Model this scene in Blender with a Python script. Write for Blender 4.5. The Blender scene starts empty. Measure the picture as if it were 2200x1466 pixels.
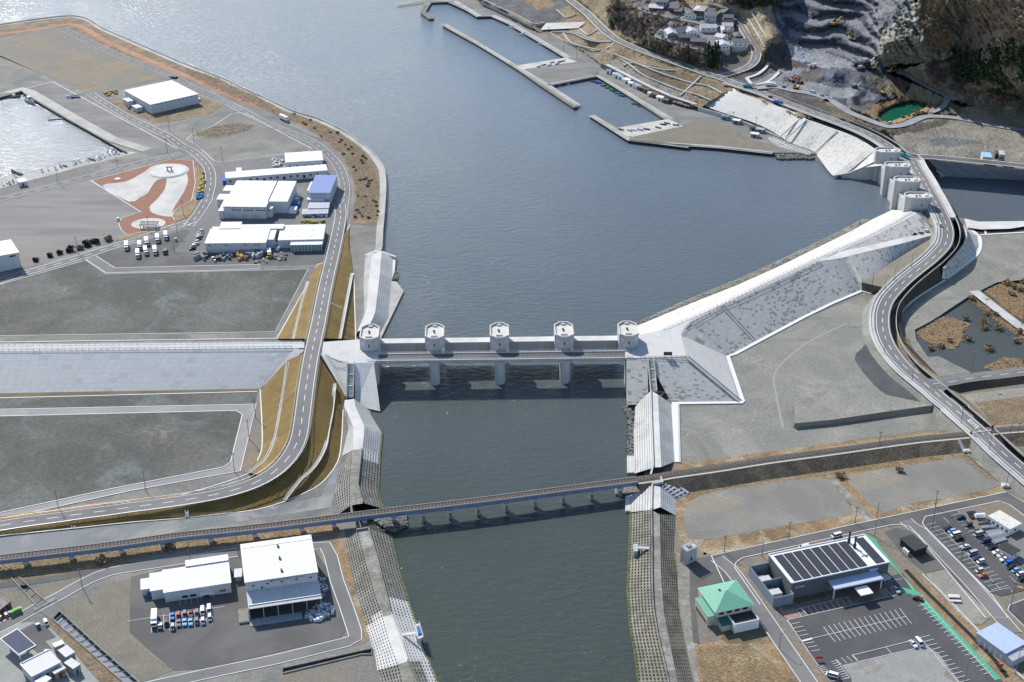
import bpy,math,random
from math import radians as R
from mathutils import Vector,Matrix
from mathutils.geometry import tessellate_polygon
import numpy as np
random.seed(7)
SC=bpy.context.scene;COL=SC.collection
F,TH,H=3000.0,R(28.3),365.0
cd=bpy.data.cameras.new("camera");cam=bpy.data.objects.new("camera",cd);COL.objects.link(cam)
cam.location=(0,0,H);cam.rotation_euler=(R(90)-TH,0,0)
cd.sensor_width=36;cd.lens=36*F/2200;cd.clip_start=5;cd.clip_end=9000
SC.camera=cam
SUN_EL,SUN_AZ=R(38),math.atan2(-0.52,0.855)
sd=Vector((math.sin(SUN_AZ)*math.cos(SUN_EL),math.cos(SUN_AZ)*math.cos(SUN_EL),math.sin(SUN_EL)))
sl=bpy.data.lights.new("sun",'SUN');sun=bpy.data.objects.new("sun",sl);COL.objects.link(sun)
sl.energy=4.6;sl.angle=R(0.53);sl.color=(1,0.96,0.9)
sun.rotation_euler=sd.to_track_quat('Z','Y').to_euler();sun.location=(0,600,500)
w=bpy.data.worlds.new("World");SC.world=w;w.use_nodes=True
nt=w.node_tree;bg=nt.nodes["Background"];sky=nt.nodes.new("ShaderNodeTexSky")
sky.sky_type='NISHITA';sky.sun_disc=False;sky.sun_elevation=SUN_EL
sky.sun_rotation=SUN_AZ;sky.air_density=1.0;sky.dust_density=0.4;sky.ozone_density=2.0
nt.links.new(sky.outputs[0],bg.inputs[0]);bg.inputs[1].default_value=0.135
SC.view_settings.view_transform='Standard';SC.view_settings.look='None'
SC.view_settings.exposure=0.34;SC.view_settings.gamma=1
SC.render.resolution_x=1024;SC.render.resolution_y=682
ZR={'A':(0,0,3.929),'B':(400,140,4.312),'C':(880,0,3.667),'D':(1240,0,3.929),'E':(1640,0,3.929),'F':(0,330,4.728),'G':(400,310,4.728),'H':(540,470,3.409),'I':(740,660,3.143),'J':(1340,420,2.895),'K':(1740,280,4.072),'L':(1780,560,3.665),'M':(0,700,2.895),'N':(660,840,4.729),'O':(680,1090,3.899),'Q':(240,1120,3.928),'R':(0,1150,4.64),'S':(820,960,3.235),'T':(1300,840,4.887),'U':(1300,1080,3.797),'V':(1580,1120,5.236),'W':(1440,920,2.895),'X':(1640,1240,3.929),'Y':(1860,1060,5.638),'a':(1860,300,8.145),'b':(1320,680,7.331),'c':(1960,880,6.108),'d':(1380,0,7.857),'e':(1960,560,7.329),'p':(0,0,1)}
_s,_c=math.sin(TH),math.cos(TH)
def P(px,py,z=2.0):
 """world point at height z that the survey photograph shows at px, py"""
 u=(px-1100)/F;v=(733-py)/F
 dz=-_s+v*_c;t=(z-H)/dz
 return Vector((u*t,(_c+v*_s)*t,z))
def Z(code,s,z=2.0):
 """points read off the survey: 'x,y x,y,z ...' -> world"""
 x0,y0,k=ZR[code];out=[]
 for q in s.split():
  a=[float(t)for t in q.split(',')]
  out.append(P(x0+a[0]/k,y0+a[1]/k,a[2]if len(a)>2 else z))
 return out
def cr(pts,step=5.0,closed=False):
 """Catmull-Rom resample of world points"""
 n=len(pts);out=[]
 rng=range(n if closed else n-1)
 for i in rng:
  if closed:p0,p1,p2,p3=pts[i-1],pts[i],pts[(i+1)%n],pts[(i+2)%n]
  else:p0=pts[max(i-1,0)];p1=pts[i];p2=pts[i+1];p3=pts[min(i+2,n-1)]
  k=max(1,int((p2-p1).length/step))
  for j in range(k):
   t=j/k
   out.append(0.5*((2*p1)+(p2-p0)*t+(2*p0-5*p1+4*p2-p3)*t*t+(3*p1-p0-3*p2+p3)*t**3))
 if not closed:out.append(pts[-1].copy())
 return out
def resample(pts,n):
 L=[0]
 for a,b in zip(pts,pts[1:]):L.append(L[-1]+(b-a).length)
 out=[];j=0
 for i in range(n):
  s=L[-1]*i/(n-1)
  while j<len(pts)-2 and L[j+1]<s:j+=1
  t=(s-L[j])/max(L[j+1]-L[j],1e-9)
  out.append(pts[j].lerp(pts[j+1],min(max(t,0),1)))
 return out
def offs(pts,d):
 """offset a world polyline sideways (to its right when d > 0)"""
 out=[]
 for i,p in enumerate(pts):
  t=(pts[min(i+1,len(pts)-1)]-pts[max(i-1,0)]);t.z=0;t.normalize()
  out.append(p+Vector((t.y,-t.x,0))*d)
 return out
def up(pts,dz):return[p+Vector((0,0,dz))for p in pts]
class MB:
 def __init__(s):s.v=[];s.f=[];s.m=[];s.uv=[]
 def face(s,pts,mi=0,uv=None):
  n=len(s.v);s.v+=[Vector(p)for p in pts];s.f.append(tuple(range(n,n+len(pts))));s.m.append(mi)
  s.uv.append(uv or[(p[0],p[1])for p in pts])
 def poly(s,pts,mi=0,holes=()):
  loops=[pts]+list(holes);flat=[Vector(p)for l in loops for p in l];n=len(s.v);s.v+=flat
  for t in tessellate_polygon([[Vector((p[0],p[1],0))for p in l]for l in loops]):
   a,b,c=[flat[i]for i in t]
   if(b-a).cross(c-a).z<0:t=t[::-1]
   s.f.append(tuple(n+i for i in t));s.m.append(mi);s.uv.append([(flat[i][0],flat[i][1])for i in t])
 def skirt(s,pts,z,mi=0,closed=True):
  m=len(pts)
  for i in range(m if closed else m-1):
   a,b=pts[i],pts[(i+1)%m];l=(b-a).length
   s.face([a,b,Vector((b.x,b.y,z)),Vector((a.x,a.y,z))],mi,[(0,0),(l,0),(l,a.z-z),(0,a.z-z)])
 def prism(s,pts,z0,z1=None,mi=0,mtop=None):
  """closed solid with the outline pts; top at z1 (or at the points' own z)"""
  top=[Vector((p[0],p[1],z1 if z1 is not None else p[2]))for p in pts]
  ar=sum(top[i-1].x*top[i].y-top[i].x*top[i-1].y for i in range(len(top)))
  if ar<0:top=top[::-1]
  s.poly(top,mi if mtop is None else mtop)
  m=len(top)
  for i in range(m):
   a,b=top[i],top[(i+1)%m];l=(b-a).length
   s.face([Vector((a.x,a.y,z0)),Vector((b.x,b.y,z0)),b,a],mi,[(0,0),(l,0),(l,b.z-z0),(0,a.z-z0)])
 def loft(s,lines,mi=0,mis=None):
  u=0;U=[0];mid=lines[len(lines)//2]
  for a,b in zip(mid,mid[1:]):U.append(U[-1]+(b-a).length)
  vv=0
  for k in range(len(lines)-1):
   A,B=lines[k],lines[k+1];w=sum((a-b).length for a,b in zip(A,B))/len(A)
   for i in range(len(A)-1):
    q=[A[i],A[i+1],B[i+1],B[i]];uv=[(U[i],vv),(U[i+1],vv),(U[i+1],vv+w),(U[i],vv+w)]
    if(q[1]-q[0]).cross(q[2]-q[0]).z+(q[2]-q[0]).cross(q[3]-q[0]).z<0:q.reverse();uv.reverse()
    s.face(q,mis[k]if mis else mi,uv)
   vv+=w
 def strip(s,pts,a,b,dz=0.0,mi=0):
  s.loft([up(offs(pts,a),dz),up(offs(pts,b),dz)],mi)
 def bar(s,pts,w,h,dz=0.0,mi=0):
  """rail with a rectangular section w x h running along pts, base dz above them"""
  A,B=offs(pts,-w/2),offs(pts,w/2)
  a0,a1,b0,b1=up(A,dz),up(A,dz+h),up(B,dz),up(B,dz+h)
  for i in range(len(pts)-1):
   s.face([a1[i],b1[i],b1[i+1],a1[i+1]],mi);s.face([a0[i],a1[i],a1[i+1],a0[i+1]],mi)
   s.face([b1[i],b0[i],b0[i+1],b1[i+1]],mi);s.face([a0[i],a0[i+1],b0[i+1],b0[i]],mi)
  for i in(0,-1):s.face([a0[i],b0[i],b1[i],a1[i]],mi)
 def box(s,x0,y0,z0,x1,y1,z1,mi=0,mtop=None,M=None):
  c=[(x0,y0,z0),(x1,y0,z0),(x1,y1,z0),(x0,y1,z0),(x0,y0,z1),(x1,y0,z1),(x1,y1,z1),(x0,y1,z1)]
  c=[Vector(p)for p in c]
  if M is not None:c=[M@p for p in c]
  lx,ly,lz=abs(x1-x0),abs(y1-y0),abs(z1-z0)
  for q,m,(a,b)in(((4,5,6,7),mtop if mtop is not None else mi,(lx,ly)),((3,2,1,0),mi,(lx,ly)),((0,1,5,4),mi,(lx,lz)),((1,2,6,5),mi,(ly,lz)),((2,3,7,6),mi,(lx,lz)),((3,0,4,7),mi,(ly,lz))):
   s.face([c[i]for i in q],m,[(0,0),(a,0),(a,b),(0,b)])
 def hexa(s,c,mi=0):
  """eight corners: bottom ring then top ring (counter-clockwise from above)"""
  c=[Vector(p)for p in c]
  for q in((4,5,6,7),(3,2,1,0),(0,1,5,4),(1,2,6,5),(2,3,7,6),(3,0,4,7)):s.face([c[i]for i in q],mi)
 def tube(s,a,b,r0,r1=None,n=6,mi=0,cap=True):
  a,b=Vector(a),Vector(b);r1=r0 if r1 is None else r1;d=(b-a).normalized()
  x=d.orthogonal().normalized();y=d.cross(x)
  A=[a+(x*math.cos(2*math.pi*i/n)+y*math.sin(2*math.pi*i/n))*r0 for i in range(n)]
  B=[b+(x*math.cos(2*math.pi*i/n)+y*math.sin(2*math.pi*i/n))*r1 for i in range(n)]
  for i in range(n):s.face([A[i],A[(i+1)%n],B[(i+1)%n],B[i]],mi)
  if cap:s.face(B,mi);s.face(A[::-1],mi)
 def mesh(s,name,mats,org=Vector((0,0,0)),rz=0.0,smooth=False):
  me=bpy.data.meshes.new(name);c,q=math.cos(-rz),math.sin(-rz)
  vs=[]
  for p in s.v:
   x,y,z=p[0]-org[0],p[1]-org[1],p[2]-org[2];vs.append((c*x-q*y,q*x+c*y,z))
  me.from_pydata(vs,[],s.f)
  for m in(mats if isinstance(mats,(list,tuple))else[mats]):me.materials.append(m)
  me.polygons.foreach_set("material_index",s.m)
  uvl=me.uv_layers.new(name="UVMap");flat=[t for f in s.uv for uv in f for t in uv];uvl.data.foreach_set("uv",flat)
  if smooth:me.polygons.foreach_set("use_smooth",[True]*len(s.f))
  me.update();return me
 def build(s,name,mats,parent=None,local=False,smooth=False,at=None):
  """link as one object. World-space vertices unless local; the origin goes to the base"""
  if parent is not None:
   me=s.mesh(name,mats,Vector((0,0,0))if local else parent.location,0 if local else parent.rotation_euler.z,smooth)
   o=bpy.data.objects.new(name,me);COL.objects.link(o);o.parent=parent
  else:
   if at is None:
    xs=[p[0]for p in s.v];ys=[p[1]for p in s.v];zs=[p[2]for p in s.v]
    at=Vector(((min(xs)+max(xs))/2,(min(ys)+max(ys))/2,min(zs)))
   me=s.mesh(name,mats,at,0,smooth);o=bpy.data.objects.new(name,me);COL.objects.link(o);o.location=at
  return o
def tag(o,label=None,cat=None,group=None,kind=None):
 if label:o['label']=label
 if cat:o['category']=cat
 if group:o['group']=group
 if kind:o['kind']=kind
 return o
def st(o,label=None):return tag(o,label,None,None,'structure')
def empty(name,loc,rz=0.0,label=None,cat=None,group=None):
 o=bpy.data.objects.new(name,None);COL.objects.link(o);o.location=loc;o.rotation_euler=(0,0,rz)
 o.empty_display_size=1;bpy.context.evaluated_depsgraph_get;return tag(o,label,cat,group)
def nodes(name):
 m=bpy.data.materials.new(name);m.use_nodes=True;t=m.node_tree;return m,t,t.nodes["Principled BSDF"]
def N(t,kind,**kw):
 n=t.nodes.new(kind)
 for k,v in kw.items():
  if k in n.inputs:n.inputs[k].default_value=v
  else:setattr(n,k,v)
 return n
def mixc(t,fac,a,b,mode='MIX'):
 n=t.nodes.new("ShaderNodeMix");n.data_type='RGBA';n.blend_type=mode
 for s_,v in((n.inputs[0],fac),(n.inputs[6],a),(n.inputs[7],b)):
  if hasattr(v,'links'):t.links.new(v,s_)
  elif isinstance(v,(int,float)):s_.default_value=v
  else:s_.default_value=(*v,1)
 return n.outputs[2]
def mth(t,op,a,b=None,c=None):
 n=t.nodes.new("ShaderNodeMath");n.operation=op
 for i,v in enumerate((a,b,c)):
  if v is None:continue
  if hasattr(v,'links'):t.links.new(v,n.inputs[i])
  else:n.inputs[i].default_value=v
 return n.outputs[0]
def ramp(t,val,lo,hi):
 n=t.nodes.new("ShaderNodeMapRange");n.clamp=True;t.links.new(val,n.inputs[0]);n.inputs[1].default_value=lo;n.inputs[2].default_value=hi
 return n.outputs[0]
def coordv(t,kind='Object',sc=(1,1,1),rot=0.0):
 tc=t.nodes.new("ShaderNodeTexCoord");mp=t.nodes.new("ShaderNodeMapping");t.links.new(tc.outputs[kind],mp.inputs[0])
 mp.inputs[3].default_value=sc;mp.inputs[2].default_value=(0,0,rot);return mp.outputs[0]
def noise(t,vec,scale,detail=4,rough=.55,dist=0.0):
 n=N(t,"ShaderNodeTexNoise",Scale=scale,Detail=detail,Roughness=rough,Distortion=dist);t.links.new(vec,n.inputs[0]);return n.outputs[0]
MC={}
def mat(name,c1,c2=None,scale=.05,lo=.42,hi=.6,grain=.15,gs=1.2,rough=.85,bump=0.0,stretch=(1,1,1),rot=0.0,c3=None,s3=.02,metal=0.0,tracks=0):
 if name in MC:return MC[name]
 m,t,b=nodes(name);v=coordv(t,'Object',stretch,rot);v0=coordv(t)
 col=c1
 if c2:col=mixc(t,ramp(t,noise(t,v,scale,6,.6,.6),lo,hi),c1,c2)
 if c3:col=mixc(t,ramp(t,noise(t,v0,s3,5,.6,1.0),.5,.68),col,c3)
 if tracks:
  n_=noise(t,coordv(t,'Object',(1,1,1),.4),.012,2,.4,.3)
  for off_ in(.47,.478,.53,.61):col=mixc(t,mth(t,'MULTIPLY',mth(t,'LESS_THAN',mth(t,'ABSOLUTE',mth(t,'SUBTRACT',n_,off_)),.0013),mth(t,'MULTIPLY',ramp(t,noise(t,v0,.04,3),.4,.6),tracks*.55)),col,(.42,.41,.37))
  col=mixc(t,mth(t,'MULTIPLY',ramp(t,noise(t,v0,.05,7,.7,1.5),.64,.72),.5),col,(.38,.37,.34));col=mixc(t,mth(t,'MULTIPLY',ramp(t,noise(t,coordv(t,'Object',(.6,1.6,1),.9),.03,8,.72,2.0),.58,.66),.45),col,(.10,.10,.08))
 if grain:
  g=noise(t,v0,gs,5,.75)
  gr=t.nodes.new("ShaderNodeMapRange");t.links.new(g,gr.inputs[0]);gr.inputs[1].default_value=.25;gr.inputs[2].default_value=.75
  gr.inputs[3].default_value=1-grain*1.6;gr.inputs[4].default_value=1+grain*1.6
  cc=t.nodes.new("ShaderNodeCombineColor")
  for i in range(3):t.links.new(gr.outputs[0],cc.inputs[i])
  col=mixc(t,1.0,col,cc.outputs[0],'MULTIPLY')
 if hasattr(col,'links'):t.links.new(col,b.inputs['Base Color'])
 else:b.inputs['Base Color'].default_value=(*col,1)
 b.inputs['Roughness'].default_value=rough;b.inputs['Metallic'].default_value=metal
 if 'Specular IOR Level' in b.inputs:b.inputs['Specular IOR Level'].default_value=.25
 if bump:
  bn=N(t,"ShaderNodeBump",Strength=1.0,Distance=bump);t.links.new(noise(t,v0,gs,5,.7),bn.inputs['Height']);t.links.new(bn.outputs[0],b.inputs['Normal'])
 MC[name]=m;return m
def blocks(name,base,dark,su,sv,prob=.12,joint=.75,stagger=False,patch=.03,jw=.05,var=.08,rough=.85):
 """facing laid in blocks su x sv metres in UV: joints, block-to-block tone, and a share of darker blocks"""
 if name in MC:return MC[name]
 m,t,b=nodes(name)
 tc=t.nodes.new("ShaderNodeTexCoord");sp=t.nodes.new("ShaderNodeSeparateXYZ");t.links.new(tc.outputs['UV'],sp.inputs[0])
 v=mth(t,'DIVIDE',sp.outputs[1],sv);u=mth(t,'DIVIDE',sp.outputs[0],su)
 if stagger:u=mth(t,'ADD',u,mth(t,'MULTIPLY',mth(t,'FLOOR',v),.5))
 fu,fv=mth(t,'FLOOR',u),mth(t,'FLOOR',v);cb=t.nodes.new("ShaderNodeCombineXYZ");t.links.new(fu,cb.inputs[0]);t.links.new(fv,cb.inputs[1])
 wn=t.nodes.new("ShaderNodeTexWhiteNoise");wn.noise_dimensions='2D';t.links.new(cb.outputs[0],wn.inputs[0])
 pt=ramp(t,noise(t,tc.outputs['UV'],patch,3,.6),.35,.68)
 isd=mth(t,'LESS_THAN',wn.outputs[0],mth(t,'MULTIPLY',pt,prob*2))
 tone=mth(t,'ADD',mth(t,'MULTIPLY',mth(t,'FRACT',mth(t,'MULTIPLY',wn.outputs[0],17.3)),var*2),1-var)
 cc=t.nodes.new("ShaderNodeCombineColor")
 for i in range(3):t.links.new(tone,cc.inputs[i])
 col=mixc(t,1.0,base,cc.outputs[0],'MULTIPLY');col=mixc(t,mth(t,'MULTIPLY',isd,.85),col,dark)
 du=mth(t,'ABSOLUTE',mth(t,'SUBTRACT',mth(t,'FRACT',u),.5));dv=mth(t,'ABSOLUTE',mth(t,'SUBTRACT',mth(t,'FRACT',v),.5))
 j=mth(t,'MAXIMUM',mth(t,'GREATER_THAN',du,.5-jw/su),mth(t,'GREATER_THAN',dv,.5-jw/sv))
 col=mixc(t,mth(t,'MULTIPLY',j,1-joint),col,(.12,.12,.12))
 g=noise(t,coordv(t),.9,5,.75);col=mixc(t,ramp(t,g,.3,1.0),col,tuple(x*.6 for x in base))
 t.links.new(col,b.inputs['Base Color']);b.inputs['Roughness'].default_value=rough;b.inputs['Specular IOR Level'].default_value=.2
 MC[name]=m;return m
asphalt=mat('asphalt',(.150,.148,.145),(.19,.186,.18),.03,grain=.10,gs=2.5)
asphalt_new=mat('asphalt_new',(.095,.094,.090),(.13,.127,.12),.04,grain=.10,gs=2.5)
asphalt_old=mat('asphalt_old',(.165,.16,.152),(.225,.215,.205),.025,grain=.13,stretch=(1,3,1),c3=(.14,.14,.14))
gravel_dark=mat('gravel_dark',(.072,.078,.068),(.115,.113,.097),.02,grain=.28,gs=.45,c3=(.125,.14,.13),s3=.035,tracks=.25)
gravel=mat('gravel',(.165,.162,.148),(.235,.225,.195),.022,grain=.2,gs=.8,c3=(.13,.135,.125),s3=.03,tracks=.4)
gravel_grass=mat('gravel_grass',(.17,.163,.143),(.235,.18,.115),.03,lo=.42,hi=.62,grain=.25,gs=.8,c3=(.18,.155,.11),s3=.05,tracks=.3)
drygrass=mat('drygrass',(.32,.215,.115),(.17,.12,.07),.09,lo=.38,hi=.66,grain=.38,gs=.9,bump=.5,c3=(.38,.32,.22),s3=.06)
drygrass_d=mat('drygrass_dark',(.17,.13,.085),(.28,.20,.12),.08,grain=.4,gs=.8,bump=.6,c3=(.14,.12,.085),s3=.09)
turf=mat('turf',(.20,.13,.038),(.155,.105,.03),.06,grain=.2,gs=1.0,bump=.15,c3=(.24,.165,.06),s3=.05)
turf_d=mat('earth_slope',(.115,.095,.055),(.15,.125,.08),.05,grain=.2,gs=1.0,bump=.2)
earth=mat('earth',(.24,.225,.19),(.31,.28,.23),.03,grain=.2,gs=.7,c3=(.18,.17,.15),s3=.04,tracks=.4)
redearth=mat('red_earth',(.33,.15,.085),(.38,.21,.13),.06,grain=.25,gs=.8)
redpave=mat('red_paving',(.27,.125,.08),(.24,.115,.075),.2,grain=.1)
white_pave=mat('white_paving',(.54,.52,.48),(.44,.43,.40),.06,grain=.08)
conc=mat('concrete',(.50,.50,.48),(.40,.40,.38),.08,grain=.12,gs=1.0)
conc_w=mat('concrete_white',(.60,.59,.56),(.50,.49,.46),.07,grain=.08,gs=1.0)
conc_d=mat('concrete_old',(.24,.23,.20),(.16,.155,.13),.10,grain=.25,gs=1.0,c3=(.34,.33,.30),s3=.08)
quay=mat('quay_concrete',(.42,.41,.38),(.33,.32,.29),.05,grain=.18,gs=.8)
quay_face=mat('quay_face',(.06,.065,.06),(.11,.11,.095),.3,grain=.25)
gate_conc=mat('gate_concrete',(.50,.49,.475),(.42,.415,.405),.12,grain=.06,gs=.6,stretch=(1,1,.3))
roof_conc=mat('roof_concrete',(.62,.59,.52),(.55,.53,.48),.2,grain=.06)
line_w=mat('line_white',(.66,.66,.64),grain=.08,gs=3,rough=.6)
line_worn=mat('line_worn',(.58,.58,.57),(.36,.36,.36),.5,grain=.1,gs=3)
kerb_m=mat('kerb',(.66,.65,.62),grain=.08)
moss=mat('moss',(.10,.13,.035),(.06,.07,.04),.5,grain=.3)
darkm=mat('dark_ditch',(.02,.02,.018),grain=.2)
rubble_m=mat('rubble',(.22,.215,.20),(.11,.11,.10),1.0,grain=.35,gs=2,bump=.3)
rail_m=mat('metal_dark',(.06,.06,.065),grain=.1,rough=.5)
steel=mat('galvanised',(.50,.52,.54),grain=.05,rough=.4,metal=.4)
seablock=blocks('sea_slope_panels',(.82,.775,.71),(.68,.65,.59),4.2,3.0,.08,joint=.72,patch=.012,jw=.07,var=.035)
landblock=blocks('facing_blocks',(.57,.545,.50),(.24,.22,.18),1.9,1.25,.19,joint=.86,patch=.022,jw=.06,var=.10)
whiteblock=blocks('sea_facing_blocks',(.60,.58,.54),(.40,.37,.31),1.6,1.2,.15,joint=.9,patch=.05,jw=.06,var=.05)
whitepanel=blocks('white_panels',(.62,.60,.56),(.50,.48,.44),6.0,5.0,.12,joint=.7,patch=.05,jw=.08,var=.05)
platform_m=blocks('platform_slabs',(.58,.57,.55),(.5,.5,.49),5,5,.06,joint=.85,jw=.06,var=.04)
def water_mat(name,c_near,c_far,y0,y1,rough=.12,dist=.85):
 m,t,b=nodes(name);v=coordv(t)
 sp=t.nodes.new("ShaderNodeSeparateXYZ");t.links.new(v,sp.inputs[0])
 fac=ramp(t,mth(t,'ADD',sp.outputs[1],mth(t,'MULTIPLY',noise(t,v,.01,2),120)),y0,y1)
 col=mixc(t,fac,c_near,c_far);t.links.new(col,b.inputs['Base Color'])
 b.inputs['Roughness'].default_value=rough;b.inputs['IOR'].default_value=1.33
 v2=coordv(t,'Object',(.55,1.25,1),R(-12));v3=coordv(t,'Object',(.8,1.0,1),R(25))
 h=mth(t,'ADD',mth(t,'MULTIPLY',noise(t,v2,.28,8,.62,.4),1.0),mth(t,'MULTIPLY',noise(t,v3,.9,4,.6),.35))
 amp=mth(t,'ADD',mth(t,'MULTIPLY',ramp(t,sp.outputs[1],y0-100,y1-220),.45),mth(t,'MULTIPLY',ramp(t,noise(t,v,.008,4,.6,.4),.3,.7),.35));amp=mth(t,'ADD',amp,.25)
 bn=N(t,"ShaderNodeBump",Strength=1.0,Distance=dist);t.links.new(mth(t,'MULTIPLY',h,amp),bn.inputs['Height']);t.links.new(bn.outputs[0],b.inputs['Normal'])
 return m
sea_m=water_mat('sea_water',(.052,.064,.055),(.15,.185,.225),-150,520)  # far colour is lightened and blued in place of haze and sky reflection
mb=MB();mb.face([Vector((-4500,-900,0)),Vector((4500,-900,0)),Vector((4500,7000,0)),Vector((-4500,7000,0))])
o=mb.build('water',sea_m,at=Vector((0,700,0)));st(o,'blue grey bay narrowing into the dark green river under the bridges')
G0=2.0
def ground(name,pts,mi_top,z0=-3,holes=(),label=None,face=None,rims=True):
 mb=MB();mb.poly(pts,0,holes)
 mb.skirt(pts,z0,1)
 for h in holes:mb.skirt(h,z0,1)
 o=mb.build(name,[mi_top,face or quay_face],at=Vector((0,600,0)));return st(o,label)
def sheet(name,pts,m,dz,label=None,kerb=None,kw=.35,kh=.12,kmat=None,closed=True,holes=()):
 """flat surface lying dz above the ground; optional kerb run round it"""
 mb=MB();mb.poly(up(pts,dz),0,[up(h,dz)for h in holes])
 if kerb:
  ring=pts+[pts[0]]if closed else pts
  mb.bar(ring,kw,kh,dz,1)
 o=mb.build(name,[m,kmat or kerb_m]);return st(o,label)
left_coast=(Z('O','900,1750 720,1466 590,1030 500,680 420,400 390,195')+Z('N','470,1160 460,920 500,700 500,600 520,360 440,150')+Z('p','765,830 772,775 782,735 800,640 803,560')+Z('G','1990,1080 2003,900 2020,700 2035,450 2022,270 1975,180 1890,75')+Z('B','1570,680 1440,600 1300,530 1200,490 1000,430 740,310 560,230 330,120')+Z('A','1560,540 1200,385 900,255 625,137 0,210')+[P(-1900,150),P(-1900,310)]+Z('A','0,822 95,797 185,772 205,795 560,1005 900,1195 1085,1300')+Z('F','1120,18 800,70 440,150 0,250')+[P(-1900,700),Vector((-1600,-800,2)),Vector((-30,-800,2))])
canal1=Z('R','-300,55 20,330 375,718 465,668 0,262 -300,0');canal2=Z('R','520,835 1260,1500 1420,1500 1000,1130 600,765')
canal3=Z('Q','1440,1245 2110,1095 2200,1078 2190,1128 2110,1128 1445,1288');canal4=Z('Q','900,1359 1222,1290 1228,1380 900,1400')
canal4=Z('Q','850,1370 1222,1275 1226,1345 850,1460')
ground('ground',left_coast,gravel,holes=[canal1,canal2,canal3],label='reclaimed lowland of grey gravel between bay and river')
north_coast=(Z('E','740,1454 700,1400 560,1330 430,1300')+Z('D','1960,1290 1650,1290 1200,1240 700,1205 440,1175 110,985 112,968 170,985 420,1120 745,1015 170,640')+Z('C','1475,605 1095,678 1323,825 1325,842 1290,850 1050,690 840,545 560,370 262,207 262,187 285,190 560,360 835,520 1240,455 1130,390 960,290 790,190 650,128 540,133 350,15 170,22 128,92 188,132 186,148 150,150 88,105 86,90 130,0 160,-60')+[P(950,-260,2)]+[P(4200,-260,2),P(4200,380,2),P(2200,362,2),P(2030,362,2),P(1990,350,2),P(1915,352,2),P(1880,372,2),P(1800,378,2)])
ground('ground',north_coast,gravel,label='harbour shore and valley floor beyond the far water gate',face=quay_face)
pond_a=Z('L','690,620 675,540 820,470 1130,265 1300,370 1420,450 1539,540')+Z('p','2260,745 2260,775')+Z('L','1539,835 1130,885 900,770 870,755 780,765')
pond_b=Z('L','1200,240 1230,205 1340,155 1450,145 1539,148')+Z('p','2330,590 2330,790 2210,700')+Z('L','1539,500')
south_coast=(Z('p','1405,770 1405,715 1450,690 1600,620 1700,575 1880,490')+Z('K','900,740 1000,700 1180,690')+Z('K','1290,760 1470,800 1873,800')+[P(4200,470),Vector((1800,-800,2)),Vector((75,-800,2))]+Z('U','430,1466 380,1200 350,900 345,380 345,60')+Z('T','420,1250 420,1000 410,800 380,150 300,130'))
drain1=Z('W','205,775 300,740 560,690 565,700 300,757 210,790');drain2=Z('W','625,680 925,612 928,622 630,692');drain3=Z('W','975,600 1155,562 1160,572 978,610')
ground('ground',south_coast,gravel_grass,holes=[pond_a,pond_b,drain1,drain2,drain3],label='lowland of gravel and dry grass between the two river gates')
mb=MB();mb.poly(up(offs(pond_a+pond_a[:1],3)[:-1],0))if 0 else None
marsh_m=water_mat('marsh_water',(.065,.07,.06),(.07,.075,.068),0,900,.08);canal_m=water_mat('canal_water',(.26,.28,.31),(.26,.28,.31),0,900,.05)
for m_ in(canal_m,):
 for q_ in m_.node_tree.nodes:
  if q_.type=='BUMP':q_.inputs['Distance'].default_value=.05
for nt_ in marsh_m.node_tree.nodes:
 if nt_.type=='BUMP':nt_.inputs['Distance'].default_value=.12
bb=P(1900,520),P(2500,520),P(2500,860),P(1900,860)
mb=MB();mb.face([Vector((p.x,p.y,.9))for p in bb]);st(mb.build('water',marsh_m),'dark shallow marsh ponds with floating dry reeds')
for cn,nm in((canal1,'a'),(canal2,'b'),(canal3,'c')):
 c0=sum(cn,Vector())/len(cn);mb=MB();mb.poly([Vector((p.x,p.y,.9))for p in cn]);o=mb.build('water',canal_m)
 st(o,{'a':'water in the strutted canal above the small road bridge','b':'water in the strutted canal below the small road bridge','c':'water in the drain south of the fish market road'}[nm])
for dr in(drain1,drain2,drain3):
 mb=MB();mb.poly([Vector((p.x,p.y,.6))for p in dr]);st(mb.build('ground',darkm),'dark drain bed beside the vacant lots')
def lane_road(name,pts,w,label,z=.10,center='dash',edge=True,m=asphalt,side=0.0,sidemat=None,kerbs=False,double=False,shoulder=.6,lm=None,dash=(5,5),lw=.3):
 """asphalt ribbon with its painted lines, pavement and kerbs, one mesh"""
 lm=lm or line_w;mb=MB();h=w/2
 mb.strip(pts,-h,h,z,0)
 if edge:
  for s in(-1,1):
   e=s*(h-shoulder);mb.strip(pts,e-lw/2,e+lw/2,z+.04,1)
 if center=='dash':
  L=0;on=True;seg=[];q=resample(pts,max(2,int(sum((b-a).length for a,b in zip(pts,pts[1:]))/1.0)))
  for i in range(0,len(q)-int(dash[0])-1,int(dash[0]+dash[1])):mb.strip(q[i:i+int(dash[0])+1:1],-lw*.55,lw*.55,z+.04,1)
 elif center=='solid':mb.strip(pts,-lw/2,lw/2,z+.04,1)
 if kerbs:
  for s in(-1,1):mb.bar(offs(pts,s*(h+.12)),.25,.15,z-.02,2)
 if side:
  s=1 if side>0 else-1;a,b=s*(h+.3),s*(h+abs(side))
  top=up(pts,z+.12);mb.loft([offs(top,a),offs(top,b)],3);mb.bar(offs(pts,b),.25,.3,z,2)
 return st(mb.build(name,[m,lm,kerb_m,sidemat or conc]),label)
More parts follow.
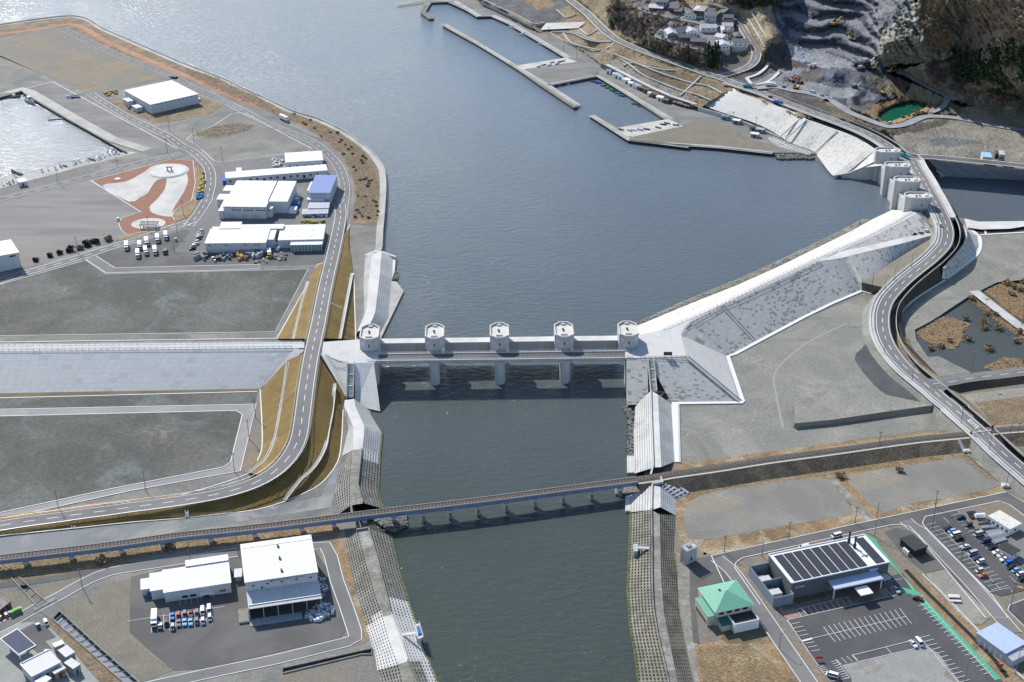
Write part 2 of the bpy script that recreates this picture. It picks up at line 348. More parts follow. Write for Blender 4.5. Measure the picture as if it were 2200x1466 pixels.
def fence(name,pts,label,post=2.5,h=1.1,rails=2,m=None,w=.12,cat='fence',group=None,rh=.1,pr=.07):
 """posts and rails standing along pts"""
 m=m or steel;L=sum((b-a).length for a,b in zip(pts,pts[1:]));n=max(2,int(L/post)+1);q=resample(pts,n)
 mb=MB();mb_=[mb.bar(q,w*.5,rh,h*(r+1)/rails-rh,0)for r in range(rails)]
 for p in q:mb.box(p.x-pr,p.y-pr,p.z-.1,p.x+pr,p.y+pr,p.z+h)
 return tag(mb.build(name,m),label,cat,group)
LR=[P(730,440,2.3)]+Z('p','731,470,2.5 716,543,5 700,611,8.5 684,693,12.5 675,734,14 666,778,14.2 657,837,13.6 650,892,12.6 642.5,938,11.4 630,968,10.5 611,994,9.4 584,1018,8.3 546,1038.5,7.3 504,1053,6.6 459,1064,6 414.5,1072,5.5 368,1079,5 323,1085,4.7 276,1091,4.4 228,1098,4.1 180,1104,3.9 133,1111,3.7 86,1117,3.5 38,1124,3.4 0,1130,3.3 -120,1147,3 -300,1172,2.8')
LRc=cr(LR,4)
lane_road('road',LRc,8.6,'two lane road with dashed centre line crossing the seawall on a turfed embankment',z=.1,shoulder=.7)
for s,nm in((4.75,'guard rail along the west edge of the embankment road'),(-4.75,'guard rail along the river side edge of the embankment road')):
 q=offs(LRc,s);fence('guard_rail',q[14:],nm,3,.8,1,conc_w if 0 else steel,.15,'guard rail',None,.25)
UR=Z('B','1440,1466 1455,1280 1470,1150 1440,1000 1375,890 1220,745 1060,660 820,570 640,485 400,360')+Z('A','1600,728 1470,650 1300,580 1000,470 700,330 520,240')
URc=cr([P(731,470,2.05)]+UR[:11],5)
lane_road('road',cr([P(731.5,474,2.3)]+UR[:10],5),9,'shore road curving round the white factory sheds',z=.12,shoulder=1.1,lw=.22)
lane_road('road',cr(UR[8:],6),9,'grey road along the bay side of the vacant lots',z=.10,edge=True,lm=line_worn)
def slope(name,lines,m,label,n=None,z0=None,mis=None,smooth=False,kind='structure',cat=None,close=True):
 k=n or max(len(l)for l in lines);ls=[resample(l,k)if len(l)!=k else l for l in lines];mb=MB();mb.loft(ls,0,mis)
 o=mb.build(name,m,smooth=smooth)
 return tag(o,label,cat,None,None if cat else 'structure')
DR=[]
def drain(mb,pts,w=1.1):
 mb=MB();mb.bar(offs(pts,-w/2),.35,.3,-.05);mb.bar(offs(pts,w/2),.35,.3,-.05);mb.strip(pts,-w/2,w/2,.02,1)
 n=['long gutter along the west bank berm below the seawall','long gutter on the west bank berm above the seawall','long gutter on the river side bank above the seawall','long curved gutter on the river side bank below the seawall'][len(DR)]if len(DR)<4 else['upper cross gutter on the west bank below the seawall','cross gutter on the river side bank at the bend','northern cross gutter on the west bank above the seawall','southern cross gutter on the west bank above the seawall','northern cross gutter on the river side bank','southern cross gutter on the river side bank','wide gutter down the dark bank under the road bend','small gutter near the left edge of the photo'][len(DR)-4]
 DR.append(tag(mb.build('drain_gutter',[conc_w,conc]),'white concrete '+n if len(DR)<4 else 'short '+n,'drain','drain gutters on the turf banks'))
rdL=lambda:None
def sub(px0,px1,off):
 """piece of the embankment road edge between two survey points"""
 a=min(range(len(LRc)),key=lambda i:(LRc[i]-px0).length);b=min(range(len(LRc)),key=lambda i:(LRc[i]-px1).length)
 q=offs(LRc,off);return q[a:b+1]if a<=b else q[b:a+1][::-1]
mb=MB();W_=4.4
e1=sub(P(671,752,14),P(546,1038,7),-W_ if 0 else W_)
def roadedge(y0,y1,side):
 pts=[p for p in offs(LRc,side*W_)]
 cs=[(i,LRc[i])for i in range(len(LRc))]
 def scr(p):
  d=p-Vector((0,0,H));y=d.y*_c-d.z*_s;return 733-F*(d.y*_s+d.z*_c)/y
 idx=[i for i,p in cs if y0<=scr(p)<=y1];return pts[idx[0]:idx[-1]+1]
wl=roadedge(755,1030,1);toe=cr(Z('M','1618,400 1632,720 1605,830 1545,921'),5)
slope('grass_bank',[wl,cr(Z('M','1790,215,12.5 1755,460,7 1705,715,5.4 1640,840,4.6 1548,915,3.2'),5),toe],turf,'mustard turf bank west of the road below the seawall',40)
wl2=roadedge(1030,1200,1);slope('grass_bank',[wl2,offs([Vector((p.x,p.y,2))for p in wl2],.01)if 0 else[Vector((p.x,p.y,2.0))+(Vector((q.x,q.y,0))-Vector((p.x,p.y,0)))*1.0 for p,q in zip(wl2,offs(wl2,5.5))]],drygrass,'narrow dry grass verge above the gravel field road',None)
wu=roadedge(566,734,1);slope('grass_bank',[wu,cr(Z('H','545,320,5 490,345,4 412,462,5.2 308,880,8.0'),5),cr(Z('H','540,318 490,333 428,450 185,880'),5)],turf,'mustard turf bank west of the road above the seawall',40)
eu=roadedge(500,732,-1);slope('grass_bank',[eu,cr(Z('H','718,60,2.4 712,180,3.2 738,400,2.6 648,880,8.5'),5),cr(Z('H','720,50 697,130 738,400 765,890'),5)],turf,'mustard turf bank between the road and the bay quay',40)
el=roadedge(760,1125,-1)
toe=cr(Z('p','742,851,3 737.5,872.7 734,942 725,994 691,1038.5 656,1059 611,1078 553,1095.5 483.6,1104 402,1113 276,1123,2.2 155,1136,2.2 0,1152,2.2 -120,1168 -300,1190'),5)
mid=cr(Z('M','2083,350,8.5 2060,560,7.6 2045,640,7.0 2020,770,6.4 1960,880,5.8 1880,960,5.2 1770,1085,3.4 1600,1110,4.4')+Z('p','402,1096,3.6 276,1108,3.2 155,1120,3 0,1141,2.6 -120,1158,2.4 -300,1180,2.3'),5)
slope('grass_bank',[el,toe],turf_d if 0 else turf,'mustard turf bank curving down to the river levee and the railway',70)
mb=MB()
drain(mb,cr(Z('M','1790,225,12.2 1755,460,7.2 1705,715,5.6 1640,840,4.8 1548,915,3.4'),5),1.3)
drain(mb,cr(Z('H','412,462,5.4 308,880,8.2'),5),1.3)
drain(mb,cr(Z('H','738,400,2.9 648,880,8.7'),5),1.3)
def bank_pts(A,B,pts):
 out=[]
 for p in pts:
  a=min(A,key=lambda q:(Vector((q.x-p.x,q.y-p.y,0))).length);b=min(B,key=lambda q:(Vector((q.x-p.x,q.y-p.y,0))).length)
  da=Vector((a.x-p.x,a.y-p.y,0)).length;db=Vector((b.x-p.x,b.y-p.y,0)).length;t=da/max(da+db,.01)
  out.append(Vector((p.x,p.y,a.z*(1-t)+b.z*t)))
 return out
bl=cr(Z('M','2083,370,7 2060,560,6.6 2045,640,6.3 2020,770,5.9 1960,880,5.3 1880,960,4.6 1770,1085,2.6'),4)
bl=bank_pts(el,toe,bl);drain(mb,up(bl,.15),1.3)
for s in('M|1805,665,8.6 1705,718,5.6','M|1938,592,11 2042,638,6.5','H|515,408,6.5 420,460,4.6','H|462,622,10 370,672,5.8','H|622,408,6.3 720,452,3.2','H|578,620,10.4 682,668,5.8','M|1157,1125,4.5 1165,1192,2.3','M|455,1222,3.2 457,1258,2.3'):
 c,q=s.split('|');drain(mb,up(Z(c,q),.15),1.2)
KN=['west foot of the bank above the seawall','quay side foot of the bank above the seawall','upper quay side edge beside the bay road','west foot of the bank below the seawall','river side foot of the bank below the seawall']
for q in(Z('H','185,882 428,452 490,335 545,318'),Z('H','765,890 750,402'),Z('H','738,400 697,130 722,45'),Z('M','1618,398 1632,720 1605,830 1545,921 1160,1045 930,1075 450,1130 0,1210'),toe[2:]):
 mb=MB();mb.bar(cr(q,5)if len(q)<12 else q,.55,.2,.0);tag(mb.build('bank_kerb',kerb_m),'white kerb along the '+KN.pop(0),'kerb')
cb=[P(-260,744,14.5),P(653,734.5,14.5)];cf=[P(-260,757,14.5),P(632,745,14.5),P(655,753,14.2)]
e=empty('seawall',P(300,848,2),0,'long sea wall with a pale panelled landward slope left of the road','sea wall')
def seg(pts,n):return resample(pts,n)
back=[p+Vector((0,22,-12.5))for p in cb]
mb=MB();mb.loft([seg(back,30),seg(cb,30)]);mb.build('seaward_face',whitepanel,e)
mb=MB();mb.loft([seg(cb,30),seg([P(-260,758,14.5),P(655,748,14.5)],30)]);mb.build('crest',platform_m,e)
mb=MB();mb.loft([seg([P(-260,758,14.5),P(632,748,14.5)],40),seg([P(-260,850.5,2),P(559.6,835,2)],40)]);mb.face([P(632,748,14.5),P(559.6,835,2),P(655,752,14.2)],0,[(0,0),(0,25),(4,1)]);mb.build('landward_slope',seablock,e)
fence('railing',[P(-260,756.5,14.5),P(626,747,14.5)],'railing along the front of the long sea wall crest',3.2,1.1,2,rail_m,.12,'railing')
fence('railing',[P(-260,746,14.5),P(650,735.5,14.5)],'railing along the bay side of the long sea wall crest',3.2,1.1,2,steel,.12,'railing')
e=empty('seawall',P(745,860,2),0,'pale concrete gate abutment between the road and the west tower','sea wall')
mb=MB();plat=Z('p','694,735 763,730 778,729 815,732 815,752 812,774 803,779.5 745,781 725,775 700,764 690,763',14.4);mb.prism(plat,0,None,0)
mb.build('platform',platform_m,e)
mb=MB();q=Z('p','690,763,14.4 700,764,14.4 745,781,14.4 745,857,3 742,851,3');mb.poly(q)
mb.loft([Z('p','762,781,14.4 803,779.5,14.4'),Z('p','762,872,1.2 817,884,0.6')])
mb.loft([Z('p','690,763,14.4 700,764,14.4 722,773,14.4 745,781,14.4'),Z('p','742,851,3 743,853,3 744,856,3 745,858,3')])
mb.build('landward_slope',seablock,e)
mb=MB();mb.face([P(803,779.5,14.4),P(803,779.5,14.4)+Vector((0,0,-16)),P(817,884,-1),P(817,884,.8)]);mb.face(Z('p','762,872,1.2 817,884,0.6 817,884,-2 762,872,-2'));mb.face([P(803,779.5,14.4),P(815,752,14.4),P(815,752,14.4)+Vector((0,0,-16)),P(803,779.5,14.4)+Vector((0,0,-16))]);mb.build('river_face',gate_conc,e)
def stairs(name,a,b,c,d,label,n=26,par=None):
 """stair flight: a-b the top edge, d-c the bottom edge, with cheek walls and landings"""
 e=empty(name,d,0,label,'stairs');mb=MB()
 for i in range(n):
  t0,t1=i/n,(i+1)/n;A=a.lerp(d,t0);B=b.lerp(c,t0);C_=b.lerp(c,t1);D=a.lerp(d,t1)
  z=A.z+.15;mb.face([Vector((A.x,A.y,z)),Vector((B.x,B.y,z)),Vector((C_.x,C_.y,z)),Vector((D.x,D.y,z))])
  mb.face([Vector((D.x,D.y,z)),Vector((C_.x,C_.y,z)),Vector((C_.x,C_.y,z-(a.z-d.z)/n-.02)),Vector((D.x,D.y,z-(a.z-d.z)/n-.02))])
 mb.build('steps',conc,e)
 for p,q in((a,d),(b,c)):
  mb=MB();mb.bar([p,q],.5,1.2,-.1);mb.build('cheek_wall',conc_w,e)
 for t in(.33,.66):
  mb=MB();A=a.lerp(d,t);B=b.lerp(c,t);mb.bar([A,B],1.0,.3,.2);mb.build('landing',conc_w,e)
 return e
stairs('stairs',P(747,781,14.4),P(761,781,14.4),P(758.5,856,4),P(744.5,855,4),'long concrete stair down the west gate abutment')
fence('railing',cr(Z('H','545,1000,14.4 585,1030,14.4 640,1050,14.4 690,1060,14.4'),4),'railing round the front corner of the west gate platform',2.5,1.1,2,rail_m,.12,'railing')
A5,B5=P(792,728,22),P(1352.5,721,22)
gx=(B5-A5);gx.z=0;gx.normalize();gy=Vector((-gx.y,gx.x,0));gang=math.atan2(gx.y,gx.x)
TW=[P(x,y,22.0)for x,y in((792,728.5),(933,727),(1073.5,725),(1213.5,723),(1352.5,721.5))]
def octo(w,l,ch,x0=0,y0=0):
 h=w/2;return[Vector(p)for p in((-h+ch,y0,0),(h-ch,y0,0),(h,y0+ch*.9,0),(h,y0+l-ch,0),(h-ch,y0+l,0),(-h+ch,y0+l,0),(-h,y0+l-ch,0),(-h,y0+ch*.9,0))]
def tower_parts(e,zb,zt,W=10,L=17,CH=3.1,near=True,flip=False):
 """octagonal hoist house: walls, parapet, roof slab, hatches, windows; local, front at y=0"""
 oc=octo(W,L,CH);mb=MB();mb.prism(oc,zb,zt-1.0);mb.build('wall',gate_conc,e,local=True)
 mb=MB();inn=octo(W-1.3,L-1.3,CH-.3,0,.65)
 for i in range(8):
  a,b,c,d=oc[i],oc[(i+1)%8],inn[(i+1)%8],inn[i];z=zt
  up_=lambda p,q:Vector((p.x,p.y,q))
  mb.face([up_(a,z),up_(b,z),up_(c,z),up_(d,z)]);mb.face([up_(a,zt-1.0),up_(b,zt-1.0),up_(b,z),up_(a,z)]);mb.face([up_(d,z),up_(c,z),up_(c,zt-1),up_(d,zt-1)])
 mb.build('parapet',conc_w,e,local=True)
 mb=MB();mb.poly([Vector((p.x,p.y,zt-.95))for p in octo(W-1.32,L-1.32,CH-.3,0,.66)]);RFT=mb.build('roof',roof_conc,e,local=True)
 y1,y2=(2.2,4.4)if not flip else(L-4.6,L-2.2)
 rf=e.children[-1]if 0 else RFT;mb=MB();mb.box(-1.9,y1,zt-.95,1.3,y2,zt+.35);mb.build('roof_housing',conc_w,rf,local=True)
 yy=y2+2.5
 for q in((-.5,yy,zt-.95,.3,yy+.8,zt-.1),(-.9,yy+2,zt-.95,.1,yy+3.2,zt-.35)):mb=MB();mb.box(*q);mb.build('roof_vent',rail_m,rf,local=True)
 if near:
  mb=MB();mb.box(-1.1,L-2.6,zt-.95,1.1,L-1.3,zt-.3);mb.build('roof_hatch',gate_conc,rf,local=True)
  for s in(-1,1):
   a,b=(oc[0],oc[7])if s<0 else(oc[1],oc[2]);m_=(a+b)/2;d=(b-a).normalized();n_=Vector((s*d.y if 0 else(-.67 if s<0 else .67),-.74,0))*.06
   w_=1.05;q=[m_-d*w_+n_,m_+d*w_+n_]
   mb=MB();mb.face([Vector((q[0].x,q[0].y,zb+3.2)),Vector((q[1].x,q[1].y,zb+3.2)),Vector((q[1].x,q[1].y,zb+5.4)),Vector((q[0].x,q[0].y,zb+5.4))]);mb.build('window',win_m,e,local=True)
  mb=MB();mb.box(-.35,-.08,zb+2.4,.35,.02,zb+4.0);mb.build('door',rail_m,e,local=True)
  mb=MB();mb.box(-2.3,-1.4,zb-1.2,2.3,0,zb+.1);mb.build('ledge',gate_conc,e,local=True)
win_m=mat('window_pale',(.50,.58,.72),grain=.05,rough=.2)
pos=['westernmost, beside the turf bank','second from the west','in the middle of the five','second from the east','easternmost, on the broad white platform']
deckF=[P(794,777,14.2),P(1352,770,14.2)];deckB=[P(797,761,14.2),P(1351,754,14.2)]
for i,c in enumerate(TW):
 base=Vector((c.x,c.y,0));e=empty('gate_tower',Vector((c.x,c.y,14.2)),gang,'octagonal concrete hoist tower of the near water gate, '+pos[i],'tower','hoist towers of the near water gate')
 tower_parts(e,.3,7.8)
 if 0<i<4:
  mb=MB();yf=(deckF[0].lerp(deckF[1],i/4)-c).dot(gy);hw=2.65;yb=17.5;fr=-yf+1.2
  prof=[(-hw,-fr+2.2),(-hw*.6,-fr+.6),(0,-fr),(hw*.6,-fr+.6),(hw,-fr+2.2),(hw,yb-2),(0,yb),(-hw,yb-2)]
  mb.prism([Vector((a,b,0))for a,b in prof],-17,-2.0);mb.build('pier',gate_conc,e,local=True)
  mb=MB();mb.box(-3.4,0,-2.0,3.4,17,.3);mb.build('pier_cap',gate_conc,e,local=True)
  mb=MB();mb.box(-3.2,-fr+1,-2.0,3.2,-fr+9.5,-1.15);mb.build('bearing_shelf',gate_conc,e,local=True)
bays=['first span from the west','second span from the west','third span from the west','easternmost span']
for i in range(4):
 a,b=TW[i],TW[i+1];wa=a+gx*4.9;wb=b-gx*4.9;mb=MB()
 e=empty('gate_wall',Vector(((a.x+b.x)/2,(a.y+b.y)/2+9,0)),gang,'concrete gate wall with a bright flat top in the %s'%bays[i],'gate wall','gate walls between the hoist towers')
 L=(wb-wa).length/2;mb.box(-L,.3,5.5,L,4.9,14.2);mb.build('wall',gate_conc,e,local=True)
 mb=MB();mb.box(-L,0,14.2,L,5.2,14.5);mb.build('crest',conc_w,e,local=True)
 mb=MB();mb.box(-L,.9,.4 if 0 else 1.8,L,2.2,5.5);mb.build('gate_leaf',rail_m if 0 else steel,e,local=True)
e=empty('road_bridge',(deckF[0]+deckF[1])/2,0,'straight service bridge in front of the five gate towers','bridge')
dF=[deckF[0]-gx*1,deckF[1]+gx*2];dB=[deckB[0]-gx*1,deckB[1]+gx*2]
mb=MB();mb.hexa([dF[0]-Vector((0,0,.9)),dF[1]-Vector((0,0,.9)),dB[1]-Vector((0,0,.9)),dB[0]-Vector((0,0,.9)),dF[0],dF[1],dB[1],dB[0]]);mb.build('deck',gate_conc,e)
mb=MB();mb.loft([up([dF[0]+gy*.9,dF[1]+gy*.9],.05),up([dB[0]-gy*.9,dB[1]-gy*.9],.05)]);mb.build('roadway',asphalt_new,e)
for k in range(4):
 mb=MB();t=(k+.5)/4;
 for q in range(5):
  y=.8+q*1.75;a=dF[0]+gy*y-Vector((0,0,2.0));b=dF[1]+gy*y-Vector((0,0,2.0));mb.bar([a.lerp(b,k/4+.012),a.lerp(b,(k+1)/4-.012)],.6,1.1)
 mb.build('girders',gate_conc,e)
for l_,s in((dF,.35),(dB,-.35)):
 mb=MB();q=[l_[0]+gy*s,l_[1]+gy*s];mb.bar(q,.5,.35,0);mb.build('kerb',conc_w,e)
 mb=MB();n=60
 for j in range(n+1):p=q[0].lerp(q[1],j/n);mb.box(p.x-.1,p.y-.1,p.z+.3,p.x+.1,p.y+.1,p.z+1.25)
 for hh in(.7,1.15):mb.bar(q,.12,.12,hh)
 mb.build('railing',steel,e)
e=empty('seawall',P(1500,800,2),0,'broad sea wall of pale slabs running from the near gate up to the far gate','sea wall')
ZC=14.4
wat=Z('b','300,300 480,285 700,200 900,90',ZC)[:1]+Z('J','100,868 250,835 400,770 600,683 900,533 1200,392 1500,262 1700,160 1790,100',ZC)
lan=Z('J','358,868 375,835 415,792 600,694 760,622 920,548 1220,408 1340,352 1560,252 1760,150 1830,108',ZC)
mb=MB();mb.poly(Z('p','1356,754 1352,740 1366,716',ZC)+wat[1:]+lan[::-1]+Z('J','390,1003 190,1010 20,1012',ZC)+[P(1343,771.5,ZC),P(1343,755,ZC)]);mb.build('crest',platform_m,e)
toe=Z('J','60,815 90,808 370,690 700,560 1000,425 1400,228 1540,152 1670,90',1.6)
mb=MB();mb.loft([resample(wat[1:],60),resample(toe,60)]);mb.build('seaward_face',whiteblock,e)
ub=Z('J','75,795 360,665 690,530 990,395 1390,200 1480,152 1540,152',.4)
mb=MB();rubT=resample(Z('J','60,815 90,808 370,690 700,560 1000,425 1400,228 1540,152',1.55),260);rubB=resample(ub,260)
rubM=[a.lerp(b,.5)for a,b in zip(rubT,rubB)]
for j in range(4):
 for i in range(259):
  a=rubT[i].lerp(rubB[i],(j+.08)/4);b=rubT[i+1].lerp(rubB[i+1],(j+.08)/4);c=rubT[i+1].lerp(rubB[i+1],(j+.92)/4);d=rubT[i].lerp(rubB[i],(j+.92)/4)
  k=(b-a)*.12;hh=Vector((0,0,random.uniform(.25,.6)))
  if random.random()<.93:mb.hexa([a+k,b-k,c-k,d+k,a+k+hh,b-k+hh,c-k+hh,d+k+hh]if(b-a).cross(d-a).z>0 else[d+k,c-k,b-k,a+k,d+k+hh,c-k+hh,b-k+hh,a+k+hh])
mb.build('armour_blocks',conc_d,e)
mb=MB();mb.loft([up(rubT,-.2),up(rubB,-.3)]);mb.build('armour_bed',rubble_m,e)
ramp_t=Z('J','1330,352,14.4 1500,318,13.4 1700,272,12 1935,222,10');ramp_b=Z('J','1345,392,14.4 1500,352,13.3 1720,302,12 1955,238,9.6')
top=Z('J','415,790,14.4 600,694,14.4 760,622,14.4 920,548,14.4 1220,408,14.4 1345,392,14.4 1500,352,13.3 1720,302,12 1955,238,9.6')
bot=Z('J','645,1000 690,985 820,915 1120,755 1300,670 1480,598')+Z('J','1480,540,6.8 1700,395,6.8 1955,240,6.8')
mb=MB();mb.loft([resample(Z('J','415,790,14.4 600,694,14.4 760,622,14.4 920,548,14.4 1220,408,14.4',),40),resample(Z('J','645,1000 690,985 820,915 1120,755 1370,640'),40)])
mb.loft([resample(Z('J','1220,408,14.4 1345,392,14.4'),10),resample(Z('J','1370,640 1480,598'),10)])
mb.loft([resample(Z('J','1345,392,14.4 1500,352,13.3 1720,302,12 1955,238,9.6'),30),resample(Z('J','1480,598,2 1481,540,6.8 1700,395,6.8 1955,241,8.8'),30)])
mb.face(Z('J','358,868,14.4 375,835,14.4 415,792,14.4 645,1000,2'),0,[(0,12),(1.7,12),(4,12),(2,0)])
mb.build('landward_slope',landblock,e)
mb=MB();mb.face(Z('J','390,1003,14.4 358,868,14.4 645,1001,2 738,1288,2'),0,[(0,0),(10,0),(12,27),(0,27)]);mb.build('corner_slope',whitepanel,e)
mb=MB();mb.loft([resample(Z('p','1391,771,14.4 1475,767,14.4'),30),resample(Z('J','300,1297,2 735,1290,2'),30)]);mb.build('river_side_slope',landblock,e)
mb=MB();mb.loft([resample(Z('J','1330,350,14.4 1560,252,14.4 1830,110,14.4'),20),resample(Z('J','1340,353,14.3 1640,287,12.3 1938,222,9.9'),20)]);mb.loft([Z('J','1830,110,14.4 1920,190,13'),Z('J','1938,222,9.9 1940,222,9.9')]);mb.build('upper_slope',landblock,e)
mb=MB();mb.loft([resample(ramp_t,20),resample(ramp_b,20)]);mb.face(Z('J','1220,408,14.4 1345,392,14.4 1330,351,14.4'));mb.build('ramp',conc_w,e)
mb=MB();mb.bar(Z('J','300,1297 735,1292 742,1285 648,1005 692,990 822,920 1122,760 1300,673 1478,598 1540,612'),2.0,.5,0);mb.build('toe_kerb',line_w,e)
fence('railing',wat[2:],'railing along the bay side of the dyke crest between the gates',3.5,1.1,2,steel,.12,'railing')
fence('railing',lan[:7],'railing above the blocky landward slope of the dyke',3.5,1.1,2,rail_m,.12,'railing')
fence('railing',Z('p','1375,770,14.4 1475,768,14.4'),'railing above the stairs on the broad white platform',2.5,1.1,2,rail_m,.12,'railing')
for a,l in(('612,690,14.4 818,912,2','narrow channel of steps cut down the middle of the blocky slope'),('395,1008,14.4 730,1288,2','long diagonal gutter stair at the corner of the blocky slope'),('1835,112,14.4 1925,195,9.5','channel of steps beside the last far gate tower')):
 q=Z('J',a);mb=MB();mb.bar(offs(q,-1.1),.4,.7,-.1);mb.bar(offs(q,1.1),.4,.7,-.1);mb.strip(q,-1,1,.12,0);o=tag(mb.build('stairs',gate_conc),l,'stairs')
for a in('920,548 1122,757','1345,392 1480,540'):pass
e=empty('earth_embankment',P(1880,630,2),0,'flat topped brown earth fill with a dark steep end beside the curving road','embankment')
mb=MB();t_=Z('J','1478,540,6.8 1700,395,7.6 1955,240,9.2 1965,270,9.2 1930,330,9 1800,430,8 1650,540,7.2 1612,572,6.8');mb.poly(t_)
mb.build('top',mat('earth_fill',(.20,.18,.14),(.24,.21,.165),.05,grain=.18),e)
mb=MB();bt=Z('J','1478,594,2 1545,612,2 1600,606,2');mb.face([t_[0],t_[-1],bt[1],bt[0]]);mb.face([t_[-1],P(1340+1650/2.895,420+560/2.895,6.8),bt[2],bt[1]]);mb.build('end_face',turf_d,e)
e=empty('seawall',P(1370,850,1),0,'chequered grey gate abutment slope dropping to the river right of the last pier','sea wall')
mb=MB();mb.loft([resample(Z('p','1346,771.5,14.2 1391,771,14.2'),20),resample(Z('p','1349,870,2 1393,869,2'),20)]);mb.build('landward_slope',landblock,e)
mb=MB();mb.face([P(1346,771.5,14.2),P(1349,870,2),P(1349,870,2)-Vector((0,0,4)),P(1343,771.5,14.2)-Vector((0,0,17))]);mb.face([P(1343,755,14.2),P(1346,771.5,14.2),P(1343,771.5,14.2)-Vector((0,0,17)),P(1343,755,14.2)-Vector((0,0,17))]);mb.build('river_face',gate_conc,e)
stairs('stairs',P(1392,772,14.3),P(1404.5,771.5,14.3),P(1411,842,5.5),P(1398,842,5.5),'long concrete stair down the slope of the broad white platform')
FT=[P(1934.7-0,321.5,22.2),P(1955,352.5,22.2),P(1976.6,384,22.2),P(2000,418.5,22.2)]
fpos=['farthest of its row','second from the farthest end','third from the farthest end','nearest, at the end of the dyke']
mx=sum(p.x for p in FT)/4
for i,c in enumerate(FT):
 e=empty('gate_tower',Vector((mx,c.y,14.2)),R(90),'octagonal hoist tower of the far water gate, '+fpos[i],'tower','hoist towers of the far water gate')
 tower_parts(e,-1.0,8.0,10,17,2.6,near=False)
 mb=MB();mb.box(-4.2,-9,-16,4.2,15.0,-1.0);mb.prism([Vector((-4.2,15,0)),Vector((4.2,15,0)),Vector((2.4,17,0)),Vector((-2.4,17,0))],-16,-1.0);mb.build('pier',gate_conc,e,local=True)
 for xx in(-2.4,2.4):
  mb=MB();mb.box(xx-.04,-.01,0,xx+.04,17.05,.01)if 0 else mb.box(-5.05,4+xx,2.0,-4.95,4.6+xx,3.6);mb.build('vent',rail_m,e,local=True)
 mb=MB();mb.box(-6.5,1.6,-.6,-5,2.8,.2);mb.box(-6.5,1.6,.2,-6.35,2.8,1.2);mb.box(-8.5,1.2,-.8,-6.5,3.2,-.5);mb.build('walkway',steel,e,local=True)
for i in range(3):
 y0,y1=FT[i+1].y+4.9,FT[i].y-4.9;e=empty('gate_wall',Vector((mx,(y0+y1)/2,0)),R(90),'lit concrete gate wall between %s towers of the far water gate'%['the two farthest','the middle two','the two nearest'][i],'gate wall','gate walls of the far water gate')
 L=(y1-y0)/2;mb=MB();mb.box(-L,9,-2,L,14.2,14.1);mb.build('wall',gate_conc,e,local=True);mb=MB();mb.box(-L,8.7,14.1,L,14.5,14.4);mb.build('crest',conc_w,e,local=True)
RR=Z('E','-300,690,15.4 0,787,15.2 200,868,15.2 400,945,15.2 700,1055,15.2 900,1140,15.2 1060,1235,15.2 1160,1320,15.2')+Z('K','880,250,15.2 930,335,15.2 990,430,15.2 1050,540,15.2 1100,630,15 1150,730,14.6 1190,820,14 1205,900,13.4 1190,985,12.4 1150,1045,11.6 1060,1135,10.4 940,1230,9.4 820,1330,8.6')+Z('L','500,265,8 455,330,7.6 433,390,7.2 424,460,6.8 432,560,6.3 470,660,5.9 530,752,5.5 590,825,5.2 660,890,5 740,955,4.9 820,1020,5 900,1090,5.1 990,1160,5.3')+Z('c','560,0,5.5 900,295,6.6 1200,580,6.6 1466,810,6.0')+[P(2290,1090,5.2),P(2420,1200,4.6)]
RRc=cr(RR,4)
lane_road('road',RRc,8.2,'main road over the far gate winding past the marsh to the level crossing',z=.15,shoulder=.8,side=3.2,sidemat=conc,lw=.35)
mb=MB();mb.strip(RRc,4.3,6.2,.12);mb.bar(offs(RRc,6.3),.3,.6,0.1);mb.bar(offs(RRc,-7.4),.25,.9,0.1);st(mb.build('pavement',conc),'narrow concrete pavement and parapets along the winding main road')
kR=[min(range(len(RRc)),key=lambda i:(RRc[i]-p).length)for p in(P(1930,345,15.2),P(2040,475,14.6),P(2107,927,6.6))]
e=empty('road_bridge',RRc[(kR[0]+kR[1])//2],0,'curved road bridge running along the far gate towers','bridge')
q=RRc[kR[0]:kR[1]];mb=MB();mb.bar(offs(q,-.6),14.6,2.2,-2.25);mb.build('deck',gate_conc,e)
mb=MB();mb.bar(offs(q,-7.5),.5,1.3,-.1);mb.build('parapet',conc_w,e)
q=RRc[kR[1]-2:kR[2]-22];top=offs(q,-7.3)
t1=[Vector((p.x,p.y,1.7))for p in offs(q,-13.5)]
tr=cr(Z('K','1225,740 1290,850 1345,950 1325,1030')+Z('K','1150,1240 1160,1310')+Z('L','900,165 760,250 640,335 577,410 563,500 590,620 680,780 800,890 880,925'),4)
slope('ground',[top,resample(tr,len(top))],mat('dark_earth_shade',(.055,.045,.035),(.08,.065,.05),.05,grain=.2),'earth flank with painted shade dropping from the winding road to the ditch')  # earth colour darkened so it holds the shade on this flank
mb=MB();mb.bar(cr(Z('L','915,158 760,252 640,338 575,410 560,500 588,622 678,782 800,892'),5),1.0,.45,0);tag(mb.build('bank_kerb',kerb_m),'white toothed kerb along the marsh side ditch of the winding road','kerb')
q=RRc[kR[1]-4:];top=offs(q,6.3);mat('earth_flank',(.27,.25,.21),(.22,.19,.14),.05,grain=.2,c3=(.30,.22,.13),s3=.05)
fl=[Vector((p.x+(o_.x-p.x)*(.12+(p.z-2)*.12),p.y+(o_.y-p.y)*(.12+(p.z-2)*.12),1.9))for p,o_ in zip(top,offs(q,12.8))]
slope('ground',[top,fl],mat('gravel_fill',(.195,.197,.17),(.26,.25,.215),.03,grain=.22,gs=.7,c3=(.15,.15,.125),s3=.025,tracks=.45),'gravelly flank on the river side of the winding road')
q=RRc[kR[2]-24:];top=offs(q,-7.3);slope('ground',[top,[Vector((p.x,p.y,1.9))for p in offs(q,-15)]],drygrass,'dry grass flank on the valley side of the main road')
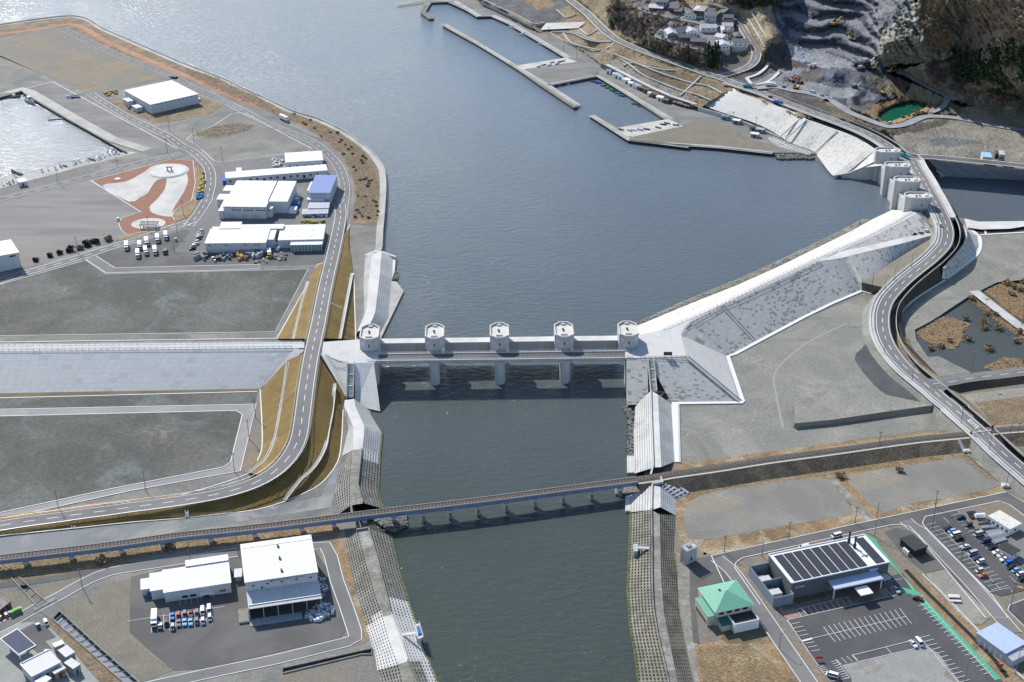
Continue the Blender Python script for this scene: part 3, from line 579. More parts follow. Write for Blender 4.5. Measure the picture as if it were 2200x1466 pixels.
br=cr(Z('L','800,975,5 920,965,4.9 1100,932,4.8 1300,908,4.6 1539,880,4.4')+[P(2420,775,4.2)],4)
lane_road('road',br,7,'branch road leaving the winding road beside the marsh',z=.2,shoulder=.6)
mb=MB();mb.poly(Z('L','700,880,5.2 790,930,5.2 880,930,5 940,930,5 945,1000,5 905,1030,5.1 930,1080,5.2 1000,1130,5.3 930,1100,5.3',),0);st(mb.build('road',asphalt),'flared mouth of the branch road')
slope('ground',[offs(br,3.7),[Vector((p.x,p.y,1.9))for p in offs(br,7.5)]],darkm if 0 else mat('dark_earth_shade',(0,0,0)),'dark bank below the near side of the branch road')
slope('ground',[offs(br,-3.7),[Vector((p.x,p.y,1.9))for p in offs(br,-7.0)]],drygrass_d,'grassy bank on the marsh side of the branch road')
fence('guard_rail',offs(br,3.6),'guard rail on the near side of the branch road',3,.8,1,rail_m,.15,'guard rail')
fence('guard_rail',offs(br,-3.6),'guard rail on the marsh side of the branch road',3,.8,1,steel,.15,'guard rail')
soil=mat('soil_holes',(.055,.055,.035),(.035,.035,.025),.5,grain=.3)
def holey(mb,T,B,du,rows,hw=.62,hh=.42,dep=.28,mi=0,mh=1,mt=None,skip=None):
 L=sum((b-a).length for a,b in zip(T,T[1:]));n=max(2,int(L/du));T=resample(T,n+1);B=resample(B,n+1)
 for i in range(n):
  for j in range(rows):
   off=0
   a,b=T[i].lerp(B[i],j/rows),T[i+1].lerp(B[i+1],j/rows);c,d=T[i+1].lerp(B[i+1],(j+1)/rows),T[i].lerp(B[i],(j+1)/rows)
   nn=(b-a).cross(d-a);
   if nn.z<0:a,b,c,d=b,a,d,c;nn=-nn
   nn.normalize();bil=lambda u,v:a.lerp(b,u).lerp(d.lerp(c,u),v)
   u0,u1,v0,v1=.5-hw/2,.5+hw/2,.5-hh/2,.5+hh/2
   A,Bq,C_,D=bil(u0,v0),bil(u1,v0),bil(u1,v1),bil(u0,v1)
   m=mt(i/n,j/rows)if mt else mi
   if skip and skip(i/n,j/rows):mb.face([a,b,c,d],m);continue
   for f in([a,b,Bq,A],[b,c,C_,Bq],[c,d,D,C_],[d,a,A,D]):mb.face(f,m)
   A2,B2,C2,D2=[p-nn*dep for p in(A,Bq,C_,D)]
   for f in([A,Bq,B2,A2],[Bq,C_,C2,B2],[C_,D,D2,C2],[D,A,A2,D2]):mb.face(f,m)
   mb.face([A2,B2,C2,D2],mh)
def rubble(name,poly2,label,n,s=.9,z=.5,cat='rubble',m=None):
 """heap of loose angular stones over the outline"""
 xs=[p.x for p in poly2];ys=[p.y for p in poly2];mb=MB();k=0;rnd=random.Random(n)
 def inside(x,y):
  c=False
  for i in range(len(poly2)):
   a,b=poly2[i-1],poly2[i]
   if(a.y>y)!=(b.y>y)and x<(b.x-a.x)*(y-a.y)/(b.y-a.y)+a.x:c=not c
  return c
 while k<n:
  x,y=rnd.uniform(min(xs),max(xs)),rnd.uniform(min(ys),max(ys))
  if not inside(x,y):k+=.2;continue
  r=s*rnd.uniform(.5,1.2);ang=rnd.uniform(0,3);cz=z+rnd.uniform(0,.5)
  pts=[Vector((x+math.cos(ang+t*math.pi/2)*r*rnd.uniform(.7,1.2),y+math.sin(ang+t*math.pi/2)*r*rnd.uniform(.7,1.2),cz-r*.5))for t in range(4)]
  tp=[p+Vector((rnd.uniform(-.2,.2),rnd.uniform(-.2,.2),r*rnd.uniform(.7,1.2)))for p in pts]
  mb.hexa(pts+tp);k+=1
 return tag(mb.build(name,m or rubble_m),label,None,None,'stuff')
def levee(label,cL,cR,land=None,river=None,matc=conc_d,ml=None,holes=(1.5,7),parapet=None,lt=None,rt=None,riv_moss=True,smalll=False,pm=None,hw=.62,hh=.34):
 """cL/cR: crest edges; land/river: toe lines (all world polylines)"""
 e=empty('levee',cL[len(cL)//2]*.5+cR[len(cR)//2]*.5-Vector((0,0,cL[0].z-2)),0,label,'levee')
 n=24;A,B=resample(cL,n),resample(cR,n)
 mb=MB();mb.loft([A,B]);mb.build('crest',matc,e)
 for ln,edge,nm,mt in((land,cL,'land_slope',lt),(river,cR,'river_slope',rt)):
  if not ln:continue
  mb=MB();holey(mb,resample(edge,n),resample(ln,n),holes[0],holes[1],mt=mt,hw=hw,hh=hh);mb.build(nm,[ml or matc,soil,conc_w,mat('moss_block',(.17,.185,.08),(.12,.13,.07),.3,grain=.3)],e)
 if river and riv_moss:
  mb=MB();q=resample(river,60);mb.bar(q,.9,.45,-.25)
  mb.build('mossy_foot',moss,e)
 if parapet:
  mb=MB();mb.bar(resample(parapet,n),.45,1.0,-.1);mb.build('parapet',pm or matc,e)
 return e
zc=6.6
def zz(code,s,z=2.0):return Z(code,s,z)
fresh=lambda u,v:0
levee('freshly rebuilt white levee piece below the west gate abutment',zz('N','380,95 378,155 470,370 463,600',zc),zz('N','478,82 492,165 583,365 560,590',zc),zz('N','382,170 395,250 420,380 352,662',2),zz('N','640,205 645,235 762,430 740,650',.4),conc_w,ml=conc,holes=(1.3,8),hw=.55,hh=.34)
levee('old grey levee piece just above the railway on the west bank',zz('N','463,600 440,920 442,1165',zc),zz('N','560,590 517,960 577,1140',zc),zz('N','352,662 262,1030 312,1255',2),zz('N','740,650 722,1000 770,1197',.4),conc_d,parapet=zz('N','552,590 516,960 570,1140',zc),hw=.68,hh=.46,holes=(2.0,7),rt=lambda u,v:2 if u<.16 else(3 if v>.86 else 0))
levee('long weathered levee downstream of the railway on the west bank',zz('O','350,200 400,400 480,680 560,918',zc),zz('O','440,185 500,400 590,745 628,900',zc),zz('O','235,290 290,560 350,780 412,1000',2),zz('O','620,230 645,330 700,560 772,780 828,950',.4),conc_d,parapet=zz('O','437,185 500,400 590,745 625,900',zc),hw=.68,hh=.46,holes=(1.9,7),lt=lambda u,v:2 if u>.93 and v<.5 else 0,rt=lambda u,v:3 if v>.86 else(2 if u>.78 and v<.95 else 0))
levee('renewed white levee piece beside the small river gauge platform',zz('O','560,918 590,1030 625,1150 690,1315',zc),zz('O','628,900 665,1000 710,1110 765,1290',zc),zz('O','412,1000 440,1085 490,1230 510,1365',2),zz('O','828,950 862,1060 893,1175 945,1290',.4),conc_w,ml=conc,parapet=zz('O','628,900 665,1000 710,1110 765,1290',zc),holes=(1.9,7),lt=lambda u,v:2,rt=lambda u,v:2)
levee('weathered levee stub at the bottom edge of the west bank',zz('O','690,1315 725,1466 770,1650',zc),zz('O','765,1290 830,1466 900,1650',zc),zz('O','510,1365 545,1466 600,1650',2),zz('O','945,1290 1015,1466 1090,1650',.4),conc_d,parapet=zz('O','768,1290 832,1466 900,1650',zc),hw=.68,hh=.46,holes=(1.9,7),rt=lambda u,v:2 if v>.5 else 0)
levee('white new revetment on the west bank just upstream of the near gate',zz('H','885,256 862,450 840,690 776,828',6),zz('H','955,244 935,460 906,690 862,790',6),zz('H','835,268 822,448 826,700 764,860',2),zz('H','1055,276 1030,455 1004,722 930,872',.8),conc_w,ml=conc,holes=(1.5,7),hw=.5,hh=.34,riv_moss=False,lt=lambda u,v:0,rt=lambda u,v:2 if u<.3 else 0)
mb=MB();mb.prism(zz('H','1022,458 1062,460 1116,530 942,888 925,870 1004,722',1.0),-2);st(mb.build('pavement',quay),'flat white apron at the foot of the new upstream revetment')
mb=MB();mb.prism(zz('H','1040,275 1058,278 1050,385 1030,440',1.6),-2);mb.prism(zz('H','832,262 908,232 962,238 1058,272 1055,282 960,250 905,246 836,272',3.2),1.0);tag(mb.build('end_wall',conc_w),'white end wall closing the top of the new upstream revetment','wall')
rubble('rubble',zz('H','1035,400 1070,395 1075,450 1030,455',.3),'dark stones beside the new upstream revetment',60,.9,.3)
levee('freshly rebuilt white levee between the east gate abutment and the railway',zz('T','555,38 566,300 590,800',zc),zz('T','485,0 492,300 512,805',zc),zz('T','697,140 712,440 732,742',2),zz('T','318,145 300,440 308,868',1.2),conc_w,ml=conc,holes=(1.3,8),parapet=zz('T','480,0 488,300 506,800',zc),riv_moss=False,hw=.5,hh=.3)
levee('freshly rebuilt white levee piece just below the railway on the east bank',zz('T','582,1010 582,1222',zc),zz('T','498,990 488,1250',zc),zz('T','748,1140 748,1312',2),zz('T','262,1098 262,1275',.8),conc_w,ml=conc,holes=(1.3,8),parapet=zz('T','494,990 486,1250',zc),riv_moss=False,hw=.5,hh=.3)
levee('long weathered levee downstream of the railway on the east bank',zz('U','445,98 450,300 455,600 480,900 540,1200 590,1466 630,1640',zc),zz('U','382,65 385,380 385,620 395,860 435,1100 505,1400 560,1640',zc),zz('U','578,105 562,380 590,560 602,860 652,1150 722,1466 770,1640',2),zz('U','205,90 195,400 180,700 200,1000 250,1280 268,1466 280,1640',.4),conc_d,parapet=zz('U','378,65 382,380 382,620 392,860 432,1100 502,1400 556,1640',zc),ml=mat('levee_old',(.21,.195,.155),(.14,.13,.105),.12,grain=.25,c3=(.28,.26,.21),s3=.06),hw=.7,hh=.5,holes=(2.0,8),rt=lambda u,v:3 if v>.88 else 0)
mb=MB();mb.prism(zz('T','697,138 762,138 775,745 732,745',2.5),1.5);
for i in range(32):
 a,b=zz('T','762,150 775,740',2.5);p=a.lerp(b,i/31);mb.box(p.x-.1,p.y-.5,2.0,p.x+.9,p.y+.5,2.62)
st(mb.build('path',line_w),'bright white berm with a toothed edge beside the new east levee')
e=empty('slope_panel',P(1450,1050,2),0,'white framed panel of five rows of blue grey openings beside the railway embankment','slope panel')
mb=MB();a,b,c,d=zz('T','592,1008',6.4)[0],zz('T','690,925',5.5)[0],zz('T','882,1080',2.2)[0],zz('T','745,1140',2.2)[0]
holey(mb,[a,b],[d,c],2.9,5,mi=0,hw=.84,hh=.55);mb.build('frame',[conc_w,mat('blue_grey',(.16,.18,.25),grain=.1)],e)
rubble('rubble',zz('T','235,160 300,240 303,680 232,680 240,500 255,300 190,190',.3),'dark loose stones along the foot of the new east levee',420,.8,.2)
rubble('rubble',zz('D','1655,1290 1990,1290 2005,1345 1690,1345',.6),'loose stone revetment between the far quay and the white sea wall',500,1.1,.6)
rubble('rubble',zz('N','640,1275 1010,1245 1015,1370 860,1430 700,1330',.8),'mossy stones under the railway viaduct on the west bank',500,.9,.4)
for q,l in((zz('T','230,680 305,680 307,855 232,858',1.0),'white grid of foot blocks above the railway on the east bank'),(zz('T','215,1105 292,1100 292,1255 212,1262',1.0),'white grid of foot blocks below the railway on the east bank'),(zz('S','1620,290 1850,262 1830,310 1625,325',1.2),'old grey grid of foot blocks under the east end of the viaduct')):
 mb=MB();mb.prism(up(q,-.1),-1);o0=None;holey(mb,[q[0],q[1]],[q[3],q[2]],1.8 if l[0]=='w' else 2.6,9 if l[0]=='w' else 4,hw=.6,hh=.6,dep=.4)
 tag(mb.build('block_grid',[conc_w if l[0]=='w' else conc_d,soil]),l,'block grid')
for q,l in(('N|445,1165,6.6 455,1245,6.6','west bank above the viaduct'),('O|335,195,6.6 440,180,6.6','west bank below the viaduct'),('T|500,800,6.6 478,890,6.6','east bank above the viaduct'),('T|580,910,6.6 605,965,6.6 492,985,6.6','east bank below the viaduct')):
 c,s=q.split('|');mb=MB();mb.bar(Z(c,s),.8,1.8,-1);tag(mb.build('flood_wall',conc if 'east' in l else conc_d),'short concrete flood wall on the '+l,'wall')
e=empty('stairs',zz('T','700,900',5)[0],0,'slim flight of steps along the panel beside the railway','stairs');mb=MB();mb.bar(zz('T','680,930,5.6 875,1075,2.3'),1.2,.3);mb.build('steps',conc_w,e);mb=MB();mb.bar(zz('T','690,925,6.6 885,1068,3.3'),.12,.12);mb.build('handrail',steel,e)
TR=cr([P(-260,1228,7.6)]+Z('R','0,222,7.6 700,140,7.6')+Z('Q','0,193,7.6 600,110,7.6 1200,48,7.6')+Z('S','0,448,7.6 600,378,7.6 1200,300,7.6 1860,212,7.5')+Z('W','0,283,7.4 300,240,7.3 600,192,7.2 1000,138,7.0 1500,68,6.8 1860,32,6.6')+Z('c','900,290,6.6 1080,265,6.6 1466,235,6.5')+[P(2420,905,6.4)],4)
def tidx(p):return min(range(len(TR)),key=lambda i:(Vector((TR[i].x-p.x,TR[i].y-p.y,0))).length)
i0=tidx(P(1385,1026,7.5));vi=TR[:i0];em=TR[i0-1:]
e=empty('railway_viaduct',vi[len(vi)//2]-Vector((0,0,7.6)),0,'single track railway viaduct of blue grey girders crossing the river','viaduct')
mb=MB();mb.bar(vi,3.5,.35,-.75);mb.build('deck',mat('deck_brown',(.13,.10,.08),(.18,.15,.13),.4,grain=.2),e)
mb=MB();mb.bar(offs(vi,-1.3),.35,1.9,-2.65);mb.bar(offs(vi,1.3),.35,1.9,-2.65);mb.bar(offs(vi,1.7),.15,.9,-1.35);mb.build('girders',mat('girder_blue',(.20,.25,.38),(.17,.21,.32),.3,grain=.08,rough=.5),e)
mb=MB()
for s in(-1.8,1.8):mb.bar(offs(vi,s),.14,.5,-.45)
mb.build('kerb_beam',mat('kerb_beige',(.55,.50,.42),grain=.1),e)
sleeper=mat('sleeper',(.30,.29,.27),grain=.15);railm=mat('rail_rust',(.16,.10,.075),grain=.1,rough=.5)
mb=MB();q=resample(TR,int(sum((b-a).length for a,b in zip(TR,TR[1:]))/1.5));qa=offs(q,-1.2);qb=offs(q,1.2)
for a,b in zip(qa,qb):mb.bar([a,b],.45,.16,-.36)
ot=mb.build('railway_track',sleeper);tag(ot,'single railway track of pale sleepers across the viaduct and embankment','railway track')
mb=MB()
for s in(-.55,.55):mb.bar(offs(TR,s),.14,.2,-.2)
r_=mb.build('rails',railm,ot)if 0 else None
mb2=mb.mesh('rails',railm,ot.location);r_=bpy.data.objects.new('rail',mb2);COL.objects.link(r_);r_.parent=ot
px_list=[62.5,163,262,358,454,547,642,712,775,853,914,974,1033,1091,1150,1209.5,1267,1325]
for k,px in enumerate(px_list):
 best=min(range(len(vi)-1),key=lambda i:abs(1100+F*vi[i].x/(vi[i].y*_c+(H-vi[i].z)*_s)-px));p=vi[best];t=(vi[best+1]-p);ang=math.atan2(t.y,t.x)
 wet=px>880;e2=mb=MB();M_=Matrix.Rotation(ang,4,'Z');M_.translation=Vector((p.x,p.y,0))
 zb=-2 if wet else 1.9
 mb.box(-.75,-1.5,zb,.75,1.5,4.0,M=M_);pe=empty('viaduct_pier',Vector((p.x,p.y,max(zb,0))),0,'concrete viaduct pier %s'%('standing in the river' if wet else 'standing on dry ground'),'pier','viaduct piers in the river' if wet else 'viaduct piers on land')
 mb.build('shaft',conc_d,pe);mb=MB();mb.box(-1.0,-2.4,4.0,1.0,2.4,4.95,M=M_);mb.build('cap',conc,pe)
 ORD='first second third fourth fifth sixth seventh eighth ninth tenth'.split()
 idx=[x for x in px_list if(x>880)==wet].index(px);pe['label']=('%s concrete viaduct pier from the west bank, standing in the river' if wet else '%s concrete viaduct pier from the left edge of the photo, standing on land')%ORD[idx]
e=empty('railway_embankment',em[len(em)//2]-Vector((0,0,6)),0,'grassy railway embankment from the river to the level crossing','embankment')
mb=MB();mb.strip(em,-2.6,2.6,-.5);mb.build('ballast',mat('ballast',(.085,.08,.07),(.12,.11,.10),.5,grain=.4,gs=2),e)
mb=MB();mb.loft([up(offs(em,2.6),-.5),up(offs(em,3.4),-.6)]);mb.build('service_path',mat('kerb_beige',(0,0,0)),e)
mb=MB();mb.loft([up(offs(em,3.4),-.6),[Vector((p.x,p.y,1.9))for p in offs(em,9.6)]]);mb.build('near_slope',drygrass_d,e)
mb=MB();mb.loft([up(offs(em,-2.6),-.5),[Vector((p.x,p.y,1.9))for p in offs(em,-9.5)]]);mb.build('far_slope',drygrass,e)
for s_,l in(('952,188,5.8 975,250,2.2','halfway along'),('1795,72,5.8 1830,150,2.2','near the level crossing on')):mb=MB();mb.bar(Z('W',s_),1.6,.3);tag(mb.build('drain_gutter',conc_w),'pale gutter stepping down %s the railway embankment'%l,'drain','gutters on the railway embankment')
def shs(name,code,s,m,dz,label=None,**k):return sheet(name,Z(code,s),m,dz,label,**k)
cp=left_coast[left_coast.index(min(left_coast,key=lambda p:(p-Z('p','803,560')[0]).length)):left_coast.index(min(left_coast,key=lambda p:(p-Z('A','0,210')[0]).length))+1]
cpc=cr(cp,8)
mb=MB();mb.strip(cpc,-4.6,0,.06,0);mb.bar(offs(cpc,-.5),.8,.9,0,0);st(mb.build('pavement',quay),'pale concrete quay running along the bay side of the west lowland')
inner=Z('G','1955,820 1670,820 1715,560 1700,380 1640,240')+Z('B','1440,850 1350,760 1250,680 980,530 860,470 700,400 450,300 200,180 0,80')+Z('A','1640,745 1400,628 530,232 480,235 0,320')+[P(-300,115)]
outer=offs(cpc,-4.6)[14:]+[P(-300,75)]
sheet('grass',inner+outer[::-1],drygrass_d,.04,'brown scrub between the quay and the shore road')
mb=MB();mb.strip(cr([P(-200,95)]+Z('A','0,290 400,237 640,212 900,350 1300,530')+Z('B','190,178 350,255 520,325 720,400'),6),-3.2,3.2,.08);st(mb.build('path',redearth),'long red earth path through the bayside scrub')
mb=MB();mb.strip(cr(Z('B','1280,665 1400,745 1530,865 1615,1000 1645,1150 1630,1290 1608,1420'),5),-.9,.9,.08);st(mb.build('path',asphalt_old),'narrow pale path curving through the bayside scrub')
mb=MB()
for i in range(14):
 a=Z('B','985,535')[0].lerp(Z('B','1245,655')[0],i/13);b=Z('B','955,560')[0].lerp(Z('B','1215,672')[0],i/13);mb.strip([a,b],-.3,.3,.16)
st(mb.build('road',line_worn),'striped parking bays beside the shore road')
shs('ground','A','0,342 500,258 1385,640 1355,668 720,780 640,750 450,668 380,640 0,480 -900,300 -900,480',gravel_grass,.03,'brown vacant plot at the north of the lowland')
shs('ground','A','-900,560 0,470 380,640 430,680 180,745 0,770 -900,900',gravel,.03,'pale vacant plot beside the harbour basin')
shs('ground','A','455,678 700,805 1505,1258 1410,1300 1195,1290 990,1175 235,765',asphalt_old,.05,'weathered asphalt dock yard',kerb=None)
mb=MB();mb.strip(Z('A','440,690 1500,1258'),-.5,.5,.12);mb.strip(Z('A','440,690 180,760 -300,850'),-.5,.5,.12);st(mb.build('road',line_worn),'long pale kerb line of the dock yard')
bq=Z('A','95,793 180,768 205,788 560,1000 900,1190 1195,1285');mb=MB();mb.strip(bq,-9.5,0,.09);mb.bar(offs(bq,-.4),.8,.4,0);st(mb.build('pavement',quay),'concrete quay along the inner harbour basin')
mb=MB();mb.loft([up(Z('A','1195,1285 1010,1252 ')+Z('F','450,150 0,250 -1200,480'),-1.9 if 0 else-1.9),up(Z('A','1190,1300')+Z('F','1200,30 500,230 0,350 -1200,620'),.07)]);
o=shs('pavement','F','-1200,500 0,245 440,150 800,68 1120,14 1300,-20 1400,-10 1180,50 800,140 500,225 240,290 0,358 -1200,640',quay,.06,'pale concrete slipway with small boats at the inner harbour')
def rd(label,pts,w,**k):return lane_road('road',cr(pts,5),w,label,**k)
rd('road running past the inner harbour',Z('F','-700,630 0,468 150,430 290,398 420,362 560,322 690,290 830,252 1000,208 1200,155 1420,95 1640,45 1850,0'),7.5,z=.12,lm=line_w,shoulder=.5)
rd('road past the dark bushes to the factory crossroads',Z('F','-800,1530 0,1300 100,1265 250,1215 390,1180 540,1135 690,1090 830,1050 970,1005 1110,960 1240,918 1380,880 1520,832 1660,785 1830,728 1960,680'),8,z=.12,shoulder=.5,lw=.4)
rd('curving road between the park and the factories',Z('A','760,790 920,895 1100,1000 1300,1095 1430,1160 1540,1240')+Z('B','60,800 150,880 205,950 228,1030 222,1130 195,1230')+Z('G','215,560 130,700 20,840'),8,z=.14,shoulder=.6)
rd('pale road north of the white warehouse',Z('A','600,800 760,790 1100,720 1400,660 1500,660'),7,z=.10,center=None,edge=False,m=asphalt)
rd('pale road south of the white warehouse',Z('A','1300,1090 1420,1060 1700,1000 1990,925 2080,900'),7,z=.10,center=None,edge=True,lm=line_worn,m=asphalt)
rd('access road along the north side of the factories',Z('B','230,960 420,915 700,880 900,850 1100,830 1240,800'),7,z=.09,center=None,edge=True,lm=line_worn)
shs('grass','A','1000,850 820,830 900,900 1190,985 1300,1045 1400,1040 1780,965 1880,890 1700,820',drygrass_d,.05,'dry grass plot round the white warehouse')
shs('ground','B','0,690 60,640 260,560 420,450 480,440 560,455 820,595 1160,775 1130,800 700,850 340,900 260,890 180,815 60,715',gravel,.04,'vacant plot with a yellow grass patch',kerb=line_worn,kw=.5)
shs('ground','F','-800,720 0,520 300,435 360,420 920,278 1430,600 1240,665 1205,740 1290,830 1180,885 900,960 250,1170 220,1180 -800,1300',mat('striped_paving',(.235,.225,.21),(.165,.16,.15),.035,lo=.38,hi=.62,grain=.16,stretch=(.35,2.4,1),rot=R(-12),c3=(.23,.205,.18),s3=.02),.05,'streaked grey paved field beside the park')
shs('pavement','F','930,277 1480,132 1740,58 1960,75 1985,300 1945,480 1775,580 1750,640 1790,700 1700,745 1290,830 1230,775 1205,712 1240,658 1435,598',redpave,.09,'red paved park with white curving lawns',kerb=True,kw=.4)
wp=cr(Z('F','1040,330 1270,290 1450,200 1540,135 1650,107 1800,110 1870,150 1910,260 1880,370 1800,500 1755,580 1745,645 1600,625 1530,590 1518,545 1600,460 1670,370 1692,280 1690,250 1600,270 1545,330 1500,405 1420,450 1315,492'),4,True)
sheet('pavement',wp,white_pave,.16,'white curving paving in the red park')
shs('grass','F','1965,80 2035,120 2090,200 2060,420 1990,520 1930,632 1700,745 1290,830 1180,885 1300,870 1700,760 1940,640 2010,560 2000,480 1985,300',drygrass_d,.07,'dry grass fringe of the red park')
shs('grass','F','1960,78 2030,150 2075,230 2050,420 1930,632 1785,690 1755,640 1780,580 1945,490 1990,300',drygrass,.12,'dry grass verge between park and curving road')
shs('grass','F','1190,885 1220,850 1500,780 1690,720 1700,745 1560,800 1250,880',drygrass,.13,'tufted grass strip along the lower edge of the park')
def disc(mb,c,rx,ry,z0,z1,mi=0,n=36,rot=0):
 mb.prism([Vector((c.x+math.cos(2*math.pi*i/n+rot)*rx,c.y+math.sin(2*math.pi*i/n+rot)*ry,0))for i in range(n)],z0,z1,mi)
e=empty('plaza',Z('F','1710,185')[0],0,'round raised white plaza with steps in the red park','plaza');c=Z('F','1710,182')[0]
for k,(r,z)in enumerate(((14.5,2.25),(13.6,2.5),(12.6,2.75))):
 mb=MB();disc(mb,c,r,r*1.0,2.1,z);mb.build('step',[conc,white_pave,conc_w][k],e)
e=empty('monument',Z('F','1722,175',2.75)[0],0,'small dark arched monument on the round plaza','monument');mb=MB();c=Z('F','1722,175',2.75)[0]
for s in(-1,1):mb.box(c.x+s*1.4-.3,c.y-.3,2.7,c.x+s*1.4+.3,c.y+.3,5.2)
mb.build('pillar',rail_m,e);mb=MB();mb.box(c.x-2,c.y-.6,5.2,c.x+2,c.y+.6,5.7);mb.build('lintel',conc_d,e);mb=MB();mb.box(c.x-2.4,c.y-1.2,2.7,c.x+2.4,c.y+1.2,3.0);mb.build('plinth',conc,e)
c=Z('F','1508,716')[0];mb=MB();disc(mb,c,11,9,2.05,2.3);st(mb.build('pavement',white_pave),'small white oval at the lower end of the park')
e=empty('pergola',Z('F','1512,712')[0],0,'dark slatted pergola on the small white oval','pergola');mb=MB();c=Z('F','1512,706',5)[0]
for i in range(9):mb.box(c.x-5.6+i*1.3,c.y-3,4.9,c.x-4.8+i*1.3,c.y+3,5.1)
mb.box(c.x-5.8,c.y-3,4.6,c.x+5.8,c.y-2.7,4.9);mb.box(c.x-5.8,c.y+2.7,4.6,c.x+5.8,c.y+3,4.9);mb.build('slats',rail_m,e)
for sx in(-5,5):
 for sy in(-2.8,2.8):mb=MB();mb.box(c.x+sx-.15,c.y+sy-.15,2.2,c.x+sx+.15,c.y+sy+.15,4.6);mb.build('post',rail_m,e)
c=Z('F','1195,262')[0];mb=MB();disc(mb,c,2.2,2.2,2.1,2.5);tag(mb.build('planter',conc_w),'small round white planter on the red paving','planter')
mb=MB();q=Z('F','920,278 1435,600');mb.bar(q,1.0,.25);st(mb.build('path',line_worn),'pale kerb with hedge gaps along the park edge')
sheet('ground',Z('p','462,355 560,338 660,325 694,333 711,359 719,401 704,548 694,563 664,569 250,579 205,552 264,529 400,492 425,470 440,440 452,395'),asphalt,.05,'asphalt yard round the white factory sheds')
shs('ground','F','970,1045 1250,945 1900,770 1930,800 1760,1000 2175,1030 2175,1140 1180,1165',asphalt_new,.08,'darker asphalt truck park')
shs('ground','G','-200,1130 100,1110 780,1115 1400,1090 1440,1110 1400,1195 1250,1222 -200,1245',asphalt_new,.085,'dark storage yard south of the factory sheds')
shs('road','F','870,1080 970,1040 1170,1165 2175,1140 2640,1130 2640,1175 2175,1190 1080,1215',asphalt,.10,'service lane between the truck park and the dark gravel field',kerb=True,kw=.5)
sheet('ground',Z('p','-300,700 0,612 184,560 228,589 460,583.5 662,579 591,713.5 0,722 -300,728'),gravel_dark,.05,'large dark gravel field north of the sea wall',kerb=True,kw=.4)
sheet('ground',Z('p','-300,735 0,724 590,715.5 594,727 0,735 -300,740'),gravel,.06,None)
mb=MB();mb.bar(Z('p','-300,741 0,736 594,728'),.6,.3);st(mb.build('pavement',kerb_m),'kerb line behind the sea wall')
sheet('ground',Z('p','-300,853 0,845 557,836 557,842 0,853 -300,862'),turf_d,.05,None)
mb=MB();mb.bar(Z('p','-300,862 0,856 553,842'),.6,.25);st(mb.build('pavement',kerb_m),'kerb line below the long sea wall slope')
sheet('ground',Z('p','-300,866 0,858 553,844 549,869 0,880 -300,888'),gravel_dark,.05,'strip of dark gravel below the sea wall')
outer=Z('M','-900,545 0,522 1595,490 1495,905 800,1030 0,1205 -900,1400');inn=Z('M','-900,590 0,565 1465,530 1508,555 1435,850 1390,882 700,1015 0,1165 -900,1360')
sheet('road',outer,mat('lane_concrete',(.30,.29,.275),(.25,.245,.235),.04,grain=.1),.10,'grey service lane looping round the dark gravel field',kerb=True,kw=.5)
sheet('ground',inn,gravel_dark,.17,'large dark gravel field south of the sea wall',kerb=True,kw=.5)
shs('grass','M','1500,905 1595,500 1612,420 1625,720 1600,835 1540,915',gravel_grass,.04,None)
shs('ground','M','2000,1060 2060,920 2080,870 2140,760 2150,900 2090,1000 2060,1130 1300,1250 0,1470 -300,1500 -300,1380 0,1320 1200,1200 1780,1110',mat('gravel_blue',(.20,.21,.215),(.155,.16,.165),.03,grain=.15,c3=(.30,.29,.27),s3=.04),.05,'blue grey gravel strip between the road bank and the railway')
sheet('grass',Z('R','-900,480 0,290 700,190 1485,80')+Z('Q','465,185 840,135 1205,90 1700,20 1900,10 1920,110 1700,130 1080,190 400,270 0,350')+Z('R','1485,255 1000,330 600,400 250,450 0,480 -900,620'),drygrass,.06,'dry grass and debris under the railway viaduct')
shs('road','R','-900,680 0,478 250,440 700,375 1200,310 1485,255 2600,140 2600,200 1485,290 1200,345 900,400 500,470 0,530',asphalt_new,.09,'dark shaded lane below the viaduct')
sheet('grass',Z('R','200,560 600,470 1000,340 1100,370 830,490 560,640 470,660'),mat('rough_ground',(.165,.155,.125),(.215,.185,.13),.05,grain=.3,c3=(.14,.135,.115),s3=.05),.07,None)
sheet('grass',Z('R','0,560 200,560 460,660 375,720 240,800 130,700 0,560'),MC['rough_ground'],.07,None)
sheet('grass',Z('R','600,765 700,690 900,590 1150,470 1290,430 1300,930 1490,1180')+Z('Q','520,1258 300,1345 240,1359 210,1340')+Z('R','1380,1450'),MC['rough_ground'],.07,'rough ground between canal and market yard')
sheet('grass',Z('R','500,830 1230,1470 1000,1466 800,1250 600,1020 480,900'),drygrass_d,.07,'rough verge beside the strutted canal')
shs('ground','Q','160,470 340,430 560,360 1000,270 1100,250 1720,245 1830,420 1985,915 1930,985 800,1245 520,1262 300,1075 150,940',asphalt_new,.08,'asphalt yard of the two white roofed market buildings')
lane_road('road',cr(Z('R','-500,1180 0,925 180,835 400,705 600,605 850,465 1100,365')+Z('Q','300,375 700,315 1070,265'),5),6,'lane running from the fuel station past the market yard',z=.13,center=None,shoulder=.25,m=asphalt)
lane_road('road',Z('Q','1700,215 1800,205 1850,300 1900,500 1980,720 2050,930 2055,985 1990,1020 1400,1165 800,1290 300,1400 100,1440'),6,'lane round the east side of the market yard',z=.12,center=None,shoulder=.25,m=asphalt)
shs('grass','Q','1740,255 1790,300 1990,905 2060,1005 2150,1020 1850,170 1800,170',drygrass,.05,None)
shs('grass','Q','1860,170 1960,60 2000,240 2200,950 2160,1010',drygrass,.055,'rough grass between the lane and the levee')
shs('grass','Q','1445,1300 2110,1140 2200,1140 2250,1400 1400,1500',gravel_grass,.06,'rough ground beyond the drain at the bottom edge')
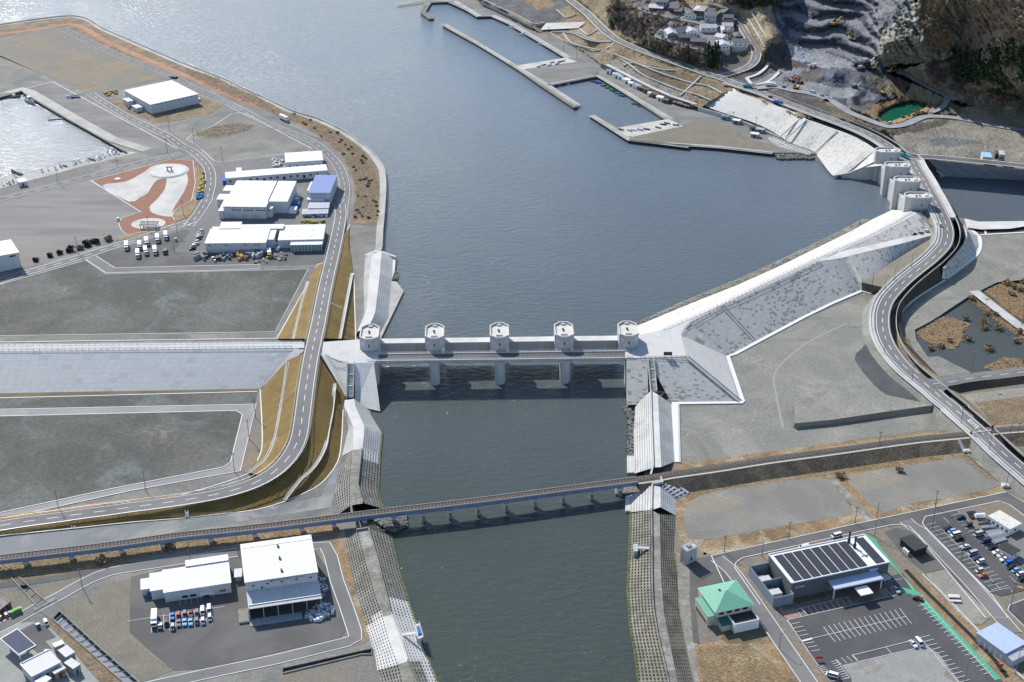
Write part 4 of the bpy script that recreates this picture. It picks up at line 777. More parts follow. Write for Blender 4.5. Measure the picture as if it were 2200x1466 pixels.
for cn,l in((canal1,'upper part of the strutted canal'),(canal2,'lower part of the strutted canal'),(canal3,'drain south of the market yard')):
 e=empty('canal',sum(cn,Vector())/len(cn),0,'concrete walled '+l,'canal')
 mb=MB();mb.bar(cn+[cn[0]],.5,.5,0);mb.build('coping',conc_d,e)
 if cn is not canal3:
  A,B=((cn[1:3]),(cn[4],cn[3]))if cn is canal1 else((cn[0],cn[1]),(cn[4],cn[2]))
  n=7 if cn is canal1 else 14
  for k in range(n):t=(k+.5)/n;mb=MB();mb.bar([A[0].lerp(A[1],t),B[0].lerp(B[1],t)],.22,.25,.1);mb.build('strut',conc_d,e)
mb=MB();mb.prism(Z('R','370,725,2.4 470,655,2.4 605,755,2.4 515,840,2.4'),1.6)
shs('road','R','355,735 470,655 640,735 510,840',asphalt,.16,None)
fence('guard_rail',Z('R','340,755,2.2 555,640,2.2'),'white guard rail of the little bridge over the canal',2.5,1,2,conc_w,.3,'guard rail')
shs('ground','R','-400,1150 0,965 200,880 340,865 480,905 620,1040 800,1250 1000,1480 -400,1600',mat('station_floor',(.30,.31,.28),(.24,.25,.23),.05,grain=.1),.09,'pale concrete forecourt of the fuel station')
shs('ground','R','180,960 340,880 450,900 560,1020 450,1060 530,1140 480,1140 380,1180 300,1120',asphalt_new,.11,None)
shs('ground','R','-300,640 40,600 150,670 240,800 200,820 0,915 -300,1060',MC['rough_ground'],.1,'scrap yard ground')
sheet('ground',Z('p','1447,877 1594,870 1599,862 1571,772 1578,765 1700,695 1852,637 1868,660 1876,760 1952,850 2062,925 1990,925 1700,965 1500,997 1459,985'),mat('gravel_fill',(.2,.2,.18),(.26,.25,.22),.03,grain=.16,gs=.7,c3=(.20,.20,.18),s3=.025),.05,'grey gravel fill between the dyke, the winding road and the railway')
sheet('ground',cr(Z('L','350,612 255,700 205,775 330,950 460,1058 640,1110 835,1142 760,1085 640,1020 560,975 470,900 372,790 360,740 395,680'),5,True),mat('asphalt_patch',(.068,.07,.074),(.09,.092,.095),.05,grain=.2),.09,'dark crescent of fresh gravel beside the winding road')
q1=Z('J','1060,1418 1300,1395 1600,1350 1925,1305',4.6);q2=Z('J','1060,1447 1300,1425 1600,1385 1905,1350',2.1);q0=[Vector((p.x+a*.2,p.y+a,2.0))for p,a in zip(q1,(42,40,24,5))]
slope('ground',[q0,q1,q2],[MC['gravel_fill'],MC['earth_flank']],'low earth ridge with a dark face in the gravel fill',20,mis=[0,1])
slope('ground',[Z('J','1050,1432,2.1 1060,1418,4.6 ')[::-1],Z('J','1050,1440 1045,1445')],MC['earth_flank'],None)
mb=MB();mb.strip(cr(Z('J','990,1447 940,1200 935,1120 1000,1030 1110,940 1250,860 1390,798'),5),-.6,.6,.1);st(mb.build('path',mat('track_earth',(.29,.28,.25),grain=.15)),'faint pale track across the gravel fill')
sheet('grass',Z('W','-10,270 60,230 500,160 1000,95 1500,40 1850,5 1860,20 1500,58 1000,128 500,188 0,275'),drygrass,.07,'dry grass fringe north of the railway')
sheet('grass',Z('W','0,335 100,385 900,250 1850,120 2080,340 2090,398 1200,580 250,790 60,700 30,540 -10,420'),drygrass,.04,'dry grass round the vacant lots')
lot_m=mat('lot_gravel',(.185,.18,.16),(.235,.225,.195),.03,grain=.2,c3=(.25,.21,.15),s3=.035,tracks=.35)
sheet('ground',cr(Z('W','130,450 280,392 560,350 880,312 975,315 1060,420 1140,515 1120,540 700,610 280,690 120,690 85,620 95,500'),6,True),lot_m,.08,'west vacant gravel lot south of the railway')
sheet('ground',cr(Z('W','1100,300 1500,230 1790,182 1850,190 1960,280 2055,352 1800,420 1450,480 1330,530 1240,480 1180,400'),6,True),lot_m,.08,'east vacant gravel lot south of the railway')
mb=MB();mb.strip(Z('W','995,305 1080,400 1180,500 1250,580'),-1.8,1.8,.13);mb.strip(Z('W','1850,165 2075,355'),-.8,.8,.4);st(mb.build('path',conc_d),'concrete track between the vacant lots')
sheet('road',Z('W','255,795 1250,576 2092,398 2200,462 2400,580 2400,680 2200,545 2110,478 2045,455 1585,552 1568,592 1610,650 2000,1040 2100,1180 1960,1180 1530,655 1490,615 1430,600 1380,603 1200,640 800,730 450,808 410,835 400,868 560,1100 400,1100'),asphalt_new,.10,'streets round the solar roofed hall',kerb=True,kw=.35)
rd('street between the green roofed house and the solar roofed hall',Z('p','1540,1200 1570,1224 1619,1292 1690,1396 1738,1466 1830,1600'),6.6,z=.13,center=None,m=asphalt,shoulder=.2)
rd('street between the two car parks',Z('Y','480,330 560,400 700,480 1000,800 1300,1120 1560,1420 1800,1700'),6.4,z=.13,center=None,m=asphalt,shoulder=.1)
sheet('ground',Z('X','85,215 1180,-30 1290,150 2010,868 2050,920 560,900 480,780 200,362'),mat('lot_asphalt',(.075,.075,.077),(.095,.094,.095),.05,grain=.1),.16,'dark asphalt car park of the solar roofed hall')
sheet('ground',Z('X','660,748 1380,585 1480,650 1660,888 1660,1000 760,1000 740,850'),mat('lot_gravel2',(.25,.25,.24),(.30,.29,.27),.08,grain=.15,c3=(.20,.18,.15),s3=.08),.2,'rough concrete patch inside the car park')
green=mat('green_paint',(.07,.36,.22),(.08,.33,.21),.2,grain=.1)
sheet('path',Z('V','1430,130 1560,200 1900,640 2040,790 2200,930')+Z('X','1340,165 2010,862 1965,872 1290,195 1250,185')+Z('V','1990,870 1985,830 1850,800 1850,745 1990,780 1900,650 1730,480 1520,240'),green,.22,'green painted walkway along the edge of the car park')
sheet('pavement',Z('V','430,920 620,870 1020,780 1640,620 1760,670 1815,830 1400,925 640,1100 580,1115 540,1060'),mat('brown_paving',(.17,.13,.11),(.20,.15,.13),.3,grain=.12),.22,'brown paved forecourt of the solar roofed hall')
sheet('grass',Z('V','620,880 980,800 1030,850 690,935'),turf_d,.26,None)
sheet('pavement',Z('V','420,925 560,1090 600,1110 720,1075 660,985 540,1010 470,920'),mat('pink_paving',(.33,.22,.18),grain=.1),.25,None)
sheet('grass',Z('X','1210,-10 1330,120 2060,850 2150,888 2300,1000 2250,1000 2000,880')+Z('X','1350,190 1240,40'),drygrass,.1,'grass strip beside the green walkway')
shs('grass','X','1320,-20 2130,800 2190,850 2300,960 2230,980 2060,850 1240,20',drygrass,.13,'rubbly grass strip beside the ditch')
mb=MB();q=Z('X','1200,-60 1330,80 1700,445 1950,700 2060,850');mb.strip(q,-.9,.9,.18);st(mb.build('path',darkm),'dark ditch between the green walkway and the lane')
mb=MB();q=Z('X','1340,-20 1480,110 1780,420 2140,805 2300,960');mb.bar(q,.8,.4);tag(mb.build('kerb_wall',conc),'long low concrete kerb wall beside the grassy ditch','wall')
sheet('ground',Z('Y','225,470 400,420 545,460 700,640 960,915 720,970 460,760'),asphalt_new,.12,'asphalt plot of the small dark roofed shed')
sheet('ground',Z('Y','720,975 955,930 1520,1480 1400,1600 1180,1560'),earth,.12,'bare earth plot behind the ditch')
sheet('ground',Z('Y','690,300 720,280 1110,208 1830,830 2050,1020 2050,1170 1917,1180 1640,1250 1500,1200 690,372'),MC['lot_asphalt'],.15,'dark asphalt public car park')
sheet('ground',Z('Y','1115,210 1615,97 1765,138 1917,265 2100,420 2100,1010 1830,830'),gravel_grass,.09,'dry storage ground beside the car park')
sheet('ground',Z('Y','1560,620 1690,560 2000,560 2050,1000 1830,830'),gravel,.12,None)
sheet('ground',Z('Y','1740,1360 1917,1290 2200,1250 2300,1700 2000,1700 1720,1420'),MC['lot_asphalt'],.15,'dark asphalt lot at the right edge',kerb=True,kw=.3)
sheet('ground',Z('L','935,1130 1020,1160 1140,1240 1260,1330 1539,1290 1700,1270 1700,1060 1539,1000 1060,1055 1000,1080'),earth,.05,'rough earth field below the branch road')
sheet('grass',Z('L','1150,1120 1539,1070 1700,1070 1700,1270 1300,1300'),drygrass_d,.08,None)
sheet('ground',Z('L','560,420 900,170 1180,240 1135,262 820,470 680,545 690,620 780,760 870,755 1130,885 840,918 720,780 600,640'),mat('gravel_fill',(0,0,0)),.05,'gravel ground west of the marsh')
sheet('ground',Z('K','1190,1300 1440,1110 1490,1010 1480,920 1873,895')+[P(2500,495),P(2500,700)]+Z('K','1873,1310 1640,1330 1500,1400 1420,1450 900,1466'),mat('gravel_fill',(0,0,0)),.06,'gravel ground south of the far river')
mb=MB();mb.strip(Z('e','970,480 1250,700 1760,1090 2100,1370'),-3.0,3.0,.12);st(mb.build('path',conc),'straight concrete causeway between the marsh ponds')
sheet('pavement',cr(Z('U','590,500 660,480 690,560 690,720 710,900 740,1100 790,1400 830,1600 760,1600 735,1466 660,1150 610,860 590,600'),6,True),conc_d,.07,'worn concrete path beside the east levee')
sheet('ground',Z('U','660,460 880,440 1020,640 1040,650 760,700 740,900 770,1150 720,1150 690,800 690,520'),asphalt_new,.09,'asphalt drive of the green roofed house')
sheet('grass',Z('U','760,530 890,510 1030,650 1190,830 1367,1110 1450,1250 1600,1500 1500,1700 800,1700 730,1170 950,1120 900,1040 740,900'),drygrass,.08,'dry grass plot of the green roofed house')
sheet('grass',cr(Z('U','940,1110 1180,870 1290,1000 1330,1090 1150,1150 1000,1150'),5,True),turf_d,.12,None)
e=empty('river_wall',Z('K','1500,400')[0],0,'pale panelled river wall north of the far river','river wall')
mb=MB();mb.loft([resample([P(1994,343,15),P(2200,364,14.4),P(2700,425,13)],20),resample([P(2027,379,0),P(2200,388,0),P(2700,430,0)],20)]);mb.build('face',blocks('river_wall_panels',(.38,.40,.47),(.46,.47,.53),3.2,1.8,.3,joint=.7,jw=.12),e)
mb=MB();mb.face([P(1983,350,12),P(1994,343,15),P(2027,379,0),P(2023,384,0)]);mb.build('wing_wall',MC['dark_earth_shade'],e)
mb=MB();mb.face([P(1973,351,9),P(1990,352,9.5),P(2027,379.5,2.5),P(2020,386,-1),P(1975,360,-1)]);mb.face([P(1962,349,12),P(1992,342,14.8),P(1990,352,9.5),P(1973,351,9)]);mb.build('abutment',gate_conc,e)
mb=MB();mb.bar([P(1990,352,9.7),P(2027,380,2.6)],.8,.8);mb.build('coping',conc_w,e)
NR=cr([P(1938,337,15.2),P(1965,338,15.2),P(2000,338,15.2),P(2080,345,15),P(2200,357,14.8),P(2400,380,14.5),P(2800,425,14)],5)
lane_road('road',NR,9,'road along the top of the north river wall',z=.2,center=None,m=asphalt_new,shoulder=.6,lw=.6)
slope('ground',[up(offs(NR,-4.6),.1),offs([Vector((p.x,p.y,9))for p in NR],-14)],drygrass_d,None)
mb=MB();mb.poly(Z('K','1350,772,3.5 1480,800,3.5 1873,795,3.5')+[P(2700,470,3.5),P(2700,490,3.5)]+Z('K','1873,842,3.5 1750,862,3.5 1500,868,3.5 1370,852,3.5'));mb.skirt(Z('K','1350,772,3.5 1480,800,3.5 1873,795,3.5')+[P(2700,470,3.5)],-2,0,False);st(mb.build('pavement',conc_w),'white concrete apron south of the far river')
mb=MB();mb.poly([Vector((p.x,p.y,2.1))for p in Z('K','1365,850 1500,868 1750,862 1873,842 1873,885 1530,912 1440,912')]);st(mb.build('ground',MC['dark_earth_shade']),None)
mb=MB();mb.bar(Z('K','1525,862 1540,915'),1.2,.5);mb.bar([P(2240,495)]+Z('K','1873,897 1560,915 1475,920'),1.4,.4);tag(mb.build('bank_kerb',kerb_m),'white kerb beyond the apron of the far river','kerb')
e=empty('seawall',Z('K','1420,1000')[0],0,'curved concrete levee east of the winding road below the far gate','sea wall')
mb=MB();T_=Z('K','1345,850,8 1365,930,8 1345,1010,8 1250,1130,8 1165,1225,8');B_=Z('K','1370,858 1470,920 1488,1015 1440,1110 1190,1300');mb.loft([resample(T_,30),resample(B_,30)]);mb.build('slope',landblock,e)
mb=MB();mb.bar(cr(T_,3),.9,2.2,-.6);mb.build('parapet',conc,e)
mb=MB();mb.face([T_[-1],B_[-1],Vector((T_[-1].x,T_[-1].y,2))]);mb.bar(cr(B_,4),2.4,.4,0);mb.build('toe_kerb',line_w,e)
CT="""C|560,0,7 700,50,7 850,120,7 960,180,7 900,90,7 1200,80,7.2 1150,150,7 700,0,7 1000,30,8 1150,0,10 640,-40,8 900,-60,9 1230,240,4 1300,340,4 1060,255,2 1350,190,7
D|300,440,12 600,640,9 900,770,8 1200,760,12 1300,730,14.6 0,430,3 100,480,3 200,530,4 260,550,5 450,660,5 650,765,5 800,830,5 940,885,4.5 1040,895,4.5 1180,820,9.5 700,740,5.2 120,400,5 0,340,5
D|150,180,15 300,275,15.5 550,400,15.5 700,480,15 1000,575,15 1200,600,16 280,60,28 420,50,32 560,105,32 800,155,32 1050,205,31 700,280,27 740,335,27 900,400,27 1090,430,26 1200,440,25 1450,440,23.5 400,200,24 500,300,21 650,370,22 1100,250,27 950,300,27 600,200,28 700,210,29 1300,300,27 1200,380,26
D|1250,500,19 1300,560,17 1420,490,20 600,60,33 900,100,33 1150,100,33 1300,130,31.5 300,0,34 800,0,38 1200,0,40 1240,60,37 150,60,20 200,0,26 1100,-80,46 600,-80,42 100,-80,30
D|1400,100,38 1650,60,46 1600,150,42 1500,300,33 1650,330,36 1570,430,28 1750,300,31 1400,30,46 1700,10,50 1300,20,42 1700,420,23 1600,500,20 1500,600,17 1700,600,16 1600,700,14.8 1480,715,15 1390,640,16 1400,-80,58 1700,-80,60
E|30,520,17 150,600,15.5 100,70,41 180,200,34 300,350,28 430,440,22 600,530,19.5 800,590,18.5 500,600,18 250,640,15.5 450,90,43 750,90,45 600,20,52 850,130,45 430,210,37 580,240,34 500,400,25 650,300,31 800,220,40 760,350,31 900,330,36 700,470,22 900,480,25 600,-80,64 300,-80,52
E|600,620,24 500,640,20 480,700,14.5 720,700,15 560,810,14 300,720,15 850,810,13.5 830,540,22 900,600,20 1050,620,18 1100,590,20 1000,660,16 1100,760,13 1250,760,12.5 1050,830,11 760,815,20 700,860,14 840,870,13.5 880,740,17 810,640,22
E|1000,450,36 1100,350,52 1000,150,64 1150,150,76 1270,20,104 1250,300,64 1350,400,52 1400,100,98 1500,250,78 1600,0,128 1600,300,66 1650,480,40 1450,500,35 1200,520,30 1750,350,62 1750,0,140 1680,150,92 1900,200,108 2100,0,172 2200,200,146 2200,400,104 1900,430,66 1800,480,50 2000,500,64 1900,600,44 1600,600,30 1350,600,27 1400,700,18 1700,750,22 1500,800,13 1750,850,12 2000,890,11 2200,900,12 2200,700,52 2400,900,12 2400,400,110 2400,0,190 2400,-120,210 1900,-120,180 1400,-120,140 1000,-120,95 950,60,62 1050,260,54
E|1180,930,6 1050,970,6 1300,890,6 1000,960,6.5 1120,990,6 1000,920,9 900,930,12 1150,850,9.5 1420,880,10 1400,960,9.5 1250,1000,9 1000,1060,12 700,900,13.5 850,990,13 1100,1075,12 1300,990,11 1650,1000,9 1500,900,11 1100,1150,9 1300,1250,9 1500,1150,8 1800,1100,8 2200,1050,8 2400,1050,8 2200,1330,8 1700,1320,9 1400,1300,10 2400,1350,8 1240,1180,10 1000,1120,11
E|100,730,17 400,790,17.5 600,860,16.5 0,740,16.5 0,830,14.6 300,900,14.6 560,990,13.5 800,1080,13 950,1100,11 0,865,14.2 300,985,14.2 500,1030,14.2 700,1105,14.2 950,1255,14.2"""
cps=[]
for line in CT.split('\n'):
 c,s=line.split('|');x0,y0,k=ZR[c]
 for q in s.split():a=[float(t)for t in q.split(',')];cps.append((x0+a[0]/k,y0+a[1]/k,a[2]if a[2]<48 or c!='E' else 48+(a[2]-48)*.5))
TROADS=[('D','-300,-180,11 0,48,14.6 100,130,14.9 180,210,15 280,300,15 400,370,15 600,450,15 800,520,15 1080,620,15 1190,655,15 1450,745,15 1572,787,15',6.5,'long road climbing along the harbour hillside'),('D','1330,165,31 1380,215,29.5 1440,310,27.5 1500,410,25 1512,470,23 1490,530,20.5 1420,580,18.5 1310,620,16.6 1200,648,15.3',5.6,'village road curving down to the hillside road'),('D','540,70,33 640,115,33 800,150,32.5 950,180,32 1100,210,31 1200,215,30.5 1330,165,31',3.2,'lane below the upper row of village houses'),('D','1190,205,30 1160,225,29 1200,260,27.5 1190,340,26.5 1150,400,26.2',3,'lane dropping between the two village terraces'),('d','930,250,33 700,255,33 290,560,27.5 320,640,27.2 600,730,27 800,790,26.6 1050,850,26',3.4,None),('D','-220,268,3 -100,270,4.5 0,288,7 80,325,9.5 180,350,12.5 290,350,14.6',3.2,'ramp joining the hillside road above the harbour'),('D','1130,-30,42 1120,20,40 1200,50,38 1250,75,36.5 1210,105,35',3.5,'hill lane winding above the village'),('E','-60,745,16.3 100,735,17 250,765,17.3 420,795,17.3 560,845,16.8 650,900,16 730,950,14.5 850,1000,13.4 1000,1055,12.4 1080,1070,12 1200,1050,11.2 1350,990,10.6 1500,985,9.8 1680,1005,9 1900,1050,8.4 2250,1110,8.2',4.5,'gravel haul road between the quarry and the green pond'),('E','1050,590,20 1150,600,19.5 1300,690,17 1450,770,14 1550,820,12.5 1520,900,11 1420,950,10.4',3.2,'earth track climbing past the green pond into the quarry')]
def px_pts(c,s):
 x0,y0,k=ZR[c];out=[]
 for q in s.split():a=[float(t)for t in q.split(',')];out.append((x0+a[0]/k,y0+a[1]/k,a[2]))
 return out
A_=np.array(cps);rp=[]
for c,s,w_,l in TROADS:
 pp=cr([Vector(p)for p in px_pts(c,s)],5);rp.append((np.array([(p.x,p.y,p.z)for p in pp]),w_))
RN=[Vector(p)for p in px_pts('E','-60,765,15 0,787,15 200,868,15 400,945,15 700,1055,15 900,1140,15 1060,1235,15 1160,1320,15')];rp.append((np.array([tuple(p)for p in cr(RN,5)]),6.0))
all_r=np.concatenate([r[0][::3]for r in rp]);all_r[:,2]-=.4;CP=np.concatenate([A_,all_r])
D_=np.linalg.norm(CP[:,None,:2]-CP[None,:,:2],axis=2);K_=D_+np.eye(len(CP))*.6
n_=len(CP);S_=np.zeros((n_+3,n_+3));S_[:n_,:n_]=-K_;S_[:n_,n_]=1;S_[:n_,n_+1:]=CP[:,:2]/1000;S_[n_:,:n_]=S_[:n_,n_:].T
W__=np.linalg.lstsq(S_,np.concatenate([CP[:,2],[0,0,0]]),rcond=None)[0]
def TZ(px,py):
 px=np.atleast_1d(np.asarray(px,float));py=np.atleast_1d(np.asarray(py,float));out=np.zeros(len(px))
 for a in range(0,len(px),4000):
  d=np.hypot(px[a:a+4000,None]-CP[None,:,0],py[a:a+4000,None]-CP[None,:,1])
  out[a:a+4000]=-d@W__[:n_]+W__[n_]+px[a:a+4000]/1000*W__[n_+1]+py[a:a+4000]/1000*W__[n_+2]
 return out
def tz(px,py):return float(TZ(px,py)[0])
def T(code,s,dz=0.0):
 out=[]
 for q in s.split():
  x,y=[float(t)for t in q.split(',')[:2]];x0,y0,k=ZR[code];x,y=x0+x/k,y0+y/k;out.append(P(x,y,tz(x,y)+dz))
 return out
def poly_px(c,s):return[(ZR[c][0]+float(q.split(',')[0])/ZR[c][2],ZR[c][1]+float(q.split(',')[1])/ZR[c][2])for q in s.split()]
out_px=poly_px('C','560,4 700,68 850,140 960,200 1000,236 1060,262 1160,300 1330,370 1510,500')+poly_px('D','205,548 430,668 650,780 800,850 940,895 1045,898 1130,846 1220,792 1320,748')+poly_px('E','330,992 500,1035 700,1108 900,1215 985,1275 1150,1318 1250,1330 1340,1345 1500,1362 1700,1390 2200,1458 2700,1500 2700,-160')+[(1000,-45)]
def inside_np(X,Y,poly):
 c=np.zeros(X.shape,bool)
 for i in range(len(poly)):
  (ax,ay),(bx,by)=poly[i-1],poly[i]
  if ay==by:continue
  t=(ay>Y)!=(by>Y);c^=t&(X<(bx-ax)*(Y-ay)/(by-ay)+ax)
 return c
def vnoise(x,y,f,seed):
 x=x*f+seed*17.13;y=y*f+seed*9.71;xi=np.floor(x);yi=np.floor(y);fx=x-xi;fy=y-yi;fx=fx*fx*(3-2*fx);fy=fy*fy*(3-2*fy)
 h=lambda a,b:np.modf(np.abs(np.sin(a*127.1+b*311.7+seed)*43758.5453))[0]
 return(h(xi,yi)*(1-fx)+h(xi+1,yi)*fx)*(1-fy)+(h(xi,yi+1)*(1-fx)+h(xi+1,yi+1)*fx)*fy
def fbm(x,y,f,seed,o=4):
 s=0;a=.5
 for i in range(o):s=s+a*vnoise(x,y,f*2**i,seed+i);a*=.5
 return s/(1-.5**o)
ST=2.5
gx_=np.arange(1010,2380,ST);gy_=np.arange(-40,372,ST);X,Y=np.meshgrid(gx_,gy_);xf,yf=X.ravel(),Y.ravel()
zt_=TZ(xf,yf)
CZ=[('D','-600,-200 2300,-200 2300,1000 -600,1000',(.27,.21,.14),.5),('C','560,0 1200,-40 1260,60 1180,80 1250,160 960,185 850,120',(.15,.15,.145),.0),('C','860,-20 1020,0 1150,40 1000,70',(.30,.21,.12),.1),('D','-240,300 60,400 230,500 180,540 0,440',(.22,.20,.16),.1),('D','270,540 470,640 700,760 940,880 1010,860 700,700 400,560 300,500',(.24,.23,.21),.0),('D','430,560 900,740 1060,650 900,610 560,540',(.17,.135,.085),.3),('D','480,600 660,690 880,775 950,740 560,580',(.15,.12,.08),.3),('D','1000,700 1200,790 1310,740 1060,655',(.21,.17,.10),.3),('D','250,60 330,30 560,95 1040,190 1000,210 720,235 690,290 600,300 560,340 480,320 250,220',(.15,.125,.10),1.4),('D','540,330 700,330 900,400 1090,435 1200,440 1190,600 900,545 680,475 540,430',(.10,.085,.065),1.6),('D','1200,440 1460,450 1470,480 1400,560 1290,600 1200,600',(.13,.12,.105),.1),('D','560,60 1340,60 1360,180 1050,200 800,140',(.25,.24,.22),.05),('D','690,270 760,240 1000,210 1200,215 1420,300 1460,440 1090,430 740,330',(.25,.24,.22),.05),('D','440,10 850,10 850,70 560,60',(.22,.22,.22),.05),('D','860,0 1180,0 1210,60 1180,100 860,60',(.36,.25,.14),.3),('D','1150,-200 2300,-200 2300,0 1800,0 1750,40 1600,50 1420,90 1250,20',(.06,.055,.045),1.5),('D','1330,160 1450,90 1640,60 1770,340 1620,380 1550,460 1500,400 1440,250',(.33,.265,.17),.8),('D','1640,60 1700,60 1790,360 1640,340',(.26,.24,.19),.6),('D','1620,370 1790,360 1840,440 1700,570 1550,470',(.10,.105,.115),.8),('D','1290,640 1500,500 1700,590 1500,715 1340,690',(.115,.11,.10),.05),('E','40,-60 900,-60 980,500 1080,620 1100,830 900,880 700,900 560,850 0,740 0,700 120,600 260,520 150,380 90,100',(.105,.112,.13),.45),('E','90,60 250,50 260,80 600,100 980,130 950,170 700,130 400,110 200,105 150,110',(.27,.275,.29),.12),('E','90,70 160,100 260,260 330,340 450,420 640,480 720,530 820,590 640,580 440,560 300,540 330,480 380,440 260,330 170,210',(.29,.295,.31),.12),('E','190,160 330,190 450,215 430,240 300,212 190,188',(.27,.275,.29),.1),('E','620,330 900,300 960,360 700,372',(.2,.205,.22),.2),('E','-100,700 100,610 330,560 440,560 330,620 180,660 160,700 440,690 560,730 860,740 1000,800 880,860 700,830 300,780 0,740',(.25,.255,.27),.1),('E','130,500 400,520 380,570 200,600 120,570',(.11,.10,.085),.6),('E','240,640 520,570 460,680 320,690',(.13,.125,.11),.5),('E','470,690 520,600 640,580 720,620 740,700 560,725',(.12,.135,.17),.5),('E','250,380 330,400 450,480 380,530 250,500',(.33,.37,.42),.4),('E','0,760 240,770 540,870 600,970 420,930 0,800',(.12,.11,.095),.1),('E','540,870 620,920 760,990 1080,1090 1000,1110 600,985',(.17,.14,.09),.3),('E','900,-60 1290,-60 1290,20 1120,200 1000,260 920,400 960,500 1000,560 930,480 880,200',(.19,.20,.21),1.3),('E','1290,20 1390,-60 1560,-60 1560,300 1660,480 1400,520 1000,560 940,440 1000,280',(.32,.31,.265),2.2),('E','1280,60 1440,-60 1560,60 1640,380 1460,400 1360,380 1330,200',(.25,.19,.13),1.3),('E','1560,-60 1740,-60 1740,100 1660,260 1690,470 1640,480 1560,200',(.25,.23,.19),2.0),('E','1740,-60 2800,-60 2800,1000 1760,900 1500,810 1330,600 1680,480 1660,300',(.25,.195,.145),1.2),('E','2070,-60 2170,-60 2300,160 2300,220',(.2,.2,.19),1),('E','1100,600 1540,500 1750,500 1900,600 2000,880 1760,900 1500,800 1340,700',(.25,.20,.15),.9),('E','1120,600 1250,560 1540,490 1740,480 1900,430 1750,510 1540,520 1300,600',(.30,.27,.21),.2),('E','880,630 1080,640 1100,820 960,780',(.17,.155,.125),.7),('E','1080,640 1240,700 1180,820 1110,830',(.14,.105,.075),.7),('E','1180,830 1260,700 1520,830 1500,940 1400,970 1420,880 1330,850',(.28,.23,.15),.4),('E','820,950 950,890 1200,830 1390,870 1420,930 1100,1050 1000,1040 930,980',(.31,.22,.12),.35),('E','700,860 760,800 860,880 960,880 820,950 730,910',(.16,.155,.145),.4),('E','1000,1080 1300,1000 1680,1000 2800,1100 2800,1500 1700,1400 1250,1330 1100,1180',(.26,.245,.205),.15),('E','1000,1090 1280,1030 1640,1010 1440,1090 1120,1140',(.12,.105,.085),.4),('E','1360,1180 1500,1155 1700,1180 1880,1210 1600,1240 1420,1230',(.16,.165,.175),.05),('E','1600,950 1700,900 2300,920 2700,930 2700,1100 2000,1060 1640,1000',(.30,.25,.18),.2),('E','1450,880 1560,840 1690,900 1640,970 1480,960',(.15,.13,.105),.7)]  # dark bank above the sea wall road has its shade in the zone colour
wx=P(0,0,0)
jx=(fbm(xf,yf,.09,3)-.5)*22;jy=(fbm(xf,yf,.09,8)-.5)*13
colr=np.zeros((len(xf),3));amp=np.zeros(len(xf))
for c,s,rgb,am in CZ:
 m_=inside_np(xf+jx,yf+jy,poly_px(c,s));colr[m_]=rgb;amp[m_]=am
xr,yr=xf*.8+yf*.9,yf*1.3-xf*.55
gl_=xf*.9-yf*.5
nz=(fbm(xr,yr,.03,1,4)-.5)*2.6+(np.abs(fbm(gl_*1.0+90,yf*.25,.09,5,4)-.5)*-5.0+1.0)+(fbm(xr,yr,.22,9,3)-.5)*1.5
roadd=np.full(len(xf),99.0);roadz=np.zeros(len(xf));roadw=np.zeros(len(xf))
for r,w_ in rp:
 for a in range(0,len(xf),6000):
  d=np.hypot(xf[a:a+6000,None]-r[None,:,0],(yf[a:a+6000,None]-r[None,:,1])*1.7);i=d.argmin(1);dm=d.min(1)-w_*1.25
  sel=dm<roadd[a:a+6000];roadd[a:a+6000][sel]=dm[sel];roadz[a:a+6000][sel]=r[i[sel],2]
bl_=np.clip(roadd/7.0,0,1);zt_=zt_+nz*amp*np.clip(bl_,0,1)
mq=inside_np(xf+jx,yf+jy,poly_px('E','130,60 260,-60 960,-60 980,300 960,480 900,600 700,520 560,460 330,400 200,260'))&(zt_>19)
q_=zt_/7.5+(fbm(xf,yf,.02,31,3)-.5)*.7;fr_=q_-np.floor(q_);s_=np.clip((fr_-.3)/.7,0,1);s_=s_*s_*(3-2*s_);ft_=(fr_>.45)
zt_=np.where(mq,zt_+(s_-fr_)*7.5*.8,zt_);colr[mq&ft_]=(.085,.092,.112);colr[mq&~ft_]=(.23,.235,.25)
zt_=(roadz-.35)*(1-bl_)+zt_*bl_
pond_in=inside_np(xf+jx*.3,yf+jy*.3,poly_px('E','985,950 1100,890 1180,855 1290,850 1390,885 1330,930 1200,980 1060,1035 1000,1020 960,985'));zt_[pond_in]=np.minimum(zt_[pond_in],5.5)
zt_=np.maximum(zt_,1.2)
u_=(xf-1100)/F;v_=(733-yf)/F;dz_=-_s+v_*_c;t_=(zt_-H)/dz_;VX=u_*t_;VY=(_c+v_*_s)*t_
GZ=zt_.reshape(X.shape)
def tz(px,py):
 j=(px-gx_[0])/ST;i=(py-gy_[0])/ST;j0=int(min(max(j,0),GZ.shape[1]-2));i0=int(min(max(i,0),GZ.shape[0]-2));a=min(max(j-j0,0),1);b=min(max(i-i0,0),1)
 return float((GZ[i0,j0]*(1-a)+GZ[i0,j0+1]*a)*(1-b)+(GZ[i0+1,j0]*(1-a)+GZ[i0+1,j0+1]*a)*b)
ins=inside_np(X,Y,out_px);ny,nx=X.shape;idx=-np.ones(X.shape,int);faces=[]
cell=ins[:-1,:-1]|ins[1:,:-1]|ins[:-1,1:]|ins[1:,1:]
ii=np.arange(nx*ny).reshape(ny,nx);cy,cx_=np.nonzero(cell)
quads=np.stack([ii[cy+1,cx_],ii[cy+1,cx_+1],ii[cy,cx_+1],ii[cy,cx_]],1)
used,inv=np.unique(quads,return_inverse=True);inv=inv.reshape(quads.shape)
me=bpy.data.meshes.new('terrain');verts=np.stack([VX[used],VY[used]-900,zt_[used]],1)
me.from_pydata(verts.tolist(),[],inv.tolist());ca=me.color_attributes.new('zone','FLOAT_COLOR','POINT')
